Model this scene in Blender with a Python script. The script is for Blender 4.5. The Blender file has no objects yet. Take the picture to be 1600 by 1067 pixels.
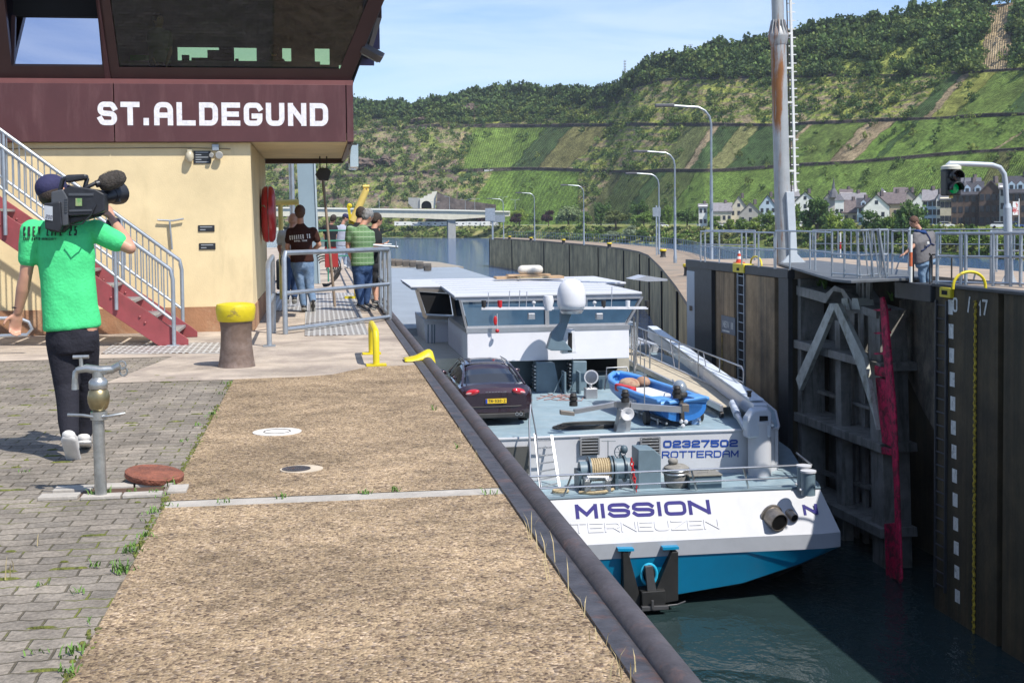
import bpy, bmesh, math, random
import numpy as np
from mathutils import Vector as V, Matrix as M, Euler, noise
from mathutils.bvhtree import BVHTree
random.seed(7); RNG = np.random.default_rng(7)
PI = math.pi; R = math.radians
sc = bpy.context.scene; C = sc.collection
# ------------------------------------------------------------------ camera
F = 1950.0; HC = 1.42; SH = -0.0635
cd = bpy.data.cameras.new('camera'); cam = bpy.data.objects.new('camera', cd); C.objects.link(cam)
cd.sensor_width = 36; cd.lens = 36*F/1600; cd.shift_y = SH; cd.clip_start = .1; cd.clip_end = 9000
CR = M.Rotation(R(-8.75), 3, 'Z') @ M.Rotation(R(90-2.5), 3, 'X') @ M.Rotation(R(-.6), 3, 'Z')
CC = V((0, 0, HC)); cam.matrix_world = M.Translation(CC) @ CR.to_4x4()
sc.camera = cam
def ray(px, py): return CR @ V(((px-800)/F, (533.5-py)/F + SH*1600/F, -1))
def at(px, py, z=0.0): d = ray(px, py); return CC + d*((z-HC)/d.z)
def atX(px, py, X): d = ray(px, py); return CC + d*(X/d.x)
def atY(px, py, Y): d = ray(px, py); return CC + d*(Y/d.y)
def atD(px, py, D): d = ray(px, py); return CC + d*(D/math.hypot(d.x, d.y))
# ------------------------------------------------------------------ world, sun
SUN_EL = 55; SUN_AZ = 142       # azimuth clockwise from +Y (lock axis): sun stands to the right and behind
w = bpy.data.worlds.new('World'); sc.world = w; w.use_nodes = True
nt = w.node_tree; bg = nt.nodes['Background']
sky = nt.nodes.new('ShaderNodeTexSky'); sky.sky_type = 'NISHITA'; sky.sun_disc = False
sky.sun_elevation = R(SUN_EL); sky.sun_rotation = R(SUN_AZ); sky.air_density = 1.0; sky.dust_density = .25; sky.ozone_density = 4.0
# thin clouds mixed into the sky by direction
tc = nt.nodes.new('ShaderNodeTexCoord'); mp = nt.nodes.new('ShaderNodeMapping'); mp.inputs['Scale'].default_value = (1.3, 1.3, 11)
mp.inputs['Location'].default_value = (.4, .1, .35)
ns = nt.nodes.new('ShaderNodeTexNoise'); ns.inputs['Scale'].default_value = 1.6; ns.inputs['Detail'].default_value = 7; ns.inputs['Roughness'].default_value = .58
ns.inputs['Distortion'].default_value = .5
cr = nt.nodes.new('ShaderNodeValToRGB'); cr.color_ramp.elements[0].position = .41; cr.color_ramp.elements[1].position = .62
cr.color_ramp.elements[1].color = (.4, .4, .4, 1)
mx = nt.nodes.new('ShaderNodeMix'); mx.data_type = 'RGBA'; mx.inputs['B'].default_value = (6.6, 7.2, 8.2, 1)
L = nt.links.new
L(tc.outputs['Generated'], mp.inputs['Vector']); L(mp.outputs[0], ns.inputs['Vector']); L(ns.outputs[0], cr.inputs[0])
ti = nt.nodes.new('ShaderNodeVectorMath'); ti.operation = 'MULTIPLY'; ti.inputs[1].default_value = (.86, .96, 1.1); L(sky.outputs[0], ti.inputs[0])
L(cr.outputs[0], mx.inputs['Factor']); L(ti.outputs[0], mx.inputs['A']); L(mx.outputs['Result'], bg.inputs[0])
bg.inputs[1].default_value = .115
sl = bpy.data.lights.new('sun', 'SUN'); sl.energy = 4.6; sl.angle = R(.55); sl.color = (1, .95, .87)
so = bpy.data.objects.new('sun', sl); C.objects.link(so)
az = R(SUN_AZ); SD = V((math.sin(az)*math.cos(R(SUN_EL)), math.cos(az)*math.cos(R(SUN_EL)), math.sin(R(SUN_EL))))
so.rotation_euler = SD.to_track_quat('Z', 'Y').to_euler(); so.location = (20, -20, 30)
sc.view_settings.view_transform = 'Standard'; sc.view_settings.look = 'None'; sc.view_settings.exposure = 0.5; sc.view_settings.gamma = 1
# ------------------------------------------------------------------ materials
MATS = {}
def N(nt, t, **k):
    n = nt.nodes.new(t)
    for a, b in k.items():
        if a in n.inputs.keys(): n.inputs[a].default_value = b
        else: setattr(n, a, b)
    return n
def rgba(c): return (c[0], c[1], c[2], 1)
def mat(name, col, rough=.6, metal=0, var=.12, scale=3, col2=None, mixlo=.4, mixhi=.65, bump=.0, bscale=40, spec=.5, streak=None, coat=0, rnd=0):
    """one procedural surface: a base colour with fine tonal variation, an optional second colour in patches, optional vertical streaks and bump"""
    if name in MATS: return MATS[name]
    m = bpy.data.materials.new(name); m.use_nodes = True; t = m.node_tree; b = t.nodes['Principled BSDF']; l = t.links.new
    g = N(t, 'ShaderNodeNewGeometry'); 
    n1 = N(t, 'ShaderNodeTexNoise', Scale=scale, Detail=6.0, Roughness=.65); l(g.outputs['Position'], n1.inputs['Vector'])
    hv = N(t, 'ShaderNodeMapRange'); hv.inputs[1].default_value = .25; hv.inputs[2].default_value = .75
    hv.inputs[3].default_value = 1-var*1.6; hv.inputs[4].default_value = 1+var*1.2; l(n1.outputs[0], hv.inputs[0])
    base = None
    rgb = N(t, 'ShaderNodeRGB'); rgb.outputs[0].default_value = rgba(col); base = rgb.outputs[0]
    if col2 is not None:
        n2 = N(t, 'ShaderNodeTexNoise', Scale=scale*.8, Detail=8.0, Roughness=.7, Distortion=.4)
        mp = N(t, 'ShaderNodeMapping'); mp.inputs['Location'].default_value = (7, 3, 1); l(g.outputs['Position'], mp.inputs[0]); l(mp.outputs[0], n2.inputs['Vector'])
        if streak: mp.inputs['Scale'].default_value = streak
        r = N(t, 'ShaderNodeMapRange'); r.inputs[1].default_value = mixlo; r.inputs[2].default_value = mixhi; l(n2.outputs[0], r.inputs[0])
        mx = N(t, 'ShaderNodeMix', data_type='RGBA'); l(r.outputs[0], mx.inputs['Factor']); l(base, mx.inputs['A']); mx.inputs['B'].default_value = rgba(col2); base = mx.outputs['Result']
    mu = N(t, 'ShaderNodeVectorMath', operation='SCALE'); l(base, mu.inputs[0]); l(hv.outputs[0], mu.inputs['Scale']); last = mu.outputs[0]
    if rnd:
        oi = N(t, 'ShaderNodeObjectInfo'); rr = N(t, 'ShaderNodeMapRange'); rr.inputs[3].default_value = 1-rnd; rr.inputs[4].default_value = 1+rnd; l(oi.outputs['Random'], rr.inputs[0])
        m2 = N(t, 'ShaderNodeVectorMath', operation='SCALE'); l(last, m2.inputs[0]); l(rr.outputs[0], m2.inputs['Scale']); last = m2.outputs[0]
    l(last, b.inputs['Base Color'])
    b.inputs['Roughness'].default_value = rough; b.inputs['Metallic'].default_value = metal; b.inputs['Specular IOR Level'].default_value = spec
    if coat: b.inputs['Coat Weight'].default_value = coat; b.inputs['Coat Roughness'].default_value = .05
    if bump:
        n3 = N(t, 'ShaderNodeTexNoise', Scale=bscale, Detail=5.0); l(g.outputs['Position'], n3.inputs['Vector'])
        bp = N(t, 'ShaderNodeBump', Strength=bump, Distance=.02); l(n3.outputs[0], bp.inputs['Height']); l(bp.outputs[0], b.inputs['Normal'])
    MATS[name] = m; return m
# ------------------------------------------------------------------ mesh builder
def basis(d):
    d = V(d).normalized(); u = V((0, 0, 1)) if abs(d.z) < .95 else V((0, 1, 0))
    s = d.cross(u).normalized(); return s, s.cross(d).normalized(), d      # side, up, forward
class MB:
    def __init__(s): s.h = []; s.v = []; s.f = []; s.m = []; s.cm = 0; s.T = None
    def add(s, vs, fs):
        o = len(s.v)
        s.v += [tuple((s.T @ V(v)) if s.T else v) for v in vs]
        s.f += [tuple(i+o for i in f) for f in fs]; s.m += [s.cm]*len(fs); return s
    def mt(s, i): s.cm = i; return s
    def bb(s, x0, x1, y0, y1, z0, z1):
        return s.add([(x, y, z) for x in (x0, x1) for y in (y0, y1) for z in (z0, z1)],
            [(0,1,3,2),(4,6,7,5),(0,4,5,1),(2,3,7,6),(0,2,6,4),(1,5,7,3)])
    def box(s, c, d, rot=None):
        m = rot if rot is not None else M.Identity(3)
        if isinstance(m, (int, float)): m = M.Rotation(m, 3, 'Z')
        h = V(d)/2; c = V(c)
        return s.add([tuple(c + m @ V((i*h.x, j*h.y, k*h.z))) for i in (-1,1) for j in (-1,1) for k in (-1,1)],
            [(0,1,3,2),(4,6,7,5),(0,4,5,1),(2,3,7,6),(0,2,6,4),(1,5,7,3)])
    def bar(s, p0, p1, w, h, up=(0,0,1)):
        p0 = V(p0); p1 = V(p1); d = (p1-p0).normalized(); u = V(up)
        if abs(d.dot(u)) > .98: u = V((0,1,0))
        sd = d.cross(u).normalized(); u = sd.cross(d)
        return s.add([tuple(p + sd*(i*w/2) + u*(j*h/2)) for p in (p0,p1) for i in (-1,1) for j in (-1,1)],
            [(0,2,3,1),(4,5,7,6),(0,1,5,4),(2,6,7,3),(0,4,6,2),(1,3,7,5)])
    def tube(s, pts, r, n=8, closed=False, caps=True):
        pts = [V(p) for p in pts]; k = len(pts); rs = r if isinstance(r, (list, tuple)) else [r]*k
        vs = []; ref = None
        for i, p in enumerate(pts):
            a = pts[i-1] if (i or closed) else p; b = pts[(i+1) % k] if (i < k-1 or closed) else p
            d = (b-a); d = d.normalized() if d.length > 1e-9 else V((0,0,1))
            if ref is None: ref = basis(d)[0]
            sd = (ref - d*ref.dot(d)); sd = sd.normalized() if sd.length > 1e-6 else basis(d)[0]; ref = sd; u = d.cross(sd)
            vs += [tuple(p + (sd*math.cos(2*PI*j/n) + u*math.sin(2*PI*j/n))*rs[i]) for j in range(n)]
        fs = []
        for i in range(k if closed else k-1):
            a = i*n; b = ((i+1) % k)*n
            fs += [(a+j, a+(j+1) % n, b+(j+1) % n, b+j) for j in range(n)]
        if caps and not closed: fs += [tuple(range(n))[::-1], tuple((k-1)*n+j for j in range(n))]
        return s.add(vs, fs)
    def cone(s, p0, p1, r0, r1=None, n=12): return s.tube([p0, p1], [r0, r0 if r1 is None else r1], n)
    def lathe(s, prof, o=(0,0,0), axis=(0,0,1), n=20, sx=1, sy=1):
        sd, u, d = basis(axis); o = V(o); vs = []
        for r, z in prof: vs += [tuple(o + d*z + sd*(r*sx*math.cos(2*PI*j/n)) + u*(r*sy*math.sin(2*PI*j/n))) for j in range(n)]
        k = len(prof); fs = [(i*n+j, i*n+(j+1) % n, (i+1)*n+(j+1) % n, (i+1)*n+j) for i in range(k-1) for j in range(n)]
        fs += [tuple(range(n))[::-1], tuple((k-1)*n+j for j in range(n))]
        return s.add(vs, fs)
    def prism(s, poly, off):
        """closed 3d polygon extruded by vector off"""
        n = len(poly); off = V(off); vs = [tuple(p) for p in poly] + [tuple(V(p)+off) for p in poly]
        return s.add(vs, [tuple(range(n))[::-1], tuple(range(n, 2*n))] + [(i, (i+1) % n, (i+1) % n+n, i+n) for i in range(n)])
    def quad(s, *p): return s.add([tuple(q) for q in p], [tuple(range(len(p)))])
    def ell(s, c, r, rot=None, n=12, k=8):
        m = rot if rot is not None else M.Identity(3); c = V(c); r = r if isinstance(r, (tuple, list)) else (r,r,r); vs = []
        for i in range(k+1):
            a = PI*i/k; rr = max(math.sin(a), .02)
            vs += [tuple(c + m @ V((r[0]*rr*math.cos(2*PI*j/n), r[1]*rr*math.sin(2*PI*j/n), -r[2]*math.cos(a)))) for j in range(n)]
        fs = [(i*n+j, i*n+(j+1) % n, (i+1)*n+(j+1) % n, (i+1)*n+j) for i in range(k) for j in range(n)]
        fs += [tuple(range(n))[::-1], tuple(k*n+j for j in range(n))]
        return s.add(vs, fs)
    def limb(s, p0, p1, r0, r1, flat=1.0, side=None, n=14):
        """tapered capsule with round ends; cross-section r along side, r*flat across"""
        p0 = V(p0); p1 = V(p1); d = (p1-p0); ln = d.length; d = d/ln if ln > 1e-6 else V((0,0,1))
        sd = V(side) if side is not None else basis(d)[0]; sd = (sd - d*sd.dot(d)).normalized(); u = d.cross(sd); vs = []; prof = []
        for a in (85, 55, 25): prof.append((-r0*math.sin(R(a)), r0*math.cos(R(a))))
        for t in (0, .33, .66, 1): prof.append((ln*t, r0+(r1-r0)*t))
        for a in (25, 55, 85): prof.append((ln + r1*math.sin(R(a)), r1*math.cos(R(a))))
        for z, r in prof: vs += [tuple(p0 + d*z + sd*(r*math.cos(2*PI*j/n)) + u*(r*flat*math.sin(2*PI*j/n))) for j in range(n)]
        k = len(prof); fs = [(i*n+j, i*n+(j+1) % n, (i+1)*n+(j+1) % n, (i+1)*n+j) for i in range(k-1) for j in range(n)]
        fs += [tuple(range(n))[::-1], tuple((k-1)*n+j for j in range(n))]
        return s.add(vs, fs)
    def mesh(s, name, smooth=False):
        me = bpy.data.meshes.new(name); me.from_pydata(s.v, [], s.f)
        if smooth: me.polygons.foreach_set('use_smooth', [True]*len(s.f))
        return me
    def build(s, name, mats, parent=None, smooth=False, bevel=0, auto=True):
        if not isinstance(mats, (list, tuple)): mats = [mats]
        me = s.mesh(name, smooth)
        for m in mats: me.materials.append(m)
        if len(mats) > 1: me.polygons.foreach_set('material_index', s.m)
        bm = bmesh.new(); bm.from_mesh(me); bmesh.ops.recalc_face_normals(bm, faces=bm.faces)
        if smooth and auto:
            for e in bm.edges:
                if len(e.link_faces) == 2 and e.calc_face_angle(0) > .75: e.smooth = False
        bm.to_mesh(me); bm.free()
        return link(name, me, parent, bevel)
def link(name, me, parent=None, bevel=0):
    o = bpy.data.objects.new(name, me); C.objects.link(o)
    if parent:
        o.parent = parent
        o.matrix_parent_inverse = WM[parent.name].inverted() if parent.name in WM else M.Identity(4)
    WM[o.name] = M.Identity(4)
    if bevel:
        b = o.modifiers.new('bevel', 'BEVEL'); b.width = bevel; b.segments = 2; b.limit_method = 'ANGLE'; b.angle_limit = .6; b.harden_normals = False
    return o
WM = {}
def thing(name, label, cat, loc=(0,0,0), group=None):
    """an Empty at the thing's base that parents its parts; parts are built in world coordinates"""
    o = bpy.data.objects.new(name, None); C.objects.link(o); o.location = loc; o.empty_display_size = .2
    WM[o.name] = M.Translation(V(loc)); return tag(o, label, cat, group)
def tag(o, label=None, cat=None, group=None, kind=None):
    if label: o['label'] = label
    if cat: o['category'] = cat
    if group: o['group'] = group
    if kind: o['kind'] = kind
    return o
KIDS = {}
def kids(o): return [c for c in C.objects if c.parent == o]
def dup(o, loc, rz=0, sc_=None, label=None, group=None):
    """copy of a thing with copies of its parts and sub-parts"""
    if o.name not in KIDS: KIDS[o.name] = [(c, kids(c)) for c in kids(o)]
    r = o.copy(); C.objects.link(r); r.location = loc; r.rotation_euler = (0, 0, rz)
    if sc_: r.scale = sc_ if isinstance(sc_, (tuple, list)) else (sc_,)*3
    if label: r['label'] = label
    if group: r['group'] = group
    for c, gs in KIDS[o.name]:
        c2 = c.copy(); C.objects.link(c2); c2.parent = r
        for g in gs: g2 = g.copy(); C.objects.link(g2); g2.parent = c2
    return r
# ------------------------------------------------------------------ lettering: a squared stroke alphabet
G = {
'A': [[(0,0),(0,.8),(.2,1),(.8,1),(1,.8),(1,0)],[(0,.42),(1,.42)]], 'a': [[(0,0),(.5,1),(1,0)],[(.2,.3),(.8,.3)]],
'C': [[(1,.25),(.9,0),(.1,0),(0,.15),(0,.85),(.1,1),(.9,1),(1,.75)]], 'D': [[(0,0),(0,1),(.8,1),(1,.82),(1,.18),(.8,0),(0,0)]],
'E': [[(1,0),(0,0),(0,1),(1,1)],[(0,.5),(.9,.5)]], 'F': [[(0,0),(0,1),(1,1)],[(0,.5),(.85,.5)]],
'G': [[(1,.83),(.86,1),(.15,1),(0,.85),(0,.15),(.15,0),(.85,0),(1,.15),(1,.4),(.58,.4)]],
'H': [[(0,0),(0,1)],[(1,0),(1,1)],[(0,.5),(1,.5)]], 'I': [[(.5,0),(.5,1)]], 'L': [[(0,1),(0,0),(1,0)]],
'M': [[(0,0),(0,1)],[(0,1),(.5,.22),(1,1)],[(1,1),(1,0)]], 'N': [[(0,0),(0,1)],[(0,1),(1,0)],[(1,0),(1,1)]],
'O': [[(.5,0),(.15,0),(0,.15),(0,.85),(.15,1),(.85,1),(1,.85),(1,.15),(.85,0),(.5,0)]],
'P': [[(0,0),(0,1),(.85,1),(1,.88),(1,.52),(.85,.42),(0,.42)]],
'R': [[(0,0),(0,1),(.85,1),(1,.88),(1,.56),(.85,.44),(0,.44)],[(.6,.44),(1,0)]],
'S': [[(1,.8),(.85,1),(.15,1),(0,.86),(0,.64),(.15,.52),(.85,.48),(1,.36),(1,.14),(.85,0),(.15,0),(0,.2)]],
'T': [[(.5,0),(.5,1)],[(0,1),(1,1)]], 'U': [[(0,1),(0,.18),(.18,0),(.82,0),(1,.18),(1,1)]],
'V': [[(0,1),(.5,0),(1,1)]], 'W': [[(0,1),(.25,0),(.5,.8),(.75,0),(1,1)]], 'Y': [[(0,1),(.5,.45),(1,1)],[(.5,.45),(.5,0)]],
'X': [[(0,0),(1,1)],[(0,1),(1,0)]],
'Z': [[(0,1),(1,1)],[(1,1),(0,0)],[(0,0),(1,0)]], '0': [[(.5,0),(.15,0),(0,.15),(0,.85),(.15,1),(.85,1),(1,.85),(1,.15),(.85,0),(.5,0)]],
'1': [[(.2,.75),(.6,1),(.6,0)]], '2': [[(0,.8),(.12,1),(.88,1),(1,.88),(1,.6),(.88,.5),(.12,.45),(0,.35),(0,0),(1,0)]],
'3': [[(0,.85),(.12,1),(.88,1),(1,.88),(1,.6),(.88,.5),(.35,.5)],[(.88,.5),(1,.4),(1,.12),(.88,0),(.12,0),(0,.15)]],
'5': [[(1,1),(0,1),(0,.56),(.85,.56),(1,.44),(1,.14),(.85,0),(.12,0),(0,.12)]], '7': [[(0,1),(1,1)],[(1,1),(.4,0)]],
'9': [[(0,.12),(.12,0),(.88,0),(1,.12),(1,.88),(.88,1),(.12,1),(0,.88),(0,.56),(.12,.45),(1,.45)]],
'6': [[(1,.88),(.88,1),(.12,1),(0,.88),(0,.12),(.12,0),(.88,0),(1,.12),(1,.45),(.88,.56),(0,.56)]],
'4': [[(.75,0),(.75,1),(0,.3),(1,.3)]], '8': [[(.5,0),(.1,0),(0,.12),(0,.88),(.1,1),(.9,1),(1,.88),(1,.12),(.9,0),(.5,0)],[(0,.5),(1,.5)]],
'.': [[(0,0),(0,.12)]], '-': [[(0,.5),(.7,.5)]], '/': [[(.2,-.05),(.8,1.05)]], ' ': [], 'K': [[(0,0),(0,1)],[(1,1),(0,.45)],[(.25,.55),(1,0)]],
'B': [[(0,0),(0,1),(.8,1),(.95,.9),(.95,.62),(.8,.52),(0,.52)],[(.8,.52),(1,.4),(1,.12),(.85,0),(0,0)]],
}
def soften(P, cl):
    out = []; n = len(P)
    for i in range(n):
        if (i == 0 or i == n-1) and not cl: out.append(P[i]); continue
        if cl and i == n-1: break
        a = P[i-1] if i else P[-2]; b = P[(i+1) % n]; p = P[i]; d1 = p-a; d2 = b-p; l_ = min(d1.length, d2.length)*.5
        if d1.length > 1e-6 and d2.length > 1e-6 and .3 < d1.angle(d2) < 1.1: q0 = p-d1.normalized()*l_; q1 = p+d2.normalized()*l_; out += [q0.lerp(p,.5).lerp(p.lerp(q1,.5),t_) if t_ else q0 for t_ in (0,)]+[(q0*(1-t_)**2+p*(2*t_*(1-t_))+q1*t_*t_) for t_ in (.33,.66)]+[q1]
        else: out.append(p)
    r = [out[0]]
    for p in out[1:]:
        if (p-r[-1]).length > 1e-5: r.append(p)
    if cl and (r[0]-r[-1]).length > 1e-6: r.append(r[0].copy())
    return r
NARROW = {'I': .12, '.': .12, '1': .55, ' ': .55, '/': .7, '-': .6}
def stroke_text(mb, txt, o, right, up, h, wd, t, gap, ext, slant=0):
    """letters as thick mitred strokes standing ext proud of the surface at o; h height, wd letter width, t stroke width"""
    right = V(right).normalized(); up = V(up); up = (up - right*up.dot(right)).normalized(); nr = right.cross(up); x = t/2; o = V(o)
    H = h-t; total = 0
    for ch in txt:
        W = (wd-t)*NARROW.get(ch, 1.0)
        for ip_, pl in enumerate(G.get(ch, [])):
            P = [V((x+p[0]*W + slant*p[1]*h, t/2+p[1]*H)) for p in pl]; cl = (P[0]-P[-1]).length < 1e-6; P = soften(P, cl); n = len(P); Lp = []; Rp = []
            for i in range(n):
                a = P[i-1] if i else (P[-2] if cl else None); b = P[i+1] if i < n-1 else (P[1] if cl else None); p = P[i]
                d1 = (p-a).normalized() if a is not None else None; d2 = (b-p).normalized() if b is not None else None
                if d1 is None: d1 = d2; p = p if cl or (ch in 'MNZ' and abs(d2.x*d2.y) > .1) else p-d2*t/2*.98
                if d2 is None: d2 = d1; p = p if cl or (ch in 'MNZ' and abs(d1.x*d1.y) > .1) else p+d1*t/2*.98
                n1 = V((-d1.y, d1.x)); n2 = V((-d2.y, d2.x)); m = (n1+n2)
                m = m.normalized() if m.length > 1e-3 else n1; k = 1/max(m.dot(n1), .35); k = k if k < 2.1 else 1.1
                Lp.append(p+m*t/2*k); Rp.append(p-m*t/2*k)
            vs = []
            for q in range(2):
                e = nr*((ext+.0012*ip_)*q)
                mb.h += [(ext+.0012*ip_)*q]*(2*len(Lp))
                for p in Lp: vs.append(tuple(o+right*p.x+up*p.y+e))
                for p in Rp: vs.append(tuple(o+right*p.x+up*p.y+e))
            fs = []
            for i in range(n-1):
                a, b, c, d = i, i+1, n+i+1, n+i; k = 2*n
                fs += [(a+k, d+k, c+k, b+k), (a, b, b+k, a+k), (d, d+k, c+k, c)]
            if not cl: fs += [(0, 2*n, 3*n, n), (n-1, 2*n-1, 4*n-1, 3*n-1)]
            mb.add(vs, fs)
        x += W + t + gap
    return x - gap - t/2
def text_w(txt, wd, t, gap): return sum((wd-t)*NARROW.get(c, 1)+t+gap for c in txt)-gap
def stext(name, txt, p0, p1, h, m, parent=None, t=.2, gapf=.25, ext=.003, up=(0,0,1), nudge=None, onto=None):
    """text fitted between two points on a surface: p0 lower left, p1 lower right; t is stroke width / height"""
    p0 = V(p0); p1 = V(p1); tot = (p1-p0).length; T = t*h; k = sum(NARROW.get(c, 1) for c in txt); n = len(txt)
    g = gapf*h*.5; wd = (tot - g*(n-1) - T*n)/k + T
    mb = MB(); o = p0 + (V(nudge) if nudge else V((0,0,0)))
    stroke_text(mb, txt, o, p1-p0, up, h, wd, T, g, ext); ob = mb.build(name, m, parent)
    if onto:
        rt = (p1-p0).normalized(); nr = rt.cross(V(up)).normalized(); bv = BVHTree.FromPolygons([v.co.copy() for v in onto.data.vertices], [tuple(p.vertices) for p in onto.data.polygons])
        for v, k in zip(ob.data.vertices, mb.h):
            hit = bv.ray_cast(v.co+nr*.5, -nr)
            if hit[0]: v.co = hit[0]+nr*(k-.001)
    return ob
def railing(mb, pts, h, r=.02, rails=(1.0, .5), every=1.5, posts=None):
    """posts and rails along a polyline"""
    pts = [V(p) for p in pts]
    for k in rails: mb.tube([p+V((0,0,h*k)) for p in pts], r, 8)
    for a, b in zip(pts, pts[1:]):
        n = max(1, round((b-a).length/every))
        for i in range(n+1): p = a.lerp(b, i/n); mb.cone(p, p+V((0,0,h)), r*.95, n=8)
# ================================================================== the valley: river, banks, hill
def ip(x, tab): return float(np.interp(x, [t[0] for t in tab], [t[1] for t in tab]))
SKY = [(-500,150),(300,150),(400,152),(500,158),(560,172),(600,176),(640,178),(700,168),(740,158),(780,150),(830,148),(880,152),(940,155),(965,150),(980,138),(1000,120),(1030,106),(1060,96),(1100,88),(1150,80),(1200,72),(1250,62),(1300,50),(1350,42),(1400,36),(1450,24),(1500,17),(1550,8),(1600,2),(1700,-12),(2100,-70)]
YA = [(-500,290),(500,280),(650,272),(709,268),(824,265),(1000,270),(1034,268),(1124,268),(1240,260),(1330,255),(1525,238),(1600,234),(1800,220),(2100,205)]
YB = [(-500,225),(500,215),(650,200),(692,198),(810,199),(1000,196),(1202,197),(1300,193),(1442,187),(1600,180),(1800,170),(2100,150)]
YC = [(-500,190),(500,186),(700,184),(900,178),(960,165),(1000,135),(1040,126),(1075,124),(1202,122),(1320,119),(1412,120),(1600,109),(1800,95),(2100,60)]
YW = [(-500,371),(560,371),(760,372),(900,377),(1000,380),(1100,383),(1300,391),(1550,404),(1700,414),(2100,455)]
D0T = [(-500,800),(400,780),(600,770),(800,740),(950,650),(1000,600),(1100,540),(1300,480),(1600,410),(2100,330)]
def DW(px): p = at(px, ip(px, YW), -7.0); return math.hypot(p.x, p.y)
def hdir(px): d = ray(px, 350); return V((d.x, d.y, 0)).normalized()
def elev(px, py): d = ray(px, py); return d.z/math.hypot(d.x, d.y)
ZT, ZF = -1.2, -.4
def gz(px, D):
    """height of the far bank and village ground"""
    dw = DW(px); return float(np.interp(D, [dw-30, dw, dw+6, dw+28, ip(px, D0T)], [-9, -7, -6.2, ZT, ZF]))
def gp(px, D): p = hdir(px)*D; p.z = gz(px, D); return p
S_ = .56
def hill_knots(px):
    r = ip(px, D0T); z = ZF; ks = []
    yA, yB, yC, yS = ip(px, YA), ip(px, YB), ip(px, YC), ip(px, SKY); ks.append((343-(px-800)*.009, r, z, 0))
    def go(y, sl=S_):
        nonlocal r, z
        e = elev(px, y); r2 = (sl*r - z + HC)/(sl-e); r2 = max(r2, r+.5); z = HC + e*r2; r = r2; ks.append((y, r, z, 0))
    def wall(y, h):
        nonlocal r, z
        r += .4; z = HC + elev(px, y-h)*r; ks.append((y-h, r, z, 1)); r += 5; z += .3; ks.append((y-h-.1, r, z, 2))
    go(yA); wall(yA, 4+2.0*noise.noise(V((px*.01, 1, 0)))); go(yB); wall(yB, 4.5+2*noise.noise(V((px*.012, 5, 0))))
    if yC < yB-8: 
        go(yC)
        if px > 930: wall(yC, 3.6)
        else: wall(yC, .6)
    else: r += 1; ks.append((yC, r, z, 0)); ks.append((yC, r+.1, z, 0)); ks.append((yC, r+.2, z, 0)); r += .3
    go(min(yS, yC-3), .5)
    return ks
SEG = [16, 2, 1, 34, 2, 1, 34, 2, 1, 26]; SEG = [34, 2, 1, 34, 2, 1, 34, 2, 1, 40]
XS = np.concatenate([np.arange(-500, 380, 12), np.arange(380, 1640, 2.5), np.arange(1640, 2101, 12)])
rowsP = []; 
def fbm(x, y, s=1.0, o=4): return noise.fractal(V((x*s, y*s, 3.3)), .6, 2.1, o)
def build_hill():
    nC = len(XS); KN = [hill_knots(x) for x in XS]; nk = len(KN[0]); vs = []; meta = []
    rows = []
    for k in range(nk-1):
        n = SEG[k]
        for i in range(n): rows.append((k, i/n))
    rows.append((nk-2, 1.0)); nR = len(rows)
    P = np.zeros((nR+2, nC, 3)); Y = np.zeros((nR+2, nC)); Wm = np.zeros((nR+2, nC))
    for c, px in enumerate(XS):
        h = hdir(px); K = KN[c]
        for r_, (k, t) in enumerate(rows):
            a, b = K[k], K[k+1]; y = a[0]+(b[0]-a[0])*t; rr = a[1]+(b[1]-a[1])*t; z = a[2]+(b[2]-a[2])*t
            if b[3] == 0 and 0 < t < 1:
                q = math.sin(PI*t); bump = 1.2*q*fbm(px, y, .008, 2)
                if px < 720 or y < ip(px, YC): bump += q*2.2*fbm(px, y*2.5, .035, 4)
                z += bump
            P[r_, c] = (h.x*rr, h.y*rr, z); Y[r_, c] = y; Wm[r_, c] = (b[3] == 1 and t >= 0) or (a[3] == 1)
        for j, (dr, dz) in enumerate([(60, 6), (900, 10)]):
            rr = K[-1][1]+dr; P[nR+j, c] = (h.x*rr, h.y*rr, K[-1][2]+dz); Y[nR+j, c] = K[-1][0]-1
    nR += 2
    X = np.tile(XS, (nR, 1))
    return P, X, Y, Wm, nR, nC
GREEN = (.13,.21,.038); BRIGHT = (.15,.25,.045); DARKG = (.055,.115,.034); YEL = (.26,.26,.1); TAN = (.36,.28,.17); SCR = (.18,.22,.055); ROCK = (.13,.1,.08); WOOD = (.045,.075,.02); WALL = (.085,.07,.062); LIME = (.28,.3,.07)
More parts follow.
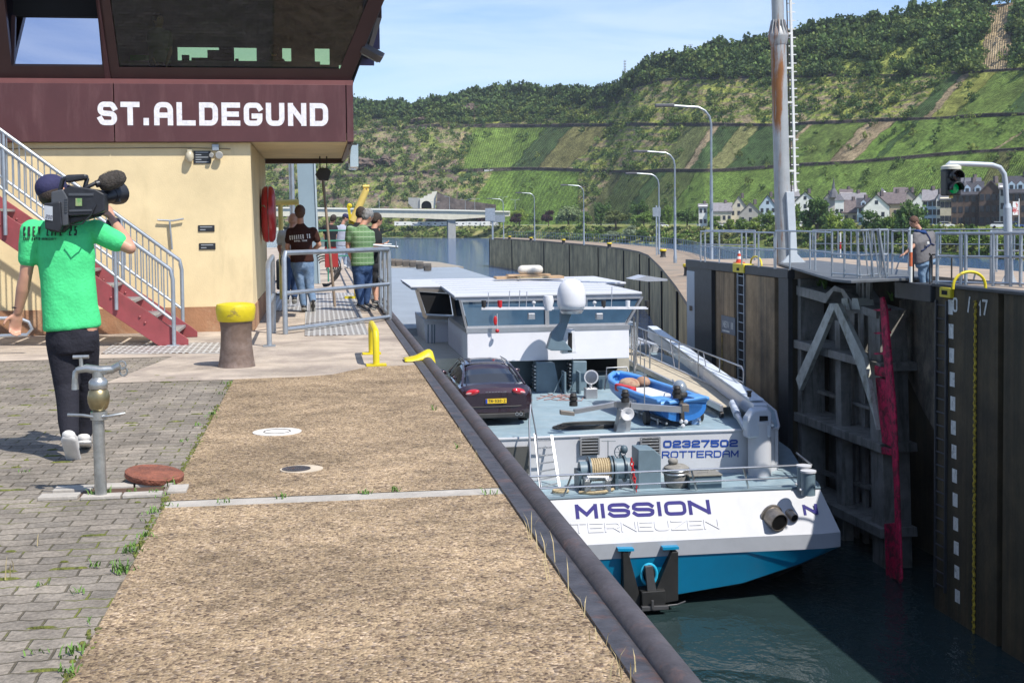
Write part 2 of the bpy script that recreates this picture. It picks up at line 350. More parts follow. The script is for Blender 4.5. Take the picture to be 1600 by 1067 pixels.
# fields: (section, x at the bottom edge left/right, x at the top edge left/right, colour, row strength)
FIELDS = [('AB',1030,1066,1070,1114,(.17,.2,.07),.5),('AB',1066,1076,1114,1124,TAN,.0),('AB',1076,1101,1124,1155,DARKG,.6),('AB',1101,1130,1155,1190,YEL,.25),('AB',1130,1205,1190,1262,DARKG,.55),
 ('AB',1205,1211,1262,1269,TAN,0),('AB',1211,1292,1269,1358,GREEN,.8),('AB',1292,1332,1358,1400,TAN,.25),('AB',1332,1362,1400,1430,BRIGHT,.4),('AB',1362,1374,1430,1442,DARKG,.4),('AB',1374,1545,1442,1640,BRIGHT,.6),('AB',1545,1551,1640,1646,TAN,0),('AB',1551,1900,1646,2000,GREEN,.5),
 ('BC',1414,1440,1484,1506,DARKG,.6),('BC',1440,1450,1506,1518,TAN,.0),('BC',1450,1488,1518,1556,LIME,.3),('BC',1488,1556,1556,1640,GREEN,.75),('BC',1556,1700,1640,1800,DARKG,.5),
 ('AB',722,800,745,857,GREEN,.35),('AB',800,840,857,896,(.05,.1,.03),.6),('AB',840,882,896,962,(.2,.19,.07),.15),
 ('0A',722,905,770,905,GREEN,.05),('0A',905,925,960,975,(.1,.11,.04),.2),('0A',925,968,975,1020,(.1,.15,.035),.85),('0A',968,985,1020,1042,DARKG,.5),('0A',985,1030,1042,1090,(.11,.16,.04),.8),('0A',1030,1500,1090,1560,BRIGHT,.6),('0A',1500,1530,1560,1590,(.14,.15,.05),.2),('0A',1530,2000,1590,2100,GREEN,.5),
 ('CS',1530,1570,1540,1590,TAN,.1),('CS',890,920,935,965,(.15,.17,.06),.1)]
def hill_colour(px, y):
    """albedo, row strength, row phase and bushiness of the hill at a design coordinate"""
    yA, yB, yC, yS = ip(px, YA), ip(px, YB), ip(px, YC), ip(px, SKY)
    sec, b, t = ('0A', 343, yA) if y > yA else ('AB', yA, yB) if y > yB else ('BC', yB, yC) if y > yC else ('CS', yC, yS)
    f = (b-y)/max(b-t, 1)
    pw = px+5*fbm(px, y*2, .03, 2)
    for s, x0, x1, x2, x3, col, rs in FIELDS:
        if s == sec:
            a = x0+(x2-x0)*f; c = x1+(x3-x1)*f
            if a <= pw < c:
                wob = .85+.3*fbm(px, y, .05, 3); return tuple(q*wob for q in col), rs, (px-a)*(1 if s != '0A' or px > 905 else .6), .012 if rs else .0
    n = fbm(px, y*2.2, .02, 5); n2 = fbm(px+500, y*3, .045, 4); n3 = fbm(px, y*7+90, .03, 4)
    if sec == 'CS':
        open_ = (px > 1370 and y > yC-48 and n > -.2) or (px > 1200 and y > yC-26 and n > -.1) or (880 < px < 1100 and y > yC-26 and n > -.05)
        if px < 900 and n3 > .28: return ROCK, 0, 0, .1
        if open_: return (LIME if n2 > 0 else SCR), 0, 0, .25
        return WOOD, 0, 0, 1.0
    if (y+7*fbm(px, y, .015, 2)+px*.02) % 8.5 < 1.2 and fbm(px, y, .03, 2) > -.05 and y > yC+4: return (.24,.19,.13), 0, 0, .03
    if px < 716:
        c = SCR if n > 0 else (.13,.16,.06); bu = .36
        if n3 > .3: c, bu = (.23,.18,.12), .12
        elif n2 > .34: c, bu = (.24,.22,.11), .12
        if n2 < -.34: c, bu = ROCK, .1
        return c, 0, 0, bu
    c = LIME if n > .05 else SCR; bu = .2 if n < .1 else .09
    if n3 > .22: c, bu = (.27,.22,.12), .05
    if n2 < -.3: c, bu = (.06,.1,.035), .4
    return c, 0, 0, bu
def make_hill():
    P, X, Y, Wm, nR, nC = build_hill()
    col = np.ones((nR, nC, 4)); rs = np.zeros((nR, nC)); ph = np.zeros((nR, nC))
    for r_ in range(nR):
        for c in range(nC):
            k, s, p, _ = hill_colour(X[r_, c], Y[r_, c]); 
            if Wm[r_, c]: k, s = tuple(q*(1+.5*noise.noise(V((X[r_, c]*.1, Y[r_, c]*.6, 0)))) for q in WALL), 0
            col[r_, c, :3] = k; rs[r_, c] = s; ph[r_, c] = p
    me = bpy.data.meshes.new('hill')
    idx = np.arange(nR*nC).reshape(nR, nC); q = np.stack([idx[:-1,:-1], idx[:-1,1:], idx[1:,1:], idx[1:,:-1]], -1).reshape(-1, 4)
    me.vertices.add(nR*nC); me.vertices.foreach_set('co', P.reshape(-1)); me.loops.add(q.size); me.loops.foreach_set('vertex_index', q.reshape(-1))
    me.polygons.add(len(q)); me.polygons.foreach_set('loop_start', np.arange(0, q.size, 4)); me.update()
    me.polygons.foreach_set('use_smooth', [True]*len(q))
    a = me.color_attributes.new('col', 'FLOAT_COLOR', 'POINT'); a.data.foreach_set('color', col.reshape(-1))
    a = me.attributes.new('rows', 'FLOAT', 'POINT'); a.data.foreach_set('value', rs.reshape(-1))
    a = me.attributes.new('phase', 'FLOAT', 'POINT'); a.data.foreach_set('value', ph.reshape(-1))
    m = bpy.data.materials.new('hillside'); m.use_nodes = True; t = m.node_tree; b = t.nodes['Principled BSDF']; l = t.links.new
    b.inputs['Roughness'].default_value = .9; b.inputs['Specular IOR Level'].default_value = .1
    g = N(t, 'ShaderNodeNewGeometry'); ca = N(t, 'ShaderNodeAttribute', attribute_name='col'); ra = N(t, 'ShaderNodeAttribute', attribute_name='rows'); pa = N(t, 'ShaderNodeAttribute', attribute_name='phase')
    n1 = N(t, 'ShaderNodeTexNoise', Scale=.16, Detail=8.0, Roughness=.75); l(g.outputs['Position'], n1.inputs['Vector'])
    n2 = N(t, 'ShaderNodeTexNoise', Scale=.9, Detail=3.0, Roughness=.7); l(g.outputs['Position'], n2.inputs['Vector'])
    r1 = N(t, 'ShaderNodeMapRange'); r1.inputs[1].default_value = .3; r1.inputs[2].default_value = .7; r1.inputs[3].default_value = .45; r1.inputs[4].default_value = 1.5; l(n1.outputs[0], r1.inputs[0])
    r2 = N(t, 'ShaderNodeMapRange'); r2.inputs[1].default_value = .3; r2.inputs[2].default_value = .7; r2.inputs[3].default_value = .5; r2.inputs[4].default_value = 1.5; l(n2.outputs[0], r2.inputs[0])
    mm = N(t, 'ShaderNodeMath', operation='MULTIPLY'); l(r1.outputs[0], mm.inputs[0]); l(r2.outputs[0], mm.inputs[1])
    # vine rows
    w1 = N(t, 'ShaderNodeMath', operation='MULTIPLY'); w1.inputs[1].default_value = 2*PI/3.6; l(pa.outputs['Fac'], w1.inputs[0])
    w2 = N(t, 'ShaderNodeMath', operation='SINE'); l(w1.outputs[0], w2.inputs[0])
    w3 = N(t, 'ShaderNodeMath', operation='MULTIPLY_ADD'); l(w2.outputs[0], w3.inputs[0]); l(ra.outputs['Fac'], w3.inputs[1]); w3.inputs[2].default_value = 1.0
    soil = N(t, 'ShaderNodeMix', data_type='RGBA'); soil.inputs['B'].default_value = (.17,.14,.075,1)
    sf = N(t, 'ShaderNodeMath', operation='MULTIPLY', use_clamp=True); l(w2.outputs[0], sf.inputs[0]); l(ra.outputs['Fac'], sf.inputs[1])
    sf2 = N(t, 'ShaderNodeMath', operation='MULTIPLY'); sf2.inputs[1].default_value = .8; l(sf.outputs[0], sf2.inputs[0])
    l(sf2.outputs[0], soil.inputs['Factor']); l(ca.outputs['Color'], soil.inputs['A'])
    mu = N(t, 'ShaderNodeVectorMath', operation='SCALE'); l(soil.outputs['Result'], mu.inputs[0]); l(mm.outputs[0], mu.inputs['Scale']); l(mu.outputs[0], b.inputs['Base Color'])
    h = N(t, 'ShaderNodeMath', operation='MULTIPLY_ADD'); l(w2.outputs[0], h.inputs[0]); h.inputs[1].default_value = -.12; l(n2.outputs[0], h.inputs[2])
    bp = N(t, 'ShaderNodeBump', Strength=.9, Distance=1.6); l(h.outputs[0], bp.inputs['Height']); l(bp.outputs[0], b.inputs['Normal'])
    me.materials.append(m); o = bpy.data.objects.new('hillside', me); C.objects.link(o); tag(o, kind='structure')
    return P, X, Y
HP, HX, HY = make_hill()
# ---- leaf clouds
def attr_mat(name, rough=.75, trans=.25):
    m = bpy.data.materials.new(name); m.use_nodes = True; t = m.node_tree; b = t.nodes['Principled BSDF']; l = t.links.new
    ca = N(t, 'ShaderNodeAttribute', attribute_name='col'); oi = N(t, 'ShaderNodeObjectInfo')
    mu = N(t, 'ShaderNodeVectorMath', operation='MULTIPLY'); l(ca.outputs['Color'], mu.inputs[0]); l(oi.outputs['Color'], mu.inputs[1]); l(mu.outputs[0], b.inputs['Base Color'])
    b.inputs['Roughness'].default_value = rough; b.inputs['Specular IOR Level'].default_value = .2
    tr = N(t, 'ShaderNodeBsdfTranslucent'); l(mu.outputs[0], tr.inputs[0]); ms = N(t, 'ShaderNodeMixShader'); ms.inputs[0].default_value = trans
    out = t.nodes['Material Output']; l(b.outputs[0], ms.inputs[1]); l(tr.outputs[0], ms.inputs[2]); l(ms.outputs[0], out.inputs[0]); return m
LEAF = attr_mat('foliage')
def clump(n, rng, size=.16, squash=.85, fill=.35):
    """n leaf quads spread through an uneven unit crown; returns quad corners (n,4,3) and tone (n,)"""
    lob = rng.normal(size=(14, 3)); lob /= np.linalg.norm(lob, axis=1)[:, None]; lob[:, 2] = lob[:, 2]*.8+.15; lob *= rng.uniform(.3, .78, (14, 1)); lr = rng.uniform(.2, .46, 14)
    k = rng.integers(0, 14, n); d = rng.normal(size=(n, 3)); d /= np.linalg.norm(d, axis=1)[:, None]
    rad = rng.uniform(fill, 1, n)**.5; p = lob[k]+d*(lr[k]*rad)[:, None]; p[:, 2] *= squash
    nrm = d*.75+rng.normal(size=(n, 3))*.45; nrm /= np.linalg.norm(nrm, axis=1)[:, None]
    a = np.cross(nrm, rng.normal(size=(n, 3))); a /= np.linalg.norm(a, axis=1)[:, None]; b = np.cross(nrm, a)
    s = size*rng.uniform(.6, 1.3, (n, 1)); q = np.stack([p-a*s, p-b*s*.7, p+a*s, p+b*s*.7], 1)
    tone = rng.uniform(.7, 1.3, n)*(.85+.3*rng.uniform(0, 1, 14)[k])
    return q, tone
def quads_mesh(name, Q, colr, m=LEAF):
    n = len(Q); me = bpy.data.meshes.new(name); me.vertices.add(n*4); me.vertices.foreach_set('co', Q.reshape(-1)); me.loops.add(n*4)
    me.loops.foreach_set('vertex_index', np.arange(n*4)); me.polygons.add(n); me.polygons.foreach_set('loop_start', np.arange(0, n*4, 4)); me.update()
    a = me.color_attributes.new('col', 'FLOAT_COLOR', 'POINT'); cc = np.ones((n, 4, 4)); cc[:, :, :3] = colr[:, None, :]; a.data.foreach_set('color', cc.reshape(-1))
    me.materials.append(m); return me
def scatter_hill(name, dens, count, size, cols, nl, kind='stuff', stretch=1.0, seed=1):
    rng = np.random.default_rng(seed); protos = [clump(nl, rng, .17) for _ in range(6)]; Qs = []; Cs = []; nR, nC = HY.shape; got = 0; tries = 0
    while got < count and tries < count*30:
        tries += 1; r_ = int(rng.integers(0, nR-2)); px = rng.uniform(380, 1660); c = int(np.searchsorted(XS, px)); c = min(max(c, 1), nC-1)
        y = HY[r_, c]; d = dens(px, y)
        if rng.uniform() > d: continue
        p = HP[r_, c]; s = size(px, y, rng)*(math.hypot(p[0], p[1])/800)**.5; q, t = protos[int(rng.integers(0, 6))]
        a = rng.uniform(0, 6.28); Rm = np.array([[math.cos(a), -math.sin(a), 0], [math.sin(a), math.cos(a), 0], [0, 0, stretch*rng.uniform(.8, 1.25)]])
        Qs.append((q @ Rm.T)*s + p + np.array([0, 0, s*.55*stretch])); base = np.array(cols[int(rng.integers(0, len(cols)))])*rng.uniform(.75, 1.3)
        Cs.append(t[:, None]*base[None, :]); got += 1
    o = bpy.data.objects.new(name, quads_mesh(name, np.concatenate(Qs), np.concatenate(Cs))); C.objects.link(o); return o
tag(scatter_hill('woodland', lambda px, y: 1.0 if hill_colour(px, y)[3] >= .9 else 0, 3600, lambda a, b, r: r.uniform(2.2, 6.4), [(.075,.12,.035),(.095,.15,.04),(.06,.1,.034),(.13,.17,.045)], 90, seed=3),
    'dense dark green wood covering the ridge above the vineyards', 'wood', kind='stuff')
tag(scatter_hill('hillside_bushes', lambda px, y: hill_colour(px, y)[3] if hill_colour(px, y)[3] < .9 else 0, 3400, lambda a, b, r: r.uniform(1.0, 3.8), [(.09,.14,.04),(.12,.18,.045),(.07,.12,.035),(.18,.22,.055)], 60, seed=5),
    'green scrub bushes dotted over the slopes between the vineyards', 'bushes', kind='stuff')
def sky_rows(px, y): return 1.0 if y < ip(px, SKY)+7 else 0
tag(scatter_hill('ridge_trees', lambda px, y: sky_rows(px, y)*(.9 if fbm(px, 3, .03) > -.25 else .3), 650, lambda a, b, r: r.uniform(4.0, 7.2), [(.055,.09,.03),(.065,.105,.035)], 110, stretch=1.15, seed=9),
    'line of trees along the skyline of the ridge', 'wood', kind='stuff')
# ---- far bank
def make_bank():
    xs = np.concatenate([np.arange(-500, 500, 20), np.arange(500, 1620, 4), np.arange(1620, 2101, 20)]); V_ = []; cols = []
    for px in xs:
        dw = DW(px); h = hdir(px); d0 = ip(px, D0T)
        Ds = [dw-30, dw-2+3*noise.noise(V((px*.05,0,0))), dw+2, dw+6, dw+11, dw+17, dw+23, dw+28, dw+34]+[dw+34+(d0+3-dw-34)*k/7 for k in range(1, 8)]
        for j, D in enumerate(Ds):
            z = gz(px, D)+(.5*fbm(px, j*20, .03, 3) if 1 < j < 15 else 0)
            V_.append((h.x*D, h.y*D, z-(0.1 if j == 15 else 0)))
    nr = 16; nc = len(xs); f = [(c*nr+j, (c+1)*nr+j, (c+1)*nr+j+1, c*nr+j+1) for c in range(nc-1) for j in range(nr-1)]
    me = bpy.data.meshes.new('riverbank'); me.from_pydata(V_, [], f); me.polygons.foreach_set('use_smooth', [True]*len(f))
    me.materials.append(mat('bank_grass', (.12,.165,.035), .9, var=.45, scale=.25, col2=(.27,.25,.1), mixlo=.42, mixhi=.62, bump=.9, bscale=1.2, spec=.1))
    return tag(link('riverbank', me), kind='structure')
make_bank()
def bank_weeds():
    rng = np.random.default_rng(4); pr = [clump(36, rng, .3, .7) for _ in range(5)]; Qs = []; Cs = []
    for i in range(2600):
        px = rng.uniform(520, 1640); dw = DW(px); D = dw+1+26*rng.uniform()**1.3; h = hdir(px)*D; q, t = pr[i % 5]; s = rng.uniform(.5, 1.5)*(1.7 if rng.uniform() < .12 else 1)*min(1.2, D/480+.3)
        if fbm(px, D, .02) < -.12 and rng.uniform() < .8: continue
        Qs.append(q*s+np.array([h.x, h.y, gz(px, D)+s*.35])); c = [(.11,.18,.035),(.15,.2,.05),(.07,.12,.03),(.2,.21,.08)][int(rng.integers(0, 4))]
        Cs.append(t[:, None]*np.array(c)[None]*rng.uniform(.8, 1.2))
    o = bpy.data.objects.new('bank_undergrowth', quads_mesh('bank_undergrowth', np.concatenate(Qs), np.concatenate(Cs))); C.objects.link(o)
    tag(o, 'rough grass and low scrub growing down the far river bank', 'undergrowth', kind='stuff')
bank_weeds()
# ---- water
def water_mat():
    m = bpy.data.materials.new('river_water'); m.use_nodes = True; t = m.node_tree; b = t.nodes['Principled BSDF']; l = t.links.new
    b.inputs['Base Color'].default_value = (.012,.017,.008,1); b.inputs['Roughness'].default_value = .04; b.inputs['IOR'].default_value = 1.33; b.inputs['Specular IOR Level'].default_value = .42
    g = N(t, 'ShaderNodeNewGeometry'); n1 = N(t, 'ShaderNodeTexNoise', Scale=.9, Detail=4.0, Roughness=.55, Distortion=.6); n2 = N(t, 'ShaderNodeTexNoise', Scale=4.5, Detail=3.0)
    mp = N(t, 'ShaderNodeMapping'); mp.inputs['Scale'].default_value = (1, .75, 1); l(g.outputs['Position'], mp.inputs[0]); l(mp.outputs[0], n1.inputs[0]); l(mp.outputs[0], n2.inputs[0])
    mx = N(t, 'ShaderNodeMix', data_type='RGBA'); mx.inputs['A'].default_value = (.014,.024,.006,1); mx.inputs['B'].default_value = (.045,.095,.2,1)  # open-river blue is the reflected sky put into the base colour
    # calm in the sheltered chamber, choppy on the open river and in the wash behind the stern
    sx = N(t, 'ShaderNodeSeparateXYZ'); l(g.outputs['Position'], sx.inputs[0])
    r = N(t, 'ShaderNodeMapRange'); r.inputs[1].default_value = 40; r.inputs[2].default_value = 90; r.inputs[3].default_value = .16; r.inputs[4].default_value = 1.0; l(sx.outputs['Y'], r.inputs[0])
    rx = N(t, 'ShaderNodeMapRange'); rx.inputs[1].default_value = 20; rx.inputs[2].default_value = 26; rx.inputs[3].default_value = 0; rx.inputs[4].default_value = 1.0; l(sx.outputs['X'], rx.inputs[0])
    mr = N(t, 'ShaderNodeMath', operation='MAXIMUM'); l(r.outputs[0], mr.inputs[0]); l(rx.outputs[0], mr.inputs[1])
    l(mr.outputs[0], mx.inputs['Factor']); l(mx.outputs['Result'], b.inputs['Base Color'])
    dd = N(t, 'ShaderNodeVectorMath', operation='DISTANCE'); dd.inputs[1].default_value = (6.2, 19.0, -7); l(g.outputs['Position'], dd.inputs[0])
    rw = N(t, 'ShaderNodeMapRange'); rw.inputs[1].default_value = 1.2; rw.inputs[2].default_value = 3.8; rw.inputs[3].default_value = .95; rw.inputs[4].default_value = 0; l(dd.outputs['Value'], rw.inputs[0])
    m2 = N(t, 'ShaderNodeMath', operation='MAXIMUM'); l(mr.outputs[0], m2.inputs[0]); l(rw.outputs[0], m2.inputs[1])
    ad = N(t, 'ShaderNodeMath', operation='MULTIPLY_ADD'); l(n2.outputs[0], ad.inputs[0]); ad.inputs[1].default_value = .3; l(n1.outputs[0], ad.inputs[2])
    hm = N(t, 'ShaderNodeMath', operation='MULTIPLY'); l(ad.outputs[0], hm.inputs[0]); l(m2.outputs[0], hm.inputs[1])
    bp = N(t, 'ShaderNodeBump', Strength=1.0, Distance=.55); l(hm.outputs[0], bp.inputs['Height']); l(bp.outputs[0], b.inputs['Normal']); return m
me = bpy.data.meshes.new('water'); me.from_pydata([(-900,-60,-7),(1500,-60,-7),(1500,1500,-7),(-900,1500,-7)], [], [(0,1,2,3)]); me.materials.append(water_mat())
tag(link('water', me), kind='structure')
me = bpy.data.meshes.new('river_bed'); me.from_pydata([(-2600,-2500,-12),(2800,-2500,-12),(2800,2600,-12),(-2600,2600,-12)], [], [(0,1,2,3)]); me.materials.append(mat('bed', (.1,.11,.05)))
tag(link('river_bed', me), kind='structure')
# ---- trees on the bank
BARK = mat('bark', (.09,.07,.05), .9, bump=.6, bscale=6)
def tree_proto(name, n, seed, sq=.9, h=1.0, willow=False):
    rng = np.random.default_rng(seed); q, t = clump(n, rng, .085, sq, .25)
    q2, t2 = clump(n//2, rng, .085, sq*.9, .3); q2 = q2*.62+np.array([rng.uniform(-.25, .25), rng.uniform(-.2, .2), .42]); q = np.concatenate([q, q2]); t = np.concatenate([t, t2])
    if willow: q[:, :, 2] -= (np.linalg.norm(q[:, :, :2], axis=2)**2)*.5
    root = thing(name, None, None, (0,0,0)); o = bpy.data.objects.new('crown', quads_mesh('crown', q+np.array([0,0,.92]), t[:, None]*np.ones((1, 3)))); C.objects.link(o); o.parent = root
    tb = MB(); tb.tube([(0,0,-.15),(.01,0,.3),(-.01,.02,.7),(.02,0,1.1)], [.07,.055,.045,.02], 8)
    for k in range(6):
        a = k*1.05+seed; tb.tube([(0,0,.38+.09*k),(math.cos(a)*.22,math.sin(a)*.22,.72+.08*k),(math.cos(a)*.5,math.sin(a)*.5,.95+.1*k)], [.035,.022,.008], 6)
    tr = tb.build('trunk', BARK, root, True); return root
TP = [tree_proto('round_tree', 1500, 11), tree_proto('broad_tree', 1500, 12, .75), tree_proto('tall_tree', 1500, 13, 1.1), tree_proto('willow_tree', 1700, 14, .85, willow=True)]
TC = {'d': (.085,.15,.04), 'g': (.14,.22,.045), 'l': (.22,.3,.055), 'p': (.06,.032,.035), 'w': (.2,.26,.12), 'o': (.13,.16,.05), 's': (.24,.29,.18)}
TN = {'d': 'dark green', 'g': 'mid green', 'l': 'light yellow green', 'p': 'dark purple leaved', 'w': 'pale grey green', 'o': 'olive green', 's': 'silvery green'}
# px, top y, base y, width px, distance past the waterline, kind, tone, where
TREES = [(603,346,364,26,16,1,'g','at the left end of the bank below the bridge'),(634,338,356,34,60,1,'d','behind the campers under the left of the bridge'),(662,340,356,30,62,0,'d','behind the campers left of the bridge pier'),
 (688,341,356,26,60,1,'p','beside the campers just left of the bridge pier'),(716,340,356,24,60,0,'g','behind the campers just right of the bridge pier'),(756,330,356,20,42,2,'p','left of the grey sign board at the pier tip'),(781,332,355,22,44,0,'g','right of the grey sign board at the pier tip'),
 (812,321,355,34,62,1,'l','behind the first two purple trees'),(807,330,355,21,40,0,'p','in front of the yellow green tree'),(834,331,355,22,40,0,'g','between the two round purple trees'),(857,324,354,23,38,0,'p','left of the pale willow'),
 (888,315,358,46,30,3,'w','between purple tree and dark tall tree'),(915,326,356,22,40,0,'g','just right of the pale willow'),(939,312,355,34,48,2,'d','tallest behind the lamp posts'),(962,321,356,46,26,1,'o','wide, above the silvery bushes'),(1001,307,352,28,70,2,'d','narrow and pointed on the rise behind the lamp posts'),
 (1006,326,353,34,44,1,'g','low, in front of the dark pointed tree'),(1030,322,352,24,60,0,'d','left of the second sign board'),(1045,316,352,22,70,2,'g','behind the second sign board'),(1074,322,353,40,40,1,'d','left of the first village house'),(1093,318,352,18,60,2,'g','at the left edge of the village'),
 (1117,333,354,22,24,0,'g','before the long slate roofed barn'),(1140,338,355,20,22,0,'l','before the barn and the tall gabled house'),(1160,335,355,24,24,1,'g','before the pale gabled houses'),(1180,334,355,24,24,0,'l','right of the plain gable house'),(1199,324,356,26,24,2,'g','just left of the rusty mast'),
 (1242,312,360,26,22,2,'g','just right of the rusty mast'),(1277,299,362,58,20,0,'d','largest, hiding the house right of the mast'),(1308,322,364,44,14,1,'l','bushy, at the foot of the church spire'),(1327,336,364,26,14,0,'g','below the brown church roof'),
 (1363,319,362,44,16,0,'d','in front of the white gable'),(1396,324,362,36,18,1,'g','between the white gable and the light blue house'),(1424,304,364,46,18,2,'d','tall, just behind the operator in grey'),(1440,334,365,30,12,0,'g','behind the shoulders of the operator')]
def place_tree(px, ytop, ybase, wpx, off, kind, tone, where, fam='tree'):
    D = DW(px)+off*(DW(px)/500 if DW(px) < 500 else 1); p = gp(px, D); sv = F/D; z1 = HC+elev(px, ytop)*D; H = z1-p.z; s = wpx/sv/2*1.12
    o = dup(TP[kind], p, random.uniform(0, 6.28), (s, s, H/2.02)); c = TC[tone]; o['label'] = f'{TN[tone]} {fam} {where}'; o['category'] = fam; o['group'] = f'{fam}s on the far bank'
    for k in kids(o):
        if k.name.startswith('crown'): k.color = (*c, 1)
        else: k.color = (1,1,1,1)
    return o
for t_ in TREES: place_tree(*t_)
for i, t_ in enumerate([(958,358,374,32,6,1,'s','low and wide below the olive tree'),(985,348,374,24,6,0,'s','tallest, right of the olive tree'),(1003,356,374,26,6,0,'d','right of the silvery bushes'),(1356,348,366,26,8,1,'o','at the foot of the dark tree before the white gable'),
   (1466,345,368,34,8,1,'g','just right of the operator'),(1494,345,370,30,8,0,'l','below the cream house'),(1520,346,372,34,8,1,'g','below the brown brick houses'),(1548,344,374,44,8,1,'l','left of the traffic light pole'),(1590,348,376,40,8,0,'g','at the right edge of the picture'),(830,357,368,22,8,1,'g','on the bank below the first purple trees'),(925,359,374,26,5,1,'g','left of the silvery bushes'),(1060,362,378,30,4,1,'g','low on the bank left of the village'),(1115,362,376,34,4,1,'o','low before the village cars'),(1500,392,402,60,1,1,'g','at the waterline below the village'),
   (720,356,366,18,6,1,'g','beside the bridge pier')]): place_tree(*t_, fam='bush')
for t in TP:
    for k in kids(t): bpy.data.objects.remove(k)
    bpy.data.objects.remove(t)
# wooded hillside seen under the control cab (left)
# ================================================================== bridge, tunnel, village
CONC = mat('pale_concrete', (.62,.58,.45), .85, var=.08, scale=.5, col2=(.45,.42,.35), mixlo=.55, mixhi=.8, streak=(1,1,.2))
GREYC = mat('grey_concrete', (.33,.33,.31), .85, var=.12, scale=.6, bump=.3, bscale=5)
ROCKM = mat('rock_face', (.13,.105,.095), .95, var=.5, scale=.35, bump=1, bscale=1.5)
GALV = mat('galvanised_steel', (.42,.45,.48), .42, .75, var=.15, scale=6, bump=.05)
DARK = mat('dark_void', (.006,.006,.007), .9)
def far_p(px, y, D): d = ray(px, y); k = D/math.hypot(d.x, d.y); return CC+d*k
def span_beam(mb, pts, D, th):
    """beam running across the view: pts (px, ytop, ybottom)"""
    vs = []
    for px, a, b in pts:
        for dd in (0, th): vs += [tuple(far_p(px, a, D)+hdir(px)*dd), tuple(far_p(px, b, D)+hdir(px)*dd)]
    fs = []
    for i in range(len(pts)-1):
        o = i*4; n = o+4; fs += [(o, o+1, n+1, n), (o+2, n+2, n+3, o+3), (o, n, n+2, o+2), (o+1, o+3, n+3, n+1)]
    fs += [(0,2,3,1), (4*len(pts)-4, 4*len(pts)-3, 4*len(pts)-1, 4*len(pts)-2)]
    mb.add(vs, fs)
br = thing('road_bridge', 'long pale concrete road bridge crossing the river on a single pier in view', 'bridge', tuple(far_p(706, 366, 662)))
mb = MB(); span_beam(mb, [(350,325.5,338),(480,326.5,338),(590,328.5,339.5),(650,329.3,341),(706,330,343.5),(750,331,340.5),(797,332,338)], 660, 12); mb.build('girder', CONC, br)
mb = MB(); span_beam(mb, [(350,322.8,325.4),(480,324,326.4),(590,326,328.4),(650,326.7,329.2),(706,327.6,329.9),(750,328.6,330.9),(797,329.8,331.9)], 659.2, .9); mb.build('parapet', mat('parapet', (.72,.7,.6), .8, var=.05), br)
mb = MB(); a = far_p(706, 343, 661); mb.bb(a.x-2.0, a.x+2.0, a.y, a.y+7, -8, a.z); mb.build('pier', GREYC, br)
def far_lamp(px, ybase, ytop, D, label, arms=1):
    b = far_p(px, ybase, D); t = far_p(px, ytop, D); h = t.z-b.z; r = thing('street_lamp', label, 'street lamp', b, 'street lamps on the far road'); mb = MB(); mb.tube([b, (b.x, b.y, b.z+h)], [.16,.09], 6); mb.build('pole', GALV, r)
    mb = MB()
    for s in ([-1] if arms == 1 else (-1, 1)): mb.tube([(b.x,b.y,t.z), (b.x+s*1.5,b.y,t.z+.4)], .07, 5); mb.box((b.x+s*2,b.y,t.z+.4), (1.3,.4,.2))
    mb.build('lamp_head', GALV, r)
far_lamp(592.5,326,305,661,'single street lamp on the bridge, nearest the crane'); far_lamp(702.5,327,308,661,'single street lamp on the bridge above its pier')
for px, yt, lb in ((680,317,'twin armed street lamp beside the tunnel mouth'),(727,313,'twin armed street lamp midway between tunnel and right bridge end'),(742,312,'twin armed street lamp just right of the middle twin lamp'),(786,309,'twin armed street lamp at the right end of the bridge'),(805,313,'twin armed street lamp farthest right on the tunnel road')): far_lamp(px,328,yt,690,lb,2)
tp = thing('tunnel_portal', 'pale concrete tunnel mouth at the foot of the hillside', 'tunnel', tuple(far_p(666,325,725))); 
def fpoly(pts, D): return [far_p(x, y, D) for x, y in pts]
arch = [(658.5,326)]+[(666.3-8*math.cos(R(a)), 321.5-7.5*math.sin(R(a))) for a in range(0,181,20)]+[(674.5,326)]
MB().prism(fpoly([(656,326),(656,310),(662,309),(662,306.5),(668,306),(668,303.5),(675,303),(675,300),(683,299),(681,312),(680,326)]+arch[::-1], 724), hdir(666)*14).build('portal_wall', mat('portal_concrete', (.66,.63,.53), .85, var=.08, scale=1), tp)
MB().prism(fpoly(arch, 733), hdir(666)*1).build('tunnel_opening', DARK, tp)
MB().prism(fpoly([(638,309),(656,309.2),(656,326),(646,326),(638,318)], 725), hdir(647)*8).build('wing_wall', GREYC, tp)
rk = MB(); rk.prism(fpoly([(683,300),(690,303),(705,309),(722,313),(745,316),(775,320),(775,331),(681,331)], 722), hdir(720)*40); tag(rk.build('rock_cutting', ROCKM), 'bare dark rock cutting sloping down to the right of the tunnel mouth', 'rock face')
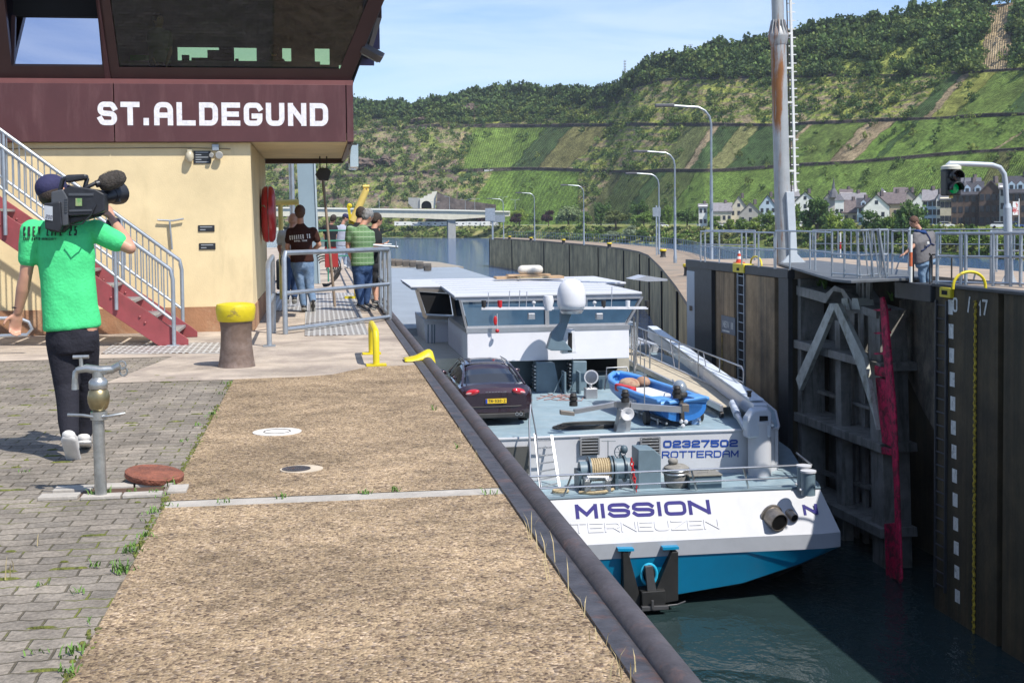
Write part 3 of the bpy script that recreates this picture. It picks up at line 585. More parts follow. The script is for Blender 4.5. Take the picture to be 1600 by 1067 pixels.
# rocky outcrops
for px, y, wd, h, lb in [(565,262,44,24,'largest outcrop of bare brown rock low on the left slope'),(605,255,28,18,'smaller rock outcrop just right of the largest one'),(738,178,34,26,'rock crag among the trees below the ridge'),(660,150+38,26,10,'low rock band below the ridge on the left'),(950,150+0,1,1,'')]:
    if not lb: continue
    nC = HX.shape[1]; c = int(np.searchsorted(XS, px)); rr = int(np.argmin(abs(HY[:, c]-y))); p = V(HP[rr, c]); s = F/math.hypot(p.x, p.y); bm = bmesh.new(); bmesh.ops.create_icosphere(bm, subdivisions=4, radius=1)
    for v in bm.verts:
        k = 1+.45*noise.fractal(v.co*2.2+V((px,0,0)), .7, 2.2, 5); v.co = V((v.co.x*wd/s/2*k, v.co.y*7*k, v.co.z*h/s/2*k))+p
    me = bpy.data.meshes.new('rock'); bm.to_mesh(me); bm.free(); me.materials.append(mat('outcrop', (.17,.12,.09), .95, var=.5, scale=.5, col2=(.06,.05,.045), bump=1, bscale=1)); tag(link('rock_outcrop', me), lb, 'rock', 'rock outcrops on the slope')
# letters on the lower vineyard wall
K = hill_knots(766); kk = K[1]; D_ = kk[1]-.6; a = far_p(757, 268.3, D_); b = far_p(777, 268.3, D_)
tag(stext('wall_lettering', 'NEEFER FRAUENBERG', a, b, 1.15, mat('white_paint', (.8,.8,.8), .5), t=.22, ext=.15), 'tiny row of white letters on the lower vineyard wall', 'lettering')
for px, yb, yt, lb in [(976.5,128,94,'thin lattice radio mast on the ridge'),(1079,75,69,'tiny cross on the wooded hilltop')]:
    D = hill_knots(px)[-1][1]+8; b = far_p(px, yb, D); t = far_p(px, yt, D); mb = MB(); mb.tube([b, (b.x,b.y,t.z)], [.5,.12], 6)
    if px < 1000:
        for k in range(5): mb.box((b.x,b.y,b.z+(t.z-b.z)*(.45+.12*k)), (1.5,.6,.8))
        tag(mb.build('radio_mast', GALV), lb, 'mast')
    else: mb.box((b.x,b.y,b.z+(t.z-b.z)*.7), (2.6,.3,.4)); tag(mb.build('summit_cross', GALV), lb, 'cross')
WINM = mat('window_dark', (.03,.035,.05), .15)
def hm(n, c): return mat('house_'+n, c, .85, var=.1, scale=.6)
HW = {'w': hm('white', (.72,.72,.69)), 'c': hm('cream', (.6,.55,.42)), 'b': hm('blue', (.42,.52,.62)), 'k': mat('brown_brick', (.12,.085,.07), .85, var=.3, scale=1.5), 's': hm('stone', (.36,.34,.32)), 't': hm('tan', (.45,.37,.27))}
HR = {'s': mat('roof_slate', (.105,.105,.12), .65, var=.3, scale=1.5), 'd': mat('roof_dark', (.04,.04,.05), .7, var=.3, scale=1.2), 'b': mat('roof_brown', (.13,.105,.105), .8, var=.3, scale=1.2), 'g': mat('roof_grey', (.21,.2,.21), .7, var=.2, scale=1.2)}
def house(px0, px1, yr, ye, D, gable, wall, roof, label, rows=2, cols=3, depth=9, wy=None, chim=True, shape=None, dorm=0, hx=.5):
    pc = (px0+px1)/2; h = hdir(pc); rt = V((h.y, -h.x, 0)); W = (px1-px0)*D/F; base = far_p(pc, 352, D); base.z = min(gz(pc, D), ZF)-3
    ze = HC+elev(pc, ye)*D; zr = HC+elev(pc, yr)*D; t = thing('house', label, 'house', tuple(base), 'village houses across the river'); o = V((base.x, base.y, 0))
    def P(u, v, z): return o+rt*u+h*v+V((0,0,z))       # u across, v away
    mb = MB(); z0 = base.z; w2 = W/2
    if gable == 'front':
        mb.prism([P(-w2,0,z0), P(w2,0,z0), P(w2,0,ze), P((hx-.5)*W,0,zr-.2), P(-w2,0,ze)], h*depth); mb.build('wall', HW[wall], t)
        m = MB(); th = .35
        for s in (-1, 1): a = P((hx-.5)*W,-.3,zr); b = P(s*(w2+.35),-.3,ze-.25); n = V((0,0,th)); m.prism([a, b, b-n, a-n], h*(depth+.6))
        ro = m.build('roof', HR[roof], t)
    elif gable == 'side':
        mb.prism([P(-w2,0,z0), P(-w2,0,ze), P(-w2,depth/2,zr-.2), P(-w2,depth,ze), P(-w2,depth,z0)], rt*W); mb.build('wall', HW[wall], t)
        m = MB(); n = V((0,0,.35))
        for s in (0, 1): a = P(-w2-.3, depth/2, zr); b = P(-w2-.3, -.4 if s == 0 else depth+.4, ze-.2); m.prism([a, b, b-n, a-n], rt*(W+.6))
        ro = m.build('roof', HR[roof], t)
    else:  # hipped or pyramid
        mb.prism([P(-w2,0,z0), P(w2,0,z0), P(w2,depth,z0), P(-w2,depth,z0)], V((0,0,ze-z0))); mb.build('wall', HW[wall], t)
        e = .3; k = 0 if gable == 'pyramid' else w2*.55; m = MB()
        m.add([tuple(P(-w2-e,-e,ze)), tuple(P(w2+e,-e,ze)), tuple(P(w2+e,depth+e,ze)), tuple(P(-w2-e,depth+e,ze)), tuple(P(-k,depth/2,zr)), tuple(P(k,depth/2,zr))], [(0,1,5,4),(1,2,5),(2,3,4,5),(3,0,4),(3,2,1,0)])
        ro = m.build('roof', HR[roof], t)
    if chim: m = MB(); c = P(w2*.4, depth*.5, zr); m.box((c.x,c.y,zr+.1), (.9,.9,1.8)); m.build('chimney', HR['b'], ro)
    hgt = ze-(base.z+3); 
    for j in range(rows):
        for i in range(cols):
            u = -w2+W*(i+.5)/cols; z = base.z+3+hgt*(j+.55)/rows; c = P(u, -.03, z); m = MB(); m.prism([P(u-.5,-.06,z-.75), P(u+.5,-.06,z-.75), P(u+.5,-.06,z+.75), P(u-.5,-.06,z+.75)], h*.2); m.build('window', WINM, t)
    if gable == 'front' and zr-ze > 3: m = MB(); z = ze+(zr-ze)*.3; u = (hx-.5)*W; m.prism([P(u-.5,-.06,z-.6), P(u+.5,-.06,z-.6), P(u+.5,-.06,z+.6), P(u-.5,-.06,z+.6)], h*.2); m.build('window', WINM, t)
    for i in range(dorm):
        u = -w2+W*(i+.5)/dorm; z = ze+(zr-ze)*.4; v = depth/2*.15; m = MB(); m.prism([P(u-.8,v,ze), P(u+.8,v,ze), P(u+.8,v,z+.2), P(u,v,z+1.0), P(u-.8,v,z+.2)], h*3); dm = m.build('dormer', HW['b' if wall in 'kb' else 'w'], t)
        m = MB(); m.prism([P(u-.4,v-.05,z-.8), P(u+.4,v-.05,z-.8), P(u+.4,v-.05,z+.1), P(u-.4,v-.05,z+.1)], h*.1); m.build('window', WINM, dm)
    return t
HS = [(1092,1105,318,322,455,'side','w','g','small white house at the left end of the village',2,2,7),(1112,1143,316.5,329,450,'side','c','g','long cream house under a wide grey roof',1,4),
 (1141,1168,306,327,452,'front','c','s','tall cream gabled house with one window beside the long grey roof',2,3),(1155,1190,316,334,440,'front','s','s','wide plain grey gable house left of the mast',1,3),
 (1187,1212,304,322,460,'front','b','d','pale blue house with steep dark roof left of the mast',2,3),(1230,1249,289,307,470,'hip','s','g','grey stone house with hipped roof just right of the mast',1,2),
 (1243,1273,299,314,445,'front','w','d','cream house with dark gable and blue balcony right of the mast',2,3),(1313,1331,295,302,480,'side','s','b','brown roofed house right behind the church spire',1,2),
 (1316,1351,301,316,440,'side','s','g','long grey roof between the church and the white gable',1,3),(1317,1340,312,331,425,'side','t','b','low brown roofed house under the church',1,2),
 (1340,1358,309,323,418,'side','b','d','dark roof with blue dormer left of the white gable',2,2),(1351,1388,303,322,415,'front','w','d','plain white gable house, widest white wall of the village',1,2),
 (1374,1413,300,317,432,'side','t','b','long brown roof right of the white gable',1,4),(1379,1400,293,300,480,'side','w','s','house with grey roof in the back row',1,2),(1399,1443,292,302,470,'side','s','b','long brownish roof highest in the back row',1,4),
 (1427,1449,300,314,405,'front','w','d','white gabled house just behind the operator',2,2),(1443,1463,296,312,368,'side','b','g','light blue house with tall windows left of the signal lamps',3,3),(1463,1471,300,312,362,'front','w','d','narrow white house beside the light blue one',3,1),
 (1470,1489,303,310,352,'side','c','s','cream house with slim windows under the signal lamps',2,3),(1489,1533,283,303,340,'side','k','d','large dark brick house right of the signal lamps',3,5),(1532,1564,281,300,330,'front','k','b','brick house with white bay window left of the signal pole',3,4),
 (1562,1571,285,292,326,'side','w','g','narrow white wall beside the signal pole',3,1),(1576,1612,274,300,318,'side','k','d','dark roofed brick house with dormers at the right edge',3,4),(1612,1650,284,300,318,'front','w','s','white house beyond the right edge',3,3),
 (1286,1301,302,312,455,'front','c','d','small cream gable left of the church spire',2,1),(1328,1346,298,304,500,'side','w','d','flat dark roof with white wall right behind the low church roof',1,2),(1412,1430,297,307,440,'front','s','d','grey gable below the long roof of the back row',1,1),(1449,1470,288,297,500,'side','s','g','pale roof at the back above the light blue house',1,2),(1504,1530,277,286,420,'side','s','s','slate roof peeping over the large brick house',1,2),(1205,1216,311,323,470,'side','c','b','low brown roof hard against the mast',1,1)]
for q in HS:
    a = q[:9]; r_ = q[9:]; house(*a, rows=r_[0], cols=r_[1], depth=(r_[2] if len(r_) > 2 else 9), dorm=(3 if (a[0] == 1489 or a[0] == 1576) else 1 if a[0] in (1340,) else 0))
ch = thing('church', 'church with slim grey spire rising above the village roofs', 'church', tuple(far_p(1302, 350, 440)))
def spire(px, yt, yb, w, D, par, name='spire'):
    b = far_p(px, yb, D); t = far_p(px, yt, D); r = w*D/F/2; mb = MB(); n = 8; mb.lathe([(r,0),(r*.62,(t.z-b.z)*.3),(r*.3,(t.z-b.z)*.45),(.05,t.z-b.z)], b, n=n); return mb.build(name, HR['s'], par)
spire(1302.5, 278, 309, 18, 440, ch); b = far_p(1302.5, 309, 440); MB().bb(b.x-1.8,b.x+1.8,b.y,b.y+3.6,-3,b.z).build('tower', HW['s'], ch)
t2 = house(1305, 1318, 302, 313, 425, 'pyramid', 'w', 's', 'small white timbered turret house below the church spire', 1, 2, depth=4, chim=False)
tt = thing('roof_turret', 'pointed dark turret above the large dark brick house', 'turret', tuple(far_p(1507, 291, 342))); spire(1507, 271, 291, 8, 342, tt)
# parked cars and campers
CARC = {'white': (.75,.76,.77), 'grey': (.3,.31,.33), 'blue': (.05,.1,.28), 'red': (.35,.04,.03), 'black': (.03,.03,.035)}
def mini_car(px, off, colr, label, yaw=.1):
    D = DW(px)+off; p = gp(px, D); t = thing('parked_car', label, 'car', tuple(p), 'cars parked along the far bank'); h = hdir(px); rt = V((h.y,-h.x,0)); rt = (M.Rotation(yaw,3,'Z') @ rt); fw = V((-rt.y, rt.x, 0))
    def P(u,v,z): return p+rt*u+fw*v+V((0,0,z))
    prof = [(-2.1,.35),(2.1,.35),(2.15,.8),(1.3,.95),(-1.9,1.0),(-2.15,.8)]; mb = MB(); mb.prism([P(u,-.85,z) for u,z in prof], fw*1.7); bd = mb.build('body', mat('car_'+colr, CARC[colr], .3, coat=.6), t)
    cab = [(-1.8,.98),(1.1,.95),(.5,1.45),(-1.3,1.48)]; mb = MB(); mb.prism([P(u,-.75,z) for u,z in cab], fw*1.5); mb.build('cabin', WINM, t); mb = MB(); mb.prism([P(-1.35,-.72,1.47),P(.5,-.72,1.45),P(.4,-.72,1.52),P(-1.2,-.72,1.54)], fw*1.44); mb.build('roof', mat('car_'+colr, CARC[colr]), t)
    for u in (-1.3, 1.3):
        for v in (-.86, .72): mb = MB(); mb.cone(P(u,v,.33), P(u,v+.14,.33), .33, n=12); mb.build('wheel', DARK, t)
for px, off, c_, lb in [(1098,36,'white','white parked car farthest left before the village'),(1124,36,'white','white parked car left of a larger white one by the barn'),(1136,34,'white','white parked car by the foot of the tall gabled house'),(1157,34,'white','white parked car left of the red one'),(1165,38,'grey','grey parked car among the white ones by the plain gable'),
   (1176,34,'grey','grey parked car before the plain grey gable'),(1189,33,'white','white parked car left of the mast'),(1199,35,'grey','dark grey parked car right against the mast'),(1237,34,'red','red parked car just right of the mast'),(1251,34,'white','white parked car right of the red one'),(1036,30,'white','lone white car on the road by the second sign board'),
   (1477,33,'white','white parked car right behind the operator'),(1563,30,'white','white parked car left of the signal pole'),(1586,28,'blue','blue parked car by the flag')]: mini_car(px, off, c_, lb)
def camper(px, off, i, lb):
    D = DW(px)+off; p = gp(px, D); h = hdir(px); rt = V((h.y,-h.x,0)); t = thing('camper_van', lb, 'camper van', tuple(p), 'white campers parked below the bridge'); Lc = 6.0
    def P(u,v,z): return p+rt*u+h*v+V((0,0,z))
    mb = MB(); mb.prism([P(-Lc/2,0,.5),P(Lc/2,0,.5),P(Lc/2,0,1.5),P(Lc/2-.7,0,2.0),P(Lc/2-.3,0,2.9),P(-Lc/2,0,2.9)], h*2.2); mb.build('body', mat('car_white', CARC['white']), t)
    mb = MB(); mb.prism([P(-1.8,-.04,1.5),P(-.6,-.04,1.5),P(-.6,-.04,2.1),P(-1.8,-.04,2.1)], h*.1); mb.build('window', WINM, t)
    for u in (-1.8, 1.9): mb = MB(); mb.cone(P(u,-.05,.4), P(u,.2,.4), .4, n=10); mb.build('wheel', DARK, t)
cw = ['first camper from the left under the bridge','second camper from the left under the bridge','third camper from the left under the bridge','fourth camper from the left under the bridge','fifth camper from the left under the bridge','camper just left of the bridge pier','camper hard against the left of the pier','camper just right of the bridge pier','second camper right of the pier','third camper right of the pier','fourth camper right of the pier','camper left of the purple tree','camper by the grey sign board']
for i, px in enumerate([624,636,649,661,673,683,694,717,727,737,747,760,771]): camper(px, 36+3*math.sin(i*2.3), i, 'white '+cw[i])
fl = thing('flag_pole', 'white flag pole with red and white flag before the right edge houses', 'flag', tuple(gp(1592, DW(1592)+22))); b = gp(1592, DW(1592)+22); b.z -= .3
MB().cone(b, b+V((0,0,8)), .09, n=6).build('pole', mat('white_paint', (.8,.8,.8)), fl); MB().bb(b.x-1.4,b.x-.1,b.y,b.y+.04,b.z+4.6,b.z+7.4).build('flag', mat('flag_red', (.5,.08,.08), scale=1.2, col2=(.7,.7,.7), mixlo=.45, mixhi=.5), fl)
# ================================================================== guide wall beyond the chamber
GZ = -1.8
WALLC = mat('guide_wall_concrete', (.5,.37,.19), .9, var=.35, scale=.5, col2=(.22,.17,.1), mixlo=.45, mixhi=.7, streak=(1.2,1.2,.12), bump=.5, bscale=6)
TOPC = mat('walkway_concrete', (.3,.22,.155), .9, var=.2, scale=.8, col2=(.22,.19,.15), bump=.4, bscale=14)
edge = [at(x, y, GZ) for x, y in [(765,373.2),(800,374.8),(850,378),(890,381.5),(935,385.5),(975,390.5),(1000,395.5),(1015,401.5),(1035,421),(1060,452)]]+[V((13.0,42.5,GZ))]
def offs(pts, d):
    out = []
    for i, p in enumerate(pts):
        a = pts[max(i-1,0)]; b = pts[min(i+1, len(pts)-1)]; t = (b-a); t.z = 0; t.normalize(); out.append(p+V((-t.y, t.x, 0))*d)
    return out
back = offs(edge, 4.2)
gw = thing('guide_wall', 'long brown concrete guide wall curving away beyond the lock gates', 'wall', tuple(edge[-1]))
mb = MB(); n = len(edge); vs = [tuple(p) for p in edge]+[tuple(p) for p in back]+[(p.x,p.y,-9) for p in edge]+[(p.x,p.y,-9) for p in back]
fs = []
for i in range(n-1): fs += [(i,i+1,n+i+1,n+i),(i,2*n+i,2*n+i+1,i+1),(n+i,n+i+1,3*n+i+1,3*n+i)]
fs += [(0,n,3*n,2*n),(n-1,3*n-1,4*n-1,2*n-1)]; mb.add(vs, fs); mb.build('wall_body', WALLC, gw)
mb = MB(); e2 = offs(edge, -.12); b2 = offs(back, .1)
for i in range(n-1): mb.prism([e2[i]+V((0,0,.02)), e2[i+1]+V((0,0,.02)), b2[i+1]+V((0,0,.02)), b2[i]+V((0,0,.02))], (0,0,.16))
mb.build('coping', TOPC, gw); GT = GZ+.18
mb = MB(); ee = offs(edge, -.03)
for i in range(n-1):
    ln = (ee[i+1]-ee[i]).length; k = max(1, round(ln/22))
    for j in range(k): p = ee[i].lerp(ee[i+1], j/k); mb.box((p.x,p.y,-5.2), (.16,.16,6.6))
mb.build('expansion_joint', mat('joint_black', (.02,.018,.016), .8), gw)
SGALV = mat('lamp_post_steel', (.3,.33,.36), .4, .5, var=.12, scale=4)
def lamp_post(px, yb, ytop, label, base=None):
    b = base or at(px, yb, GT); D = math.hypot(b.x, b.y); top = atD(px, ytop, D).z; H = top-b.z; t = thing('street_lamp', label, 'street lamp', tuple(b), 'curved lamp posts along the guide wall'); mb = MB()
    mb.lathe([(.13,0),(.13,.5),(.1,.55),(.085,H*.6)], b, n=10); mb.box(b+V((0,-.1,H*.42)), (.1,.12,.3)); mb.build('pole', SGALV, t, True)
    c = b+V((0,0,H*.6)); rt = V((-1,.1,0)).normalized(); pts = [c, b+V((0,0,H-.9))]+[b+rt*(.9*(1-math.cos(R(a))))+V((0,0,H-.9+.9*math.sin(R(a)))) for a in (25,50,75)]+[b+rt*2.0+V((0,0,H+.06))]
    mb = MB(); mb.tube(pts, .06, 8); mb.build('arm', SGALV, t, True)
    e = b+rt*2.45+V((0,0,H+.08)); mb = MB(); mb.box(e, (1.0,.3,.16), math.atan2(rt.y, rt.x)); mb.build('lamp_head', mat('lamp_head_grey', (.1,.1,.11), .5), t, bevel=.04); return t
for a in [(1112,434,167,'nearest and tallest curved lamp post left of the mast'),(1055,411,238,'second nearest curved lamp post, left of the nearest'),(1030,398,272,'third curved lamp post, with a sign board behind it'),(912.5,383,290,'curved lamp post standing alone on the middle of the wall'),(835.5,376.5,302,'curved lamp post near the far tip of the guide wall'),(787,374,311,'farthest curved lamp post, beside the grey sign board')]: lamp_post(*a)
BLKST = mat('bollard_black', (.03,.028,.027), .6, var=.3); YEL_ = mat('yellow_paint', (.75,.53,.02), .5, var=.12, scale=5, col2=(.45,.3,.03), mixlo=.6, mixhi=.75)
def wall_bollard(px, yb, label):
    b = at(px, yb, GT); t = thing('mooring_bollard', label, 'bollard', tuple(b), 'yellow capped bollards on the guide wall'); MB().lathe([(.27,0),(.22,.1),(.21,.4),(.27,.5)], b, n=14).build('post', BLKST, t, True); MB().lathe([(.275,.5),(.29,.52),(.29,.62),(.26,.66)], b, n=14).build('cap', YEL_, t, True)
for px, y, lb in [(1075,431,'nearest yellow capped bollard, at the foot of the nearest lamp'),(1036,402,'second yellow capped bollard, by the third lamp'),(952,388.5,'third yellow capped bollard from the right'),(880.5,381.5,'fourth yellow capped bollard from the right'),(829.5,377.5,'fifth yellow capped bollard, left of a lamp'),(796,375,'farthest yellow capped bollard near the wall tip')]: wall_bollard(px, y, lb)
BLUEG = mat('blue_grey_rail', (.12,.17,.23), .5, .3)
mb = MB(); bk = offs(edge, 3.8); pts = [p+V((0,0,.18)) for p in bk]
railing(mb, pts, 1.15, .03, (1,.5), 1.7); tag(mb.build('walkway_railing', BLUEG), 'blue grey railing along the far edge of the guide wall', 'railing')
sb = thing('sign_board', 'grey river sign boards seen from behind on a post at the wall tip', 'sign', tuple(at(770,374,GT))); b = at(770,374.5,GT); D = math.hypot(b.x,b.y); s = F/D
MB().bb(b.x-.15,b.x+.15,b.y-.1,b.y+.1,b.z,b.z+49/s).build('post', GALV, sb); MB().bb(b.x-1.3,b.x+.4,b.y-.3,b.y-.15,b.z+29/s,b.z+49/s).build('board', GALV, sb); MB().bb(b.x-.4,b.x+2.2,b.y+.15,b.y+.28,b.z+27/s,b.z+38/s).build('board', SGALV, sb)
sb = thing('sign_board', 'small grey sign board behind the third lamp post', 'sign', tuple(at(1026,399,GT))); b = at(1026,399,GT); D = math.hypot(b.x,b.y); s = F/D
MB().bb(b.x-.05,b.x+.05,b.y-.05,b.y+.05,b.z,b.z+77/s).build('post', GALV, sb); MB().bb(b.x-.35,b.x+.35,b.y-.1,b.y-.06,b.z+60/s,b.z+74/s).build('board', SGALV, sb)
# ================================================================== near quay: ground, edge, lock wall
def extrude_profile(mb, prof, y0, y1):
    n = len(prof); mb.add([(x, y0, z) for x, z in prof]+[(x, y1, z) for x, z in prof], [(i, i+1, n+i+1, n+i) for i in range(n-1)])
def sheet(name, pts, z, m, kind='structure'):
    me = bpy.data.meshes.new(name); me.from_pydata([(p[0], p[1], z) for p in pts], [], [tuple(range(len(pts)))]); me.materials.append(m); o = link(name, me); tag(o, kind=kind); return o
def aggregate_mat():
    m = bpy.data.materials.new('exposed_aggregate'); m.use_nodes = True; t = m.node_tree; b = t.nodes['Principled BSDF']; l = t.links.new; b.inputs['Roughness'].default_value = .85; b.inputs['Specular IOR Level'].default_value = .25
    g = N(t, 'ShaderNodeNewGeometry'); vo = N(t, 'ShaderNodeTexVoronoi', Scale=85.0); l(g.outputs['Position'], vo.inputs['Vector'])
    sp = N(t, 'ShaderNodeSeparateColor'); l(vo.outputs['Color'], sp.inputs[0]); cr = N(t, 'ShaderNodeValToRGB'); e = cr.color_ramp
    for i, (p, c) in enumerate([(0,(.1,.07,.055)),(.22,(.23,.175,.12)),(.45,(.35,.27,.18)),(.62,(.41,.325,.215)),(.8,(.28,.215,.15)),(.93,(.54,.44,.33)),(1,(.16,.13,.12))]):
        if i < 2: e.elements[i].position = p; e.elements[i].color = rgba(c)
        else: q = e.elements.new(p); q.color = rgba(c)
    l(sp.outputs[0], cr.inputs[0])
    n1 = N(t, 'ShaderNodeTexNoise', Scale=4.5, Detail=9.0, Roughness=.75); l(g.outputs['Position'], n1.inputs['Vector']); n0 = N(t, 'ShaderNodeTexNoise', Scale=1.1, Detail=5.0, Roughness=.6); l(g.outputs['Position'], n0.inputs['Vector'])
    r = N(t, 'ShaderNodeMapRange'); r.inputs[1].default_value = .47; r.inputs[2].default_value = .68; r.inputs[3].default_value = 1.04; r.inputs[4].default_value = .56; l(n1.outputs[0], r.inputs[0])
    r0 = N(t, 'ShaderNodeMapRange'); r0.inputs[1].default_value = .35; r0.inputs[2].default_value = .65; r0.inputs[3].default_value = .74; r0.inputs[4].default_value = 1.2; l(n0.outputs[0], r0.inputs[0])
    n4 = N(t, 'ShaderNodeTexNoise', Scale=22.0, Detail=4.0, Roughness=.7); l(g.outputs['Position'], n4.inputs['Vector']); r4 = N(t, 'ShaderNodeMapRange'); r4.inputs[1].default_value = .4; r4.inputs[2].default_value = .6; r4.inputs[3].default_value = 1.08; r4.inputs[4].default_value = .85; l(n4.outputs[0], r4.inputs[0])
    mm0 = N(t, 'ShaderNodeMath', operation='MULTIPLY'); l(r.outputs[0], mm0.inputs[0]); l(r4.outputs[0], mm0.inputs[1])
    mm = N(t, 'ShaderNodeMath', operation='MULTIPLY'); l(mm0.outputs[0], mm.inputs[0]); l(r0.outputs[0], mm.inputs[1])
    wt = N(t, 'ShaderNodeVectorMath', operation='MULTIPLY'); wt.inputs[1].default_value = (1.0,.935,.85); l(cr.outputs[0], wt.inputs[0]); mu = N(t, 'ShaderNodeVectorMath', operation='SCALE'); l(wt.outputs[0], mu.inputs[0]); l(mm.outputs[0], mu.inputs['Scale']); l(mu.outputs[0], b.inputs['Base Color'])
    ad = N(t, 'ShaderNodeMath', operation='MULTIPLY_ADD'); l(vo.outputs['Distance'], ad.inputs[0]); ad.inputs[1].default_value = -.8; l(n1.outputs[0], ad.inputs[2])
    bp = N(t, 'ShaderNodeBump', Strength=.7, Distance=.012); l(ad.outputs[0], bp.inputs['Height']); l(bp.outputs[0], b.inputs['Normal']); return m
def paver_mat():
    m = bpy.data.materials.new('interlocking_pavers'); m.use_nodes = True; t = m.node_tree; b = t.nodes['Principled BSDF']; l = t.links.new; b.inputs['Roughness'].default_value = .9; b.inputs['Specular IOR Level'].default_value = .2
    g = N(t, 'ShaderNodeNewGeometry'); nd = N(t, 'ShaderNodeTexNoise', Scale=14.0, Detail=2.0); l(g.outputs['Position'], nd.inputs['Vector'])
    w = N(t, 'ShaderNodeVectorMath', operation='MULTIPLY_ADD'); l(nd.outputs['Color'], w.inputs[0]); w.inputs[1].default_value = (.012,.012,0); l(g.outputs['Position'], w.inputs[2])
    # zigzag of the interlocking edge
    sx = N(t, 'ShaderNodeSeparateXYZ'); l(w.outputs[0], sx.inputs[0]); q = N(t, 'ShaderNodeMath', operation='PINGPONG'); l(sx.outputs['X'], q.inputs[0]); q.inputs[1].default_value = .055
    yy = N(t, 'ShaderNodeMath', operation='MULTIPLY_ADD'); l(q.outputs[0], yy.inputs[0]); yy.inputs[1].default_value = .25; l(sx.outputs['Y'], yy.inputs[2])
    cx = N(t, 'ShaderNodeCombineXYZ'); l(sx.outputs['X'], cx.inputs[0]); l(yy.outputs[0], cx.inputs[1])
    br = N(t, 'ShaderNodeTexBrick', Scale=1.0); br.inputs['Brick Width'].default_value = .2; br.inputs['Row Height'].default_value = .112; br.inputs['Mortar Size'].default_value = .006; br.inputs['Mortar Smooth'].default_value = .4; br.inputs['Bias'].default_value = 0
    br.inputs['Color1'].default_value = (.265,.23,.19,1); br.inputs['Color2'].default_value = (.19,.168,.142,1); br.inputs['Mortar'].default_value = (.11,.095,.07,1); l(cx.outputs[0], br.inputs['Vector'])
    n1 = N(t, 'ShaderNodeTexNoise', Scale=2.2, Detail=7.0, Roughness=.7); l(g.outputs['Position'], n1.inputs['Vector']); n2 = N(t, 'ShaderNodeTexNoise', Scale=60.0, Detail=4.0); l(g.outputs['Position'], n2.inputs['Vector'])
    r1 = N(t, 'ShaderNodeMapRange'); r1.inputs[1].default_value = .3; r1.inputs[2].default_value = .7; r1.inputs[3].default_value = .6; r1.inputs[4].default_value = 1.3; l(n1.outputs[0], r1.inputs[0])
    r2 = N(t, 'ShaderNodeMapRange'); r2.inputs[1].default_value = .3; r2.inputs[2].default_value = .7; r2.inputs[3].default_value = .75; r2.inputs[4].default_value = 1.25; l(n2.outputs[0], r2.inputs[0])
    mm = N(t, 'ShaderNodeMath', operation='MULTIPLY'); l(r1.outputs[0], mm.inputs[0]); l(r2.outputs[0], mm.inputs[1])
    mu = N(t, 'ShaderNodeVectorMath', operation='SCALE'); l(br.outputs[0], mu.inputs[0]); l(mm.outputs[0], mu.inputs['Scale'])
    # moss in some of the joints
    n3 = N(t, 'ShaderNodeTexNoise', Scale=1.7, Detail=5.0, Roughness=.7); l(g.outputs['Position'], n3.inputs['Vector']); r3 = N(t, 'ShaderNodeMapRange'); r3.inputs[1].default_value = .52; r3.inputs[2].default_value = .6; l(n3.outputs[0], r3.inputs[0])
    mj = N(t, 'ShaderNodeMath', operation='MULTIPLY'); l(r3.outputs[0], mj.inputs[0]); l(br.outputs['Fac'], mj.inputs[1]); mx = N(t, 'ShaderNodeMix', data_type='RGBA'); mx.inputs['B'].default_value = (.14,.15,.035,1); l(mj.outputs[0], mx.inputs['Factor']); l(mu.outputs[0], mx.inputs['A']); l(mx.outputs['Result'], b.inputs['Base Color'])
    hh = N(t, 'ShaderNodeMath', operation='MULTIPLY_ADD'); l(br.outputs['Fac'], hh.inputs[0]); hh.inputs[1].default_value = -1.0; l(n2.outputs[0], hh.inputs[2]); bp = N(t, 'ShaderNodeBump', Strength=.8, Distance=.01); l(hh.outputs[0], bp.inputs['Height']); l(bp.outputs[0], b.inputs['Normal']); return m
PXE = -.80; YJ = 6.5; YP = 11.7
AGG = aggregate_mat(); PAV = paver_mat()
PAD = mat('pad_concrete', (.43,.36,.29), .9, var=.22, scale=1.6, col2=(.29,.24,.2), mixlo=.45, mixhi=.62, bump=.35, bscale=30)
LIGHTC = mat('joint_concrete', (.38,.35,.31), .9, var=.15, scale=5, bump=.3, bscale=30)
QW = mat('lock_wall_concrete', (.1,.09,.07), .9, var=.35, scale=.7, col2=(.035,.035,.028), mixlo=.4, mixhi=.65, streak=(1.5,1.5,.1), bump=.6, bscale=8)
q = thing('lock_wall', 'lock wall below the near steel quay edge', 'wall', (.5, 3, -9)); MB().bb(-40,1.08,-12,78,-9,-.02).build('wall_body', QW, q)
sheet('paving', [(-40,-12),(PXE,-12),(PXE,YP),(-1.95,YP),(-1.6,13.9),(-40,13.9)], -.006, PAV)
sheet('quay_apron', [(PXE,-12),(.94,-12),(.94,YJ-.09),(PXE,YJ-.07)], .0, AGG); sheet('quay_apron', [(PXE,YJ+.09),(.94,YJ+.07),(.94,YP+.75),(.45,YP+.7),(.1,YP+.15),(-.2,YP+.05),(PXE,YP)], .0, AGG)
sheet('expansion_strip', [(PXE,YJ-.07),(.94,YJ-.09),(.94,YJ+.07),(PXE,YJ+.09)], -.003, LIGHTC)
sheet('concrete_pad', [(PXE,YP),(-.2,YP+.05),(.1,YP+.15),(.45,YP+.7),(.94,YP+.75),(.94,78),(-40,78),(-40,13.9),(-1.6,13.9),(-1.95,YP)], -.002, PAD)
STL = mat('weathered_steel', (.075,.07,.075), .5, .35, var=.35, scale=9, col2=(.17,.085,.06), mixlo=.56, mixhi=.74, bump=.3, bscale=35)
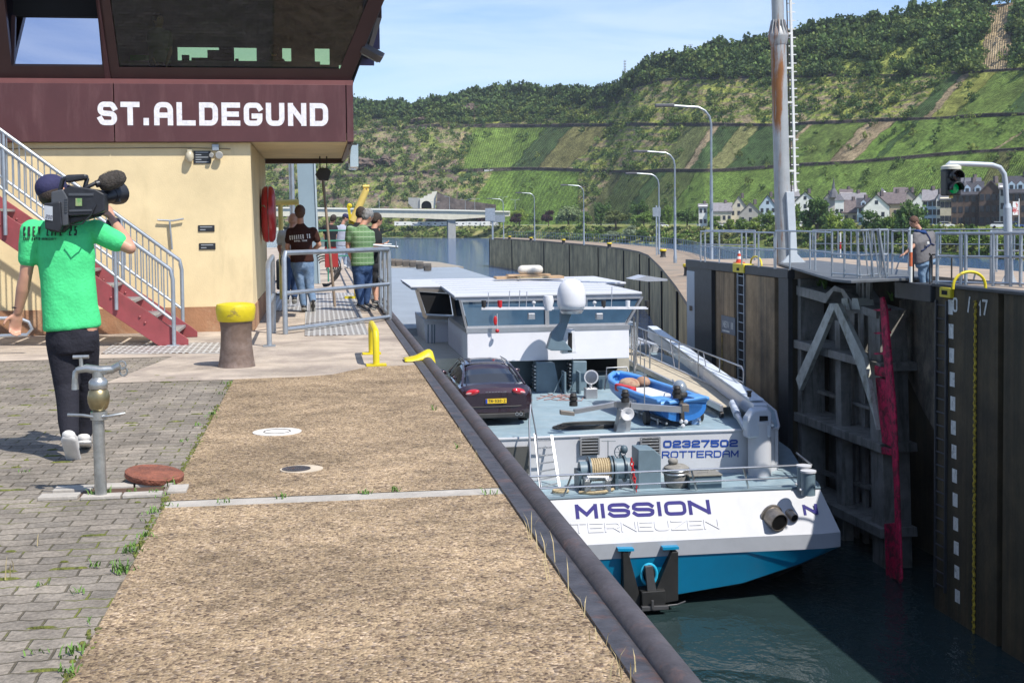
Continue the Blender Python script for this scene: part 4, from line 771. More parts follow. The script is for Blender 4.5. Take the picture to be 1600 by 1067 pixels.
STLT = mat('worn_tube_steel', (.085,.075,.08), .6, .3, var=.25, scale=7, col2=(.2,.11,.085), mixlo=.55, mixhi=.72, bump=.25, bscale=30)
ed = thing('steel_quay_edge', 'dark rusty steel edge with rounded nose running along the near quay', 'quay edge', (1,4,0))
mb = MB(); extrude_profile(mb, [(.932,-.05),(.932,.012),(1.0,.013),(1.025,.006),(1.035,-.02)], -12, 78); mb.build('edge_plate', STL, ed)
mb = MB(); extrude_profile(mb, [(1.075+.056*math.cos(R(a)), -.005+.05*math.sin(R(a))) for a in range(200,-61,-20)]+[(1.1,-.5)], -12, 78); mb.build('nose', STLT, ed, True)
# ---- edge weeds and joint weeds
def tuft(mb, p, n, h, spread=.5, w=.006):
    for i in range(n):
        a = random.uniform(0, 2*PI); l_ = h*random.uniform(.5, 1.1); o = V(p)+V((random.gauss(0,.02), random.gauss(0,.02), 0)); d = V((math.cos(a), math.sin(a), 0)); s = V((-d.y, d.x, 0))*w
        m_ = o+d*l_*spread*.35+V((0,0,l_*.6)); e = o+d*l_*spread*random.uniform(.6,1.1)+V((0,0,l_*.85)); mb.add([tuple(o-s), tuple(o+s), tuple(m_+s*.8), tuple(m_-s*.8), tuple(e)], [(0,1,2,3),(3,2,4)])
GRS = mat('weed_green', (.1,.2,.03), .7, var=.3, scale=9); DRY = mat('dry_grass', (.42,.34,.18), .8, var=.25, scale=9); MOSS = mat('moss', (.16,.17,.03), .95, var=.4, scale=30, col2=(.08,.1,.02), bump=1, bscale=80)
mb = MB()
for px, py, n, h in [(105,1052,16,.05),(110,1022,20,.06),(60,1020,8,.04),(190,893,36,.085),(205,862,26,.07),(228,838,18,.05),(240,800,14,.05),(262,758,24,.07),(245,772,14,.05),(262,790,10,.04),(148,776,22,.07),(165,772,26,.07),(205,770,14,.05),(200,757,0,0),(570,771,14,.045),(440,777,18,.045),(350,784,12,.04),(620,767,18,.05),(60,915,8,.03),(150,882,14,.04),(40,738,8,.03),(118,925,8,.04),(285,690,8,.04),(330,648,14,.05),(345,616,12,.05),(352,600,12,.05),(310,665,10,.04),(680,640,8,.09),(765,772,10,.06),(715,700,6,.06)]:
    if n: tuft(mb, at(px, py), n, h*.7, .9, .0035)
for k in range(22):
    y = random.uniform(4, 11.6); tuft(mb, (PXE-.03+random.gauss(0,.02), y, 0), 4, .022, .9, .003)
tag(mb.build('weeds', GRS), 'small green weeds growing in the joints of the quay paving', 'weeds', kind='stuff')
mb = MB()
for px, py, n, h in [(832,842,9,.14),(842,862,7,.13),(853,880,6,.16),(862,905,5,.1),(888,930,3,.22),(893,945,5,.09),(905,965,5,.1),(927,1000,4,.08),(945,1015,5,.09),(972,1058,12,.12),(982,1064,8,.1),(668,600,5,.12),(722,690,5,.1),(745,722,5,.08),(20,905,5,.1),(28,890,5,.12),(60,850,4,.1),(735,700,5,.08)]: tuft(mb, at(px, py), max(2, n//2), h, .4, .0022)
tag(mb.build('dry_grass', DRY), 'dry straw stalks growing along the inner side of the steel edge', 'dry grass', kind='stuff')
mb = MB()
for k in range(320):
    X = random.uniform(-4.2, PXE-.02); Y = 3.6+9*random.random(); n_ = noise.noise(V((X*1.3, Y*1.3, 5)))
    if n_ < .1 and random.random() < .9: continue
    Yr = round(Y/.112)*.112; mb.ell((X, Yr, -.006), (random.uniform(.015,.07), random.uniform(.006,.014), .008), n=7, k=4)
for k in range(420):
    Y = random.uniform(3.8, 11.6)
    if noise.noise(V((3, Y*.9, 2))) > -.1: mb.ell((PXE-.012+random.gauss(0,.014), Y, -.005), (random.uniform(.004,.013), random.uniform(.006,.02), .008), n=6, k=4)
tag(mb.build('moss', MOSS, smooth=True), 'yellow green moss in the joints of the paving', 'moss', kind='stuff')
# ---- things standing on the quay
b0 = at(370, 572); RUST = mat('worn_bollard_iron', (.16,.11,.085), .55, .3, var=.25, scale=6, col2=(.26,.2,.17), mixlo=.45, mixhi=.7, bump=.2, bscale=20)
bo = thing('mooring_bollard', 'thick brown iron bollard with a bright yellow top, on the near quay', 'bollard', tuple(b0))
MB().lathe([(.185,0),(.178,.03),(.168,.1),(.158,.2),(.152,.3),(.152,.38),(.16,.44),(.168,.465)], b0, n=40).build('post', RUST, bo, True)
YELB = mat('bright_yellow', (.62,.5,.012), .45, var=.08, scale=6, col2=(.32,.24,.05), mixlo=.6, mixhi=.66, bump=.15, bscale=30)
MB().lathe([(.172,.455),(.184,.47),(.196,.56),(.196,.6),(.185,.625),(.12,.638),(.0,.642)], b0, n=40).build('cap', YELB, bo, True)
hp = thing('hoop_rail', 'low yellow hoop rail standing on two feet near the quay edge', 'hoop rail', tuple(at(584,562))); a, b = at(588,571), at(581,553); b.x = a.x; mb = MB()
hz = V((0,0,1)); mb.tube([a, a+hz*.26, a+hz*.32+V((0,.03,0)), a+hz*.34+V((0,.1,0)), b+hz*.34-V((0,.1,0)), b+hz*.32-V((0,.03,0)), b+hz*.26, b], .033, 12); mb.build('hoop', YELB, hp, True)
for p in (a, b): mb = MB(); mb.box(p+V((0,0,.008)), (.2,.14,.016)); mb.build('foot_plate', YELB, hp)
# yellow edge guard over the nose of the steel edge
c0 = at(650, 563); vs = []; nu, nv = 14, 12
for i in range(nu):
    u = i/(nu-1)
    for j in range(nv):
        v = j/(nv-1); a_ = R(-10+200*v); rr = .045+.05*(u**.8); x = .84+.32*u; zz = .008+max(0, math.sin(a_))*rr*1.25*(.25+.95*u) ; y = c0.y-.02+math.cos(a_)*(.16-.08*u); zz *= math.sqrt(max(.02, 1-max(0,(u-.72)/.28)**2)); zz -= .03*max(0,u-.72)/.28*(1-abs(math.sin(a_))); vs.append((x, y, zz+.004*math.sin(9*u+3*v)))
me = bpy.data.meshes.new('guard'); me.from_pydata(vs, [], [(i*nv+j, i*nv+j+1, (i+1)*nv+j+1, (i+1)*nv+j) for i in range(nu-1) for j in range(nv-1)]); me.polygons.foreach_set('use_smooth', [True]*len(me.polygons)); me.materials.append(YELB)
o = tag(link('rope_guard', me), 'yellow flared sheet guard lying over the steel edge', 'guard'); sm = o.modifiers.new('s', 'SOLIDIFY'); sm.thickness = .006
wd = thing('inlaid_disc', 'flat white painted disc with a thin round seam, set in the apron', 'disc', tuple(at(433,675))); c0 = at(433,675); WHP = mat('worn_white', (.66,.63,.58), .8, var=.12, scale=20, col2=(.45,.38,.3), mixlo=.58, mixhi=.7)
MB().prism([(c0.x+(.165+.012*noise.noise(V((a,0,0))))*math.cos(R(a)), c0.y+(.155+.015*noise.noise(V((a,4,0))))*math.sin(R(a)), .0) for a in range(0,360,12)], (0,0,.005)).build('disc', WHP, wd)
mb = MB(); mb.tube([(c0.x+.09*math.cos(R(a)), c0.y+.09*math.sin(R(a)), .0055) for a in range(0,360,15)], .0035, 5, closed=True); mb.build('seam_ring', BLKST, wd)
c0 = at(463,733); dr = thing('drain_cover', 'small round dark drain cover with pale patch beside it', 'drain cover', tuple(c0)); MB().lathe([(.083,0),(.083,.006),(.0,.007)], c0, n=24).build('lid', STL, dr); MB().prism([(c0.x+.03+(.125+.03*noise.noise(V((a,0,0))))*math.cos(R(a*1.0)), c0.y+.115*math.sin(R(a)), 0) for a in range(0,360,20)], (0,0,.003)).build('surround', mat('patch', (.5,.42,.32), .9, scale=12), dr)
# manhole of the standpipe
c0 = at(188, 769); mh = thing('manhole', 'open square manhole of pale concrete blocks around the standpipe', 'manhole', tuple(c0))
for dx, dy, a, b in [(-.26,.12,.2,.12),(-.05,.15,.2,.1),(.16,.16,.2,.09),(-.3,-.06,.2,.1),(-.08,-.1,.2,.08),(.13,-.1,.2,.08),(.3,0,.1,.17)]: mb = MB(); mb.box(c0+V((dx,dy,.004)), (a,b,.02), .05*dx); mb.build('kerb_block', LIGHTC, mh, bevel=.004)
MB().bb(c0.x-.2,c0.x+.22,c0.y-.05,c0.y+.09,-.02,.0035).build('shaft', mat('wet_rust', (.09,.05,.03), .8, scale=12), mh)
c1 = at(241, 752); rot = M.Rotation(R(7), 3, 'Y') @ M.Rotation(R(4), 3, 'X'); RD = mat('rusty_lid', (.25,.085,.05), .85, var=.25, scale=16, col2=(.16,.06,.04), bump=.7, bscale=60)
mb = MB(); mb.T = M.Translation(c1+V((.0,.0,.02))) @ rot.to_4x4(); mb.lathe([(.155,0),(.16,.006),(.16,.03),(.15,.036),(.14,.033),(.11,.033),(.105,.036),(0,.036)], n=40); tag(mb.build('iron_disc', RD, smooth=True), 'rusty red round cast iron lid lying beside the standpipe', 'lid')
h0 = at(158, 776); hy = thing('standpipe', 'grey metal hydrant standpipe with brass ball and tap', 'standpipe', tuple(h0)); CHR = mat('zinc_fitting', (.42,.43,.42), .35, .8, var=.2, scale=20); BRS = mat('dull_brass', (.3,.25,.14), .38, .8, var=.2, scale=20)
lean = V((-.012,0,1)); 
def hpnt(x, z, y=0): return h0+V((x-.012*z, y, z))
mb = MB(); mb.tube([hpnt(0,0), hpnt(0,.42)], .031, 20); mb.build('pipe', CHR, hy, True)
mb = MB(); mb.lathe([(.03,.405),(.044,.41),(.044,.45),(.03,.455)], hpnt(0,0), n=20); mb.tube([hpnt(0,.425,-.03),hpnt(.07,.432,-.04),hpnt(.14,.44,-.02)], .008, 8); mb.tube([hpnt(0,.425,-.03),hpnt(-.07,.438,-.03),hpnt(-.15,.44,-.01)], .008, 8); mb.build('clamp', CHR, hy, True)
mb = MB(); mb.lathe([(.03,.455),(.045,.47),(.055,.5),(.057,.53),(.05,.56),(.035,.575)], hpnt(.0,0), n=24); mb.build('brass_ball', BRS, hy, True)
mb = MB(); mb.lathe([(.045,.57),(.048,.575),(.048,.61),(.04,.62),(.028,.63),(.028,.66)], hpnt(0,0), n=24); mb.build('collar', CHR, hy, True)
mb = MB(); mb.tube([hpnt(-.1,.67),hpnt(-.05,.68),hpnt(.02,.665),hpnt(.09,.67)], [.016,.021,.025,.02], 14); mb.tube([hpnt(.08,.67),hpnt(.12,.69)], .02, 12); mb.build('cross_pipe', CHR, hy, True)
mb = MB(); mb.tube([hpnt(-.08,.68),hpnt(-.105,.66),hpnt(-.11,.62),hpnt(-.11,.57)], [.015,.015,.015,.019], 12); mb.tube([hpnt(-.075,.69),hpnt(-.075,.735)], .01, 8); mb.tube([hpnt(-.115,.74),hpnt(-.035,.74)], .01, 8); mb.build('tap', CHR, hy, True)
mb = MB(); mb.tube([hpnt(.13+.02*math.cos(R(a)), .69+.022*math.sin(R(a))) for a in range(0,360,40)], .005, 6, closed=True); mb.tube([hpnt(.135+.02*math.cos(R(a)), .655+.022*math.sin(R(a)), .01) for a in range(0,360,40)], .005, 6, closed=True); mb.build('valve_key', CHR, hy, True)
# ================================================================== lock control building
YF = 17.05; YC_ = 16.95
def wz(py, px=300, Y=YF): return atY(px, py, Y).z
def wx(px, py, Y=YF): return atY(px, py, Y).x
YELW = mat('yellow_render', (.72,.58,.34), .9, var=.1, scale=1.3, col2=(.5,.4,.23), mixlo=.55, mixhi=.85, streak=(2.2,2.2,.35), bump=.12, bscale=60)
BASEB = mat('brown_base_paint', (.33,.17,.09), .9, var=.2, scale=2, col2=(.42,.27,.16), mixlo=.5, mixhi=.65, bump=.3, bscale=30)
FASC = mat('maroon_metal', (.092,.033,.034), .42, .1, var=.1, scale=2, col2=(.15,.07,.068), mixlo=.5, mixhi=.8, streak=(3,3,.5)); FASL = mat('maroon_trim', (.17,.06,.055), .45, var=.1); FRM = mat('brown_frame', (.065,.026,.022), .45, var=.1, scale=3)
zs = 2.5; zs = wz(222, 300, YC_); zt = wz(130, 300, YC_); xr = atY(541, 175, YC_).x; xe = atY(552, 175, YC_).x; xwl = -8.0; xc = -.89; YB_ = 21.7
bd = thing('control_building', 'cream rendered lock control building with a maroon glazed control room above', 'building', (-3, YF, 0))
MB().bb(xwl,xc,YF,YB_,.33,zs-.004).build('wall', YELW, bd); MB().bb(xwl-.005,xc+.012,YF-.012,YB_+.01,-.01,.332).build('base_band', BASEB, bd)
MB().bb(xwl,xe-.06,YC_+.06,YB_+.05,zs+.02,zs+.12).build('soffit', YELW, bd)
mb = MB(); mb.bb(xc,xe-.05,YB_-.02,YB_+.14,zs-.06,zs+.14); mb.bb(xe-.08,xe-.03,YC_+.04,YB_,zs-.03,zs+.02); mb.build('soffit_edge', FRM, bd)
mb = MB(); mb.bb(xe-.03,xe+.1,YC_+1.2,YC_+1.9,zs-.3,zs+.05); mb.build('metal_duct', mat('bare_sheet_metal', (.6,.6,.6), .12, .95, var=.1), bd, bevel=.02)
xj = atY(178, 175, YC_).x; mb = MB()
for a, b in ((xwl, xj-.006), (xj+.006, xr-.006), (xr+.006, xe)): mb.bb(a,b,YC_,YC_+.06,zs,zt-.012)
mb.bb(xe-.06,xe,YC_+.06,YB_+.1,zs,zt-.012); fa = mb.build('fascia', FASC, bd, bevel=.004)
mb = MB(); mb.bb(xwl,xe+.004,YC_+.012,YC_+.2,zt-.012,zt+.05); mb.bb(xe-.16,xe+.004,YC_+.2,YB_+.1,zt-.012,zt+.05); mb.build('flashing', FASL, bd)
MB().bb(xwl,xe-.05,YC_+.06,YB_+.05,zs+.12,zt).build('floor_slab', DARK, bd)
WPL = mat('hand_painted_white', (.74,.72,.74), .7, var=.14, scale=22, col2=(.5,.44,.48), mixlo=.6, mixhi=.7)
a = atY(153,196,YC_); b = atY(513,197.5,YC_); a.y = b.y = YC_-.001
stext('painted_name', 'ST.ALDEGUND', a, b, .305, WPL, fa, t=.225, gapf=.3, ext=.002)
# control room: outward leaning glazing
LN = .36       # outward lean per metre
def fp(px, py):
    """point of the leaning front plane seen at a pixel"""
    d = ray(px, py); y0 = YC_+.1; k = (y0 + LN*(zt+.05) - LN*0 - (CC.y) - LN*0 - LN*CC.z + 0)/(d.y + LN*d.z); return CC + d*k
def on(X, z, off=0): return V((X, YC_+.1-LN*(z-zt-.05)-off, z))
zb = zt+.05; ztop = zb+2.3; gz0 = fp(300,104).z
def slx(px, py): return fp(px, py).x
def memb(mb, xa0, xb0, za, xa1, xb1, zb2, th=.1, off=.0):
    mb.prism([on(xa0,za,off), on(xb0,za,off), on(xb1,zb2,off), on(xa1,zb2,off)], (0,th,0))
lean_r = (slx(592,2)-slx(541,124))/(fp(592,2).z-fp(541,124).z)
def xr_(z, x0): return x0+lean_r*(z-zb)
mb = MB(); memb(mb, xwl, xr_(zb,xe-.03), zb, xwl, xr_(gz0-.015,xe-.03), gz0-.015)
x1 = slx(531,104); z1 = gz0
k1 = [(slx(0,60)-3, slx(18,104)), (slx(160,104), slx(186,104))]
for xa, xb in k1: memb(mb, xa, xb, gz0-.015, xa-.02, xb-.13 if xb > -3.4 else xb, ztop)
memb(mb, x1, xr_(gz0-.015,xe-.03), gz0-.015, x1+lean_r*(ztop-gz0), xr_(ztop,xe-.03), ztop)
mb.build('window_frame', FRM, bd)
mb = MB(); memb(mb, slx(163,104), slx(172,104), zb, slx(163,104)-.02, slx(165,104)-.1, ztop, .03, .03); mb.build('mullion_cover', FASC, bd)
def glass_mat(name, tint, gl, refl, rough=0):
    m = bpy.data.materials.new(name); m.use_nodes = True; t = m.node_tree; l = t.links.new; t.nodes.remove(t.nodes['Principled BSDF']); tr = N(t, 'ShaderNodeBsdfTransparent'); tr.inputs[0].default_value = rgba(tint); g = N(t, 'ShaderNodeBsdfGlossy'); g.inputs['Roughness'].default_value = rough; g.inputs[0].default_value = rgba(gl)
    fr = N(t, 'ShaderNodeFresnel'); fr.inputs[0].default_value = 1.5; ad = N(t, 'ShaderNodeMath', operation='ADD', use_clamp=True); ad.inputs[1].default_value = refl; l(fr.outputs[0], ad.inputs[0]); ms = N(t, 'ShaderNodeMixShader'); l(ad.outputs[0], ms.inputs[0]); l(tr.outputs[0], ms.inputs[1]); l(g.outputs[0], ms.inputs[2]); l(ms.outputs[0], t.nodes['Material Output'].inputs[0]); return m
GL = glass_mat('tinted_glass', (.72,.8,.55), (.7,.68,1), .015); GLS = glass_mat('mirror_glass', (.1,.1,.12), (.9,.92,1), .72)
mb = MB(); mb.prism([on(slx(184,104),gz0-.02,-.04), on(x1+.03,gz0-.02,-.04), on(x1+.03+lean_r*(ztop-gz0),ztop,-.04), on(slx(184,104)-.13,ztop,-.04)], (0,.012,0)); mb.build('window_pane', GL, bd)
# left sash tilted open the other way, it mirrors the sky
a = fp(18,104); b = fp(162,104); zq = fp(90,18).z; a.z = b.z = gz0-.02; mb = MB(); th = .22*(zq-gz0)
mb.prism([(a.x,a.y+.06,a.z),(b.x,b.y+.06,b.z),(b.x,b.y+.06+th,zq),(a.x,a.y+.06+th,zq)], (0,.012,0)); mb.build('window_pane', GLS, bd)
mb = MB(); mb.prism([(a.x,a.y+.03+th,zq),(b.x,b.y+.03+th,zq),(b.x,b.y+.02,ztop),(a.x,a.y+.02,ztop)], (0,.03,0)); mb.build('overhang_reflection', DARK, bd)  # dark panel standing in for the roof overhang mirrored in the window
mb = MB(); 
for (p, q_) in (((a.x,a.y+.05,a.z),(a.x,a.y+.05+th,zq)),((b.x,b.y+.05,b.z),(b.x,b.y+.05+th,zq)),((a.x,a.y+.04,a.z+.01),(b.x,b.y+.04,b.z+.01))): mb.bar(p, q_, .05, .05)
mb.build('sash', FRM, bd)
MB().bb(xwl-.2,xr_(ztop,xe)+.25,YC_-1.2,YB_+.5,ztop,ztop+.35).build('roof', FASC, bd)
# room shell behind
INT = mat('room_interior', (.13,.11,.19), .9, var=.3, scale=1.5); mb = MB(); yb = YB_-.1; zA = atY(340,100,yb).z; zB = atY(340,74,yb).z; mb.bb(xwl,xe-.1,yb,yb+.08,zb,zA); mb.bb(xwl,xe+.6,yb,yb+.08,zB,ztop)
for p0, p1 in ((0,277),(401,441),(455,492)): mb.bb(wx(p0,90,yb) if p0 else xwl, wx(p1,90,yb), yb, yb+.08, zA, zB)
mb.bb(wx(515,90,yb), xe+.5, yb, yb+.08, zA, zB); mb.bb(xwl,xwl+.1,YC_+.3,yb,zb,ztop); mb.bb(xwl+.1,xe-.1,YC_+.3,yb,zb,zb+.02); mb.build('inner_wall', INT, bd)
mb = MB(); mb.bb(xe+.35,xe+.42,YC_+.4,yb,zb+.9,ztop); mb.bb(xe-.08,xe+.0,YC_+.3,yb,zb,zb+.25); mb.build('end_wall', FRM, bd)
dsk = thing('control_desk', 'dark control desk with monitors inside the control room', 'desk', (wx(340,100,20.5), 20.5, zb)); zd = atY(340,99,20.6).z; MB().bb(wx(205,98,20.6),wx(500,98,20.6),20.3,20.9,zb+.02,zd).build('desk_top', INT, dsk)
for p0, p1, y0, y1 in ((325,343,80,99),(343,364,75,99),(300,330,92,99),(285,296,88,99),(360,366,76,99),(368,373,93,99)): mb = MB(); mb.bb(wx(p0,90,20.6), wx(p1,90,20.6), 20.5, 20.6, wz(y1,340,20.6), wz(y0,340,20.6)); mb.build('monitor', DARK, dsk)
mb = MB(); mb.bb(wx(205,90,20.4), wx(250,90,20.4), 20.3, 20.34, wz(97,230,20.4), wz(88,230,20.4)); mb.build('green_screen', mat('green_screen', (.02,.25,.04), .4), dsk)
# plaques, lamps, hook rod on the facade
def plaque(px, py, w_, h_, label):
    p = atY(px, py, YF); s = F/(YF+.3)/1.0; W = w_/s; H = h_/s; t = thing('wall_plaque', label, 'plaque', tuple(p), 'black plaques on the cream wall'); MB().bb(p.x-W/2,p.x+W/2,YF-.012,YF,p.z-H/2,p.z+H/2).build('plate', mat('plaque_black', (.018,.02,.024), .4), t, bevel=.003)
    mb = MB(); n = 2 if h_ < 12 else 5
    for i in range(n): z = p.z+H*(.5-(i+.65)/(n+.3)); mb.bb(p.x-W*.38,p.x-W*.05 if i % 2 else p.x+W*.36,YF-.0145,YF-.012,z-.006,z+.006)
    mb.build('engraving', mat('plaque_letters', (.3,.32,.34), .6), t)
plaque(316,246,25,19,'largest black plaque, up under the maroon fascia'); plaque(322.5,357,24,9.5,'upper of the two small black plaques'); plaque(324,385,24,9.5,'lower of the two small black plaques')
wl = thing('wall_lamp', 'pair of round grey floodlights beside the largest plaque', 'lamp', tuple(atY(338,240,YF)))
for px, py, r_ in ((331,242,.03),(343,242,.05)): p = atY(px,py,YF); mb = MB(); mb.lathe([(r_*.5,0),(r_,.03),(r_,.06),(r_*.9,.07)], (p.x,YF-.02,p.z), axis=(0,-1,-.2), n=18); mb.build('lamp_shade', GREYC, wl, True)
p = atY(337,231,YF); MB().box((p.x,YF-.03,p.z), (.09,.06,.09)).build('bracket', GALV, wl, bevel=.01)
p = atY(297,245,YF); mb = MB(); mb.lathe([(.02,0),(.05,-.03),(.055,-.09),(.03,-.14)], (p.x,YF-.06,p.z+.07), n=16); mb.bb(p.x-.03,p.x+.03,YF-.06,YF,p.z+.06,p.z+.09); tag(mb.build('bulkhead_lamp', mat('aged_glass', (.5,.45,.33), .3), smooth=True), 'small yellowed bulkhead lamp left of the largest plaque', 'lamp')
mb = MB(); yq = YF-.04; mb.tube([atY(246,341,yq)-V((0,0,.02)), atY(248,344,yq), atY(270,345,yq), atY(287,342,yq)], .012, 8); mb.tube([atY(265,345,yq), atY(269,390,yq)], .013, 8); tag(mb.build('valve_key_rod', GALV, smooth=True), 'grey T-handled rod hanging on the cream wall', 'rod')
# conduit line
mb = MB(); mb.tube([atY(0,233,YF-.015), atY(150,232,YF-.015), atY(290,231,YF-.015), atY(360,233,YF-.015)], .006, 6); tag(mb.build('cable_conduit', mat('old_cable', (.2,.16,.1), .7)), 'thin cable running along the top of the cream wall', 'cable')
lr = thing('lifebuoy_case', 'glossy red lifebuoy case on the side wall of the building', 'lifebuoy case', tuple(atX(419,335,-.79))); cpt = atX(420,335,-.765); RED = mat('red_plastic', (.42,.02,.025), .35, var=.08, coat=.3)
for s in (-1, 1):
    mb = MB(); k = 28; ring = []
    prof = [(0,.0),(0,.085),(.012,.1),(.34,.095),(.41,.06),(.425,.0)]
    for i, (dd, w_) in enumerate([(0,.0),(0.0,.43),(.05,.43),(.085,.39),(.1,.3)]):
        ring.append([(cpt.x+s*(.006+dd*1.0), cpt.y+w_*.8*math.cos(2*PI*j/k), cpt.z+w_*math.sin(2*PI*j/k)) for j in range(k)])
    vs = [v for r_ in ring for v in r_]; fs = [(i*k+j, i*k+(j+1)%k, (i+1)*k+(j+1)%k, (i+1)*k+j) for i in range(len(ring)-1) for j in range(k)]+[tuple((len(ring)-1)*k+j for j in range(k))]
    mb.add(vs, fs); mb.build('shell', RED, lr, True)
mb = MB(); mb.tube([(cpt.x-.1,cpt.y-.37,cpt.z+.12),(cpt.x-.06,cpt.y-.4,cpt.z+.13),(cpt.x-.03,cpt.y-.38,cpt.z+.1)], .01, 6); mb.build('latch', BRS, lr)
# ---- external stair
st = thing('steel_staircase', 'red stringer steel staircase with grey tubular handrails against the cream wall', 'staircase', tuple(at(270,530)))
YN, YFR = 15.15, 16.25; pb = at(262,531); SL = .73; REDP = mat('red_oxide_paint', (.27,.055,.06), .5, var=.12, scale=3, col2=(.2,.05,.05), mixlo=.5, mixhi=.7)
xb = atY(248,531,YN).x; xtip = atY(294,521,YN).x; Z0 = 0
def sx(z): return xb-z/SL
for yy in (YN, YFR):
    dz = .34; mb = MB(); L_ = 4.6; mb.prism([(xb,yy,0),(xtip,yy,0),(xtip,yy,.07),(xtip-.06,yy,.12),(xb-L_,yy,L_*SL+dz+.02),(xb-L_,yy,L_*SL)], (0,.03,0)); s_ = mb.build('stringer', REDP, st, bevel=.004)
    mb = MB()
    for k in range(14): x = xb-.15-.32*k; mb.ell((x, yy-.004, (xb-x)*SL+.17), .016, n=8, k=5); mb.ell((x-.06, yy-.004, (xb-x)*SL+.24), .016, n=8, k=5)
    mb.build('bolts', REDP, s_)
for k in range(16): z = .16+.185*k; x = xb+.28-z/SL; mb = MB(); mb.bb(x-.14,x+.14,YN+.03,YFR,z-.03,z); mb.build('tread', GALV, st)
def rail_line(mb, yy, h0_, pbot, r=.022):
    xs_ = atY(pbot[0], pbot[1], yy).x; return xs_
for nm, yy, top, low, xpost, basey in (('near', YN-.03, (266,421,0,228), (266,497,0,292), 272, 531), ('far', YFR+.03, (281,407,0,203), (281,480,0,275), 286, 518)):
    mb = MB(); P = lambda x, y: atY(x, y, yy); r_ = .025
    t0 = P(top[0], top[1]); t1 = P(top[2], top[3]); d = (t1-t0); t1 = t0+d*1.3; base = P(xpost, basey); base.z = 0
    mb.tube([base, V((base.x,yy,t0.z-.12)), V((base.x-.015,yy,t0.z-.05)), t0, t1], r_, 10); l0 = P(low[0], low[1]); l1 = l0+(P(low[2],low[3])-l0)*1.3; mb.tube([V((base.x,yy,l0.z-.02)), l0, l1], r_*.8, 8)
    m0 = l0.lerp(t0, .83); m1 = l1.lerp(t1, .83)
    for k in range(1, 5): q = k/4.0; x = l0.x+(l1.x-l0.x)*q; zt_ = t0.z+(t1.z-t0.z)*q; mb.cone((x,yy,(xb-x)*SL+.1),(x,yy,zt_), r_*.9, n=8)
    mb.build('handrail', GALV, st, True)
    mb = MB()
    for k in range(1, 38): q = k/38; x = l0.x+(l1.x-l0.x)*q; mb.cone((x,yy,l0.z+(l1.z-l0.z)*q),(x,yy,t0.z+(t1.z-t0.z)*q-.0), .008, n=6)
    mb.build('balusters', GALV, st)
for yy in (YN-.03,): p = atY(272,531,yy); MB().bb(p.x-.08,p.x+.06,yy-.05,yy+.05,0,.015).build('foot_plate', GALV, st)
# lower hand rail hoop at far left behind the cameraman
mb = MB(); a = atY(0,495,14.6); mb.tube([a-V((.6,0,0)), atY(30,497,14.6), atY(45,503,14.6), atY(50,514,14.6), atY(42,523,14.6), atY(0,526,14.6)-V((.6,0,0))], .02, 8); tag(mb.build('hoop_rail', GALV, smooth=True), 'low grey tubular hoop at the left edge behind the cameraman', 'hoop rail')
def grating_mat():
    m = bpy.data.materials.new('grating'); m.use_nodes = True; t = m.node_tree; b = t.nodes['Principled BSDF']; l = t.links.new; g = N(t, 'ShaderNodeNewGeometry'); sx_ = N(t, 'ShaderNodeSeparateXYZ'); l(g.outputs['Position'], sx_.inputs[0])
    def wave(o, f, th):
        a = N(t, 'ShaderNodeMath', operation='MULTIPLY'); l(sx_.outputs[o], a.inputs[0]); a.inputs[1].default_value = f; b_ = N(t, 'ShaderNodeMath', operation='FRACT'); l(a.outputs[0], b_.inputs[0]); c = N(t, 'ShaderNodeMath', operation='GREATER_THAN'); l(b_.outputs[0], c.inputs[0]); c.inputs[1].default_value = th; return c.outputs[0]
    w1 = wave('X', 14, .62); w2 = wave('Y', 5.5, .5); w = N(t, 'ShaderNodeMath', operation='MAXIMUM'); l(w1, w.inputs[0]); l(w2, w.inputs[1]); mx = N(t, 'ShaderNodeMix', data_type='RGBA'); mx.inputs['A'].default_value = (.13,.1,.085,1); mx.inputs['B'].default_value = (.5,.49,.47,1); l(w.outputs[0], mx.inputs['Factor']); l(mx.outputs['Result'], b.inputs['Base Color']); b.inputs['Roughness'].default_value = .55; b.inputs['Metallic'].default_value = .3
    bp = N(t, 'ShaderNodeBump', Strength=.6, Distance=.01); l(w.outputs[0], bp.inputs['Height']); l(bp.outputs[0], b.inputs['Normal']); return m
GRT = grating_mat()
def grate(pts, label):
    mb = MB(); mb.prism([V((p.x,p.y,0)) for p in [at(*q) for q in pts]], (0,0,.006)); tag(mb.build('floor_grating', GRT), label, 'grating', 'floor gratings')
grate([(476,525),(576,523),(553,458),(478,458)], 'long steel floor grating in front of the railing and under it'); grate([(430,486),(474,486),(474,456),(433,456)], 'small floor grating under the man in the brown shirt'); grate([(158,553),(345,552),(350,536),(180,536)], 'wide floor grating at the foot of the staircase')
# ---- tubular platform railing
rl = thing('safety_railing', 'grey tubular safety railing across the platform, people leaning behind it', 'railing', tuple(at(446,522))); A_, B_ = at(446,522), at(609,500); r_ = .034
def up(p, z): return V((p.x, p.y, z))
mb = MB(); mb.tube([up(A_,0), up(A_,.98), up(A_,1.05)+(B_-A_)*.01, up(B_,1.04)-(B_-A_)*.01, up(B_,.98), up(B_,0)], r_, 10); mb.build('end_frame', GALV, rl, True)
for z0, z1 in ((.53,.53),(.06,.05)): mb = MB(); mb.tube([up(A_,z0), up(B_,z1)], r_*.85, 10); mb.build('rail', GALV, rl, True)
E_ = V((B_.x-.03, 23.2, 0)); mb = MB(); mb.tube([up(B_,1.0), up(E_,1.0)], r_*.85, 8); mb.tube([up(B_,.5), up(E_,.5)], r_*.8, 8); mb.tube([up(B_,.06), up(E_,.06)], r_*.8, 8); mb.build('side_rails', GALV, rl, True)
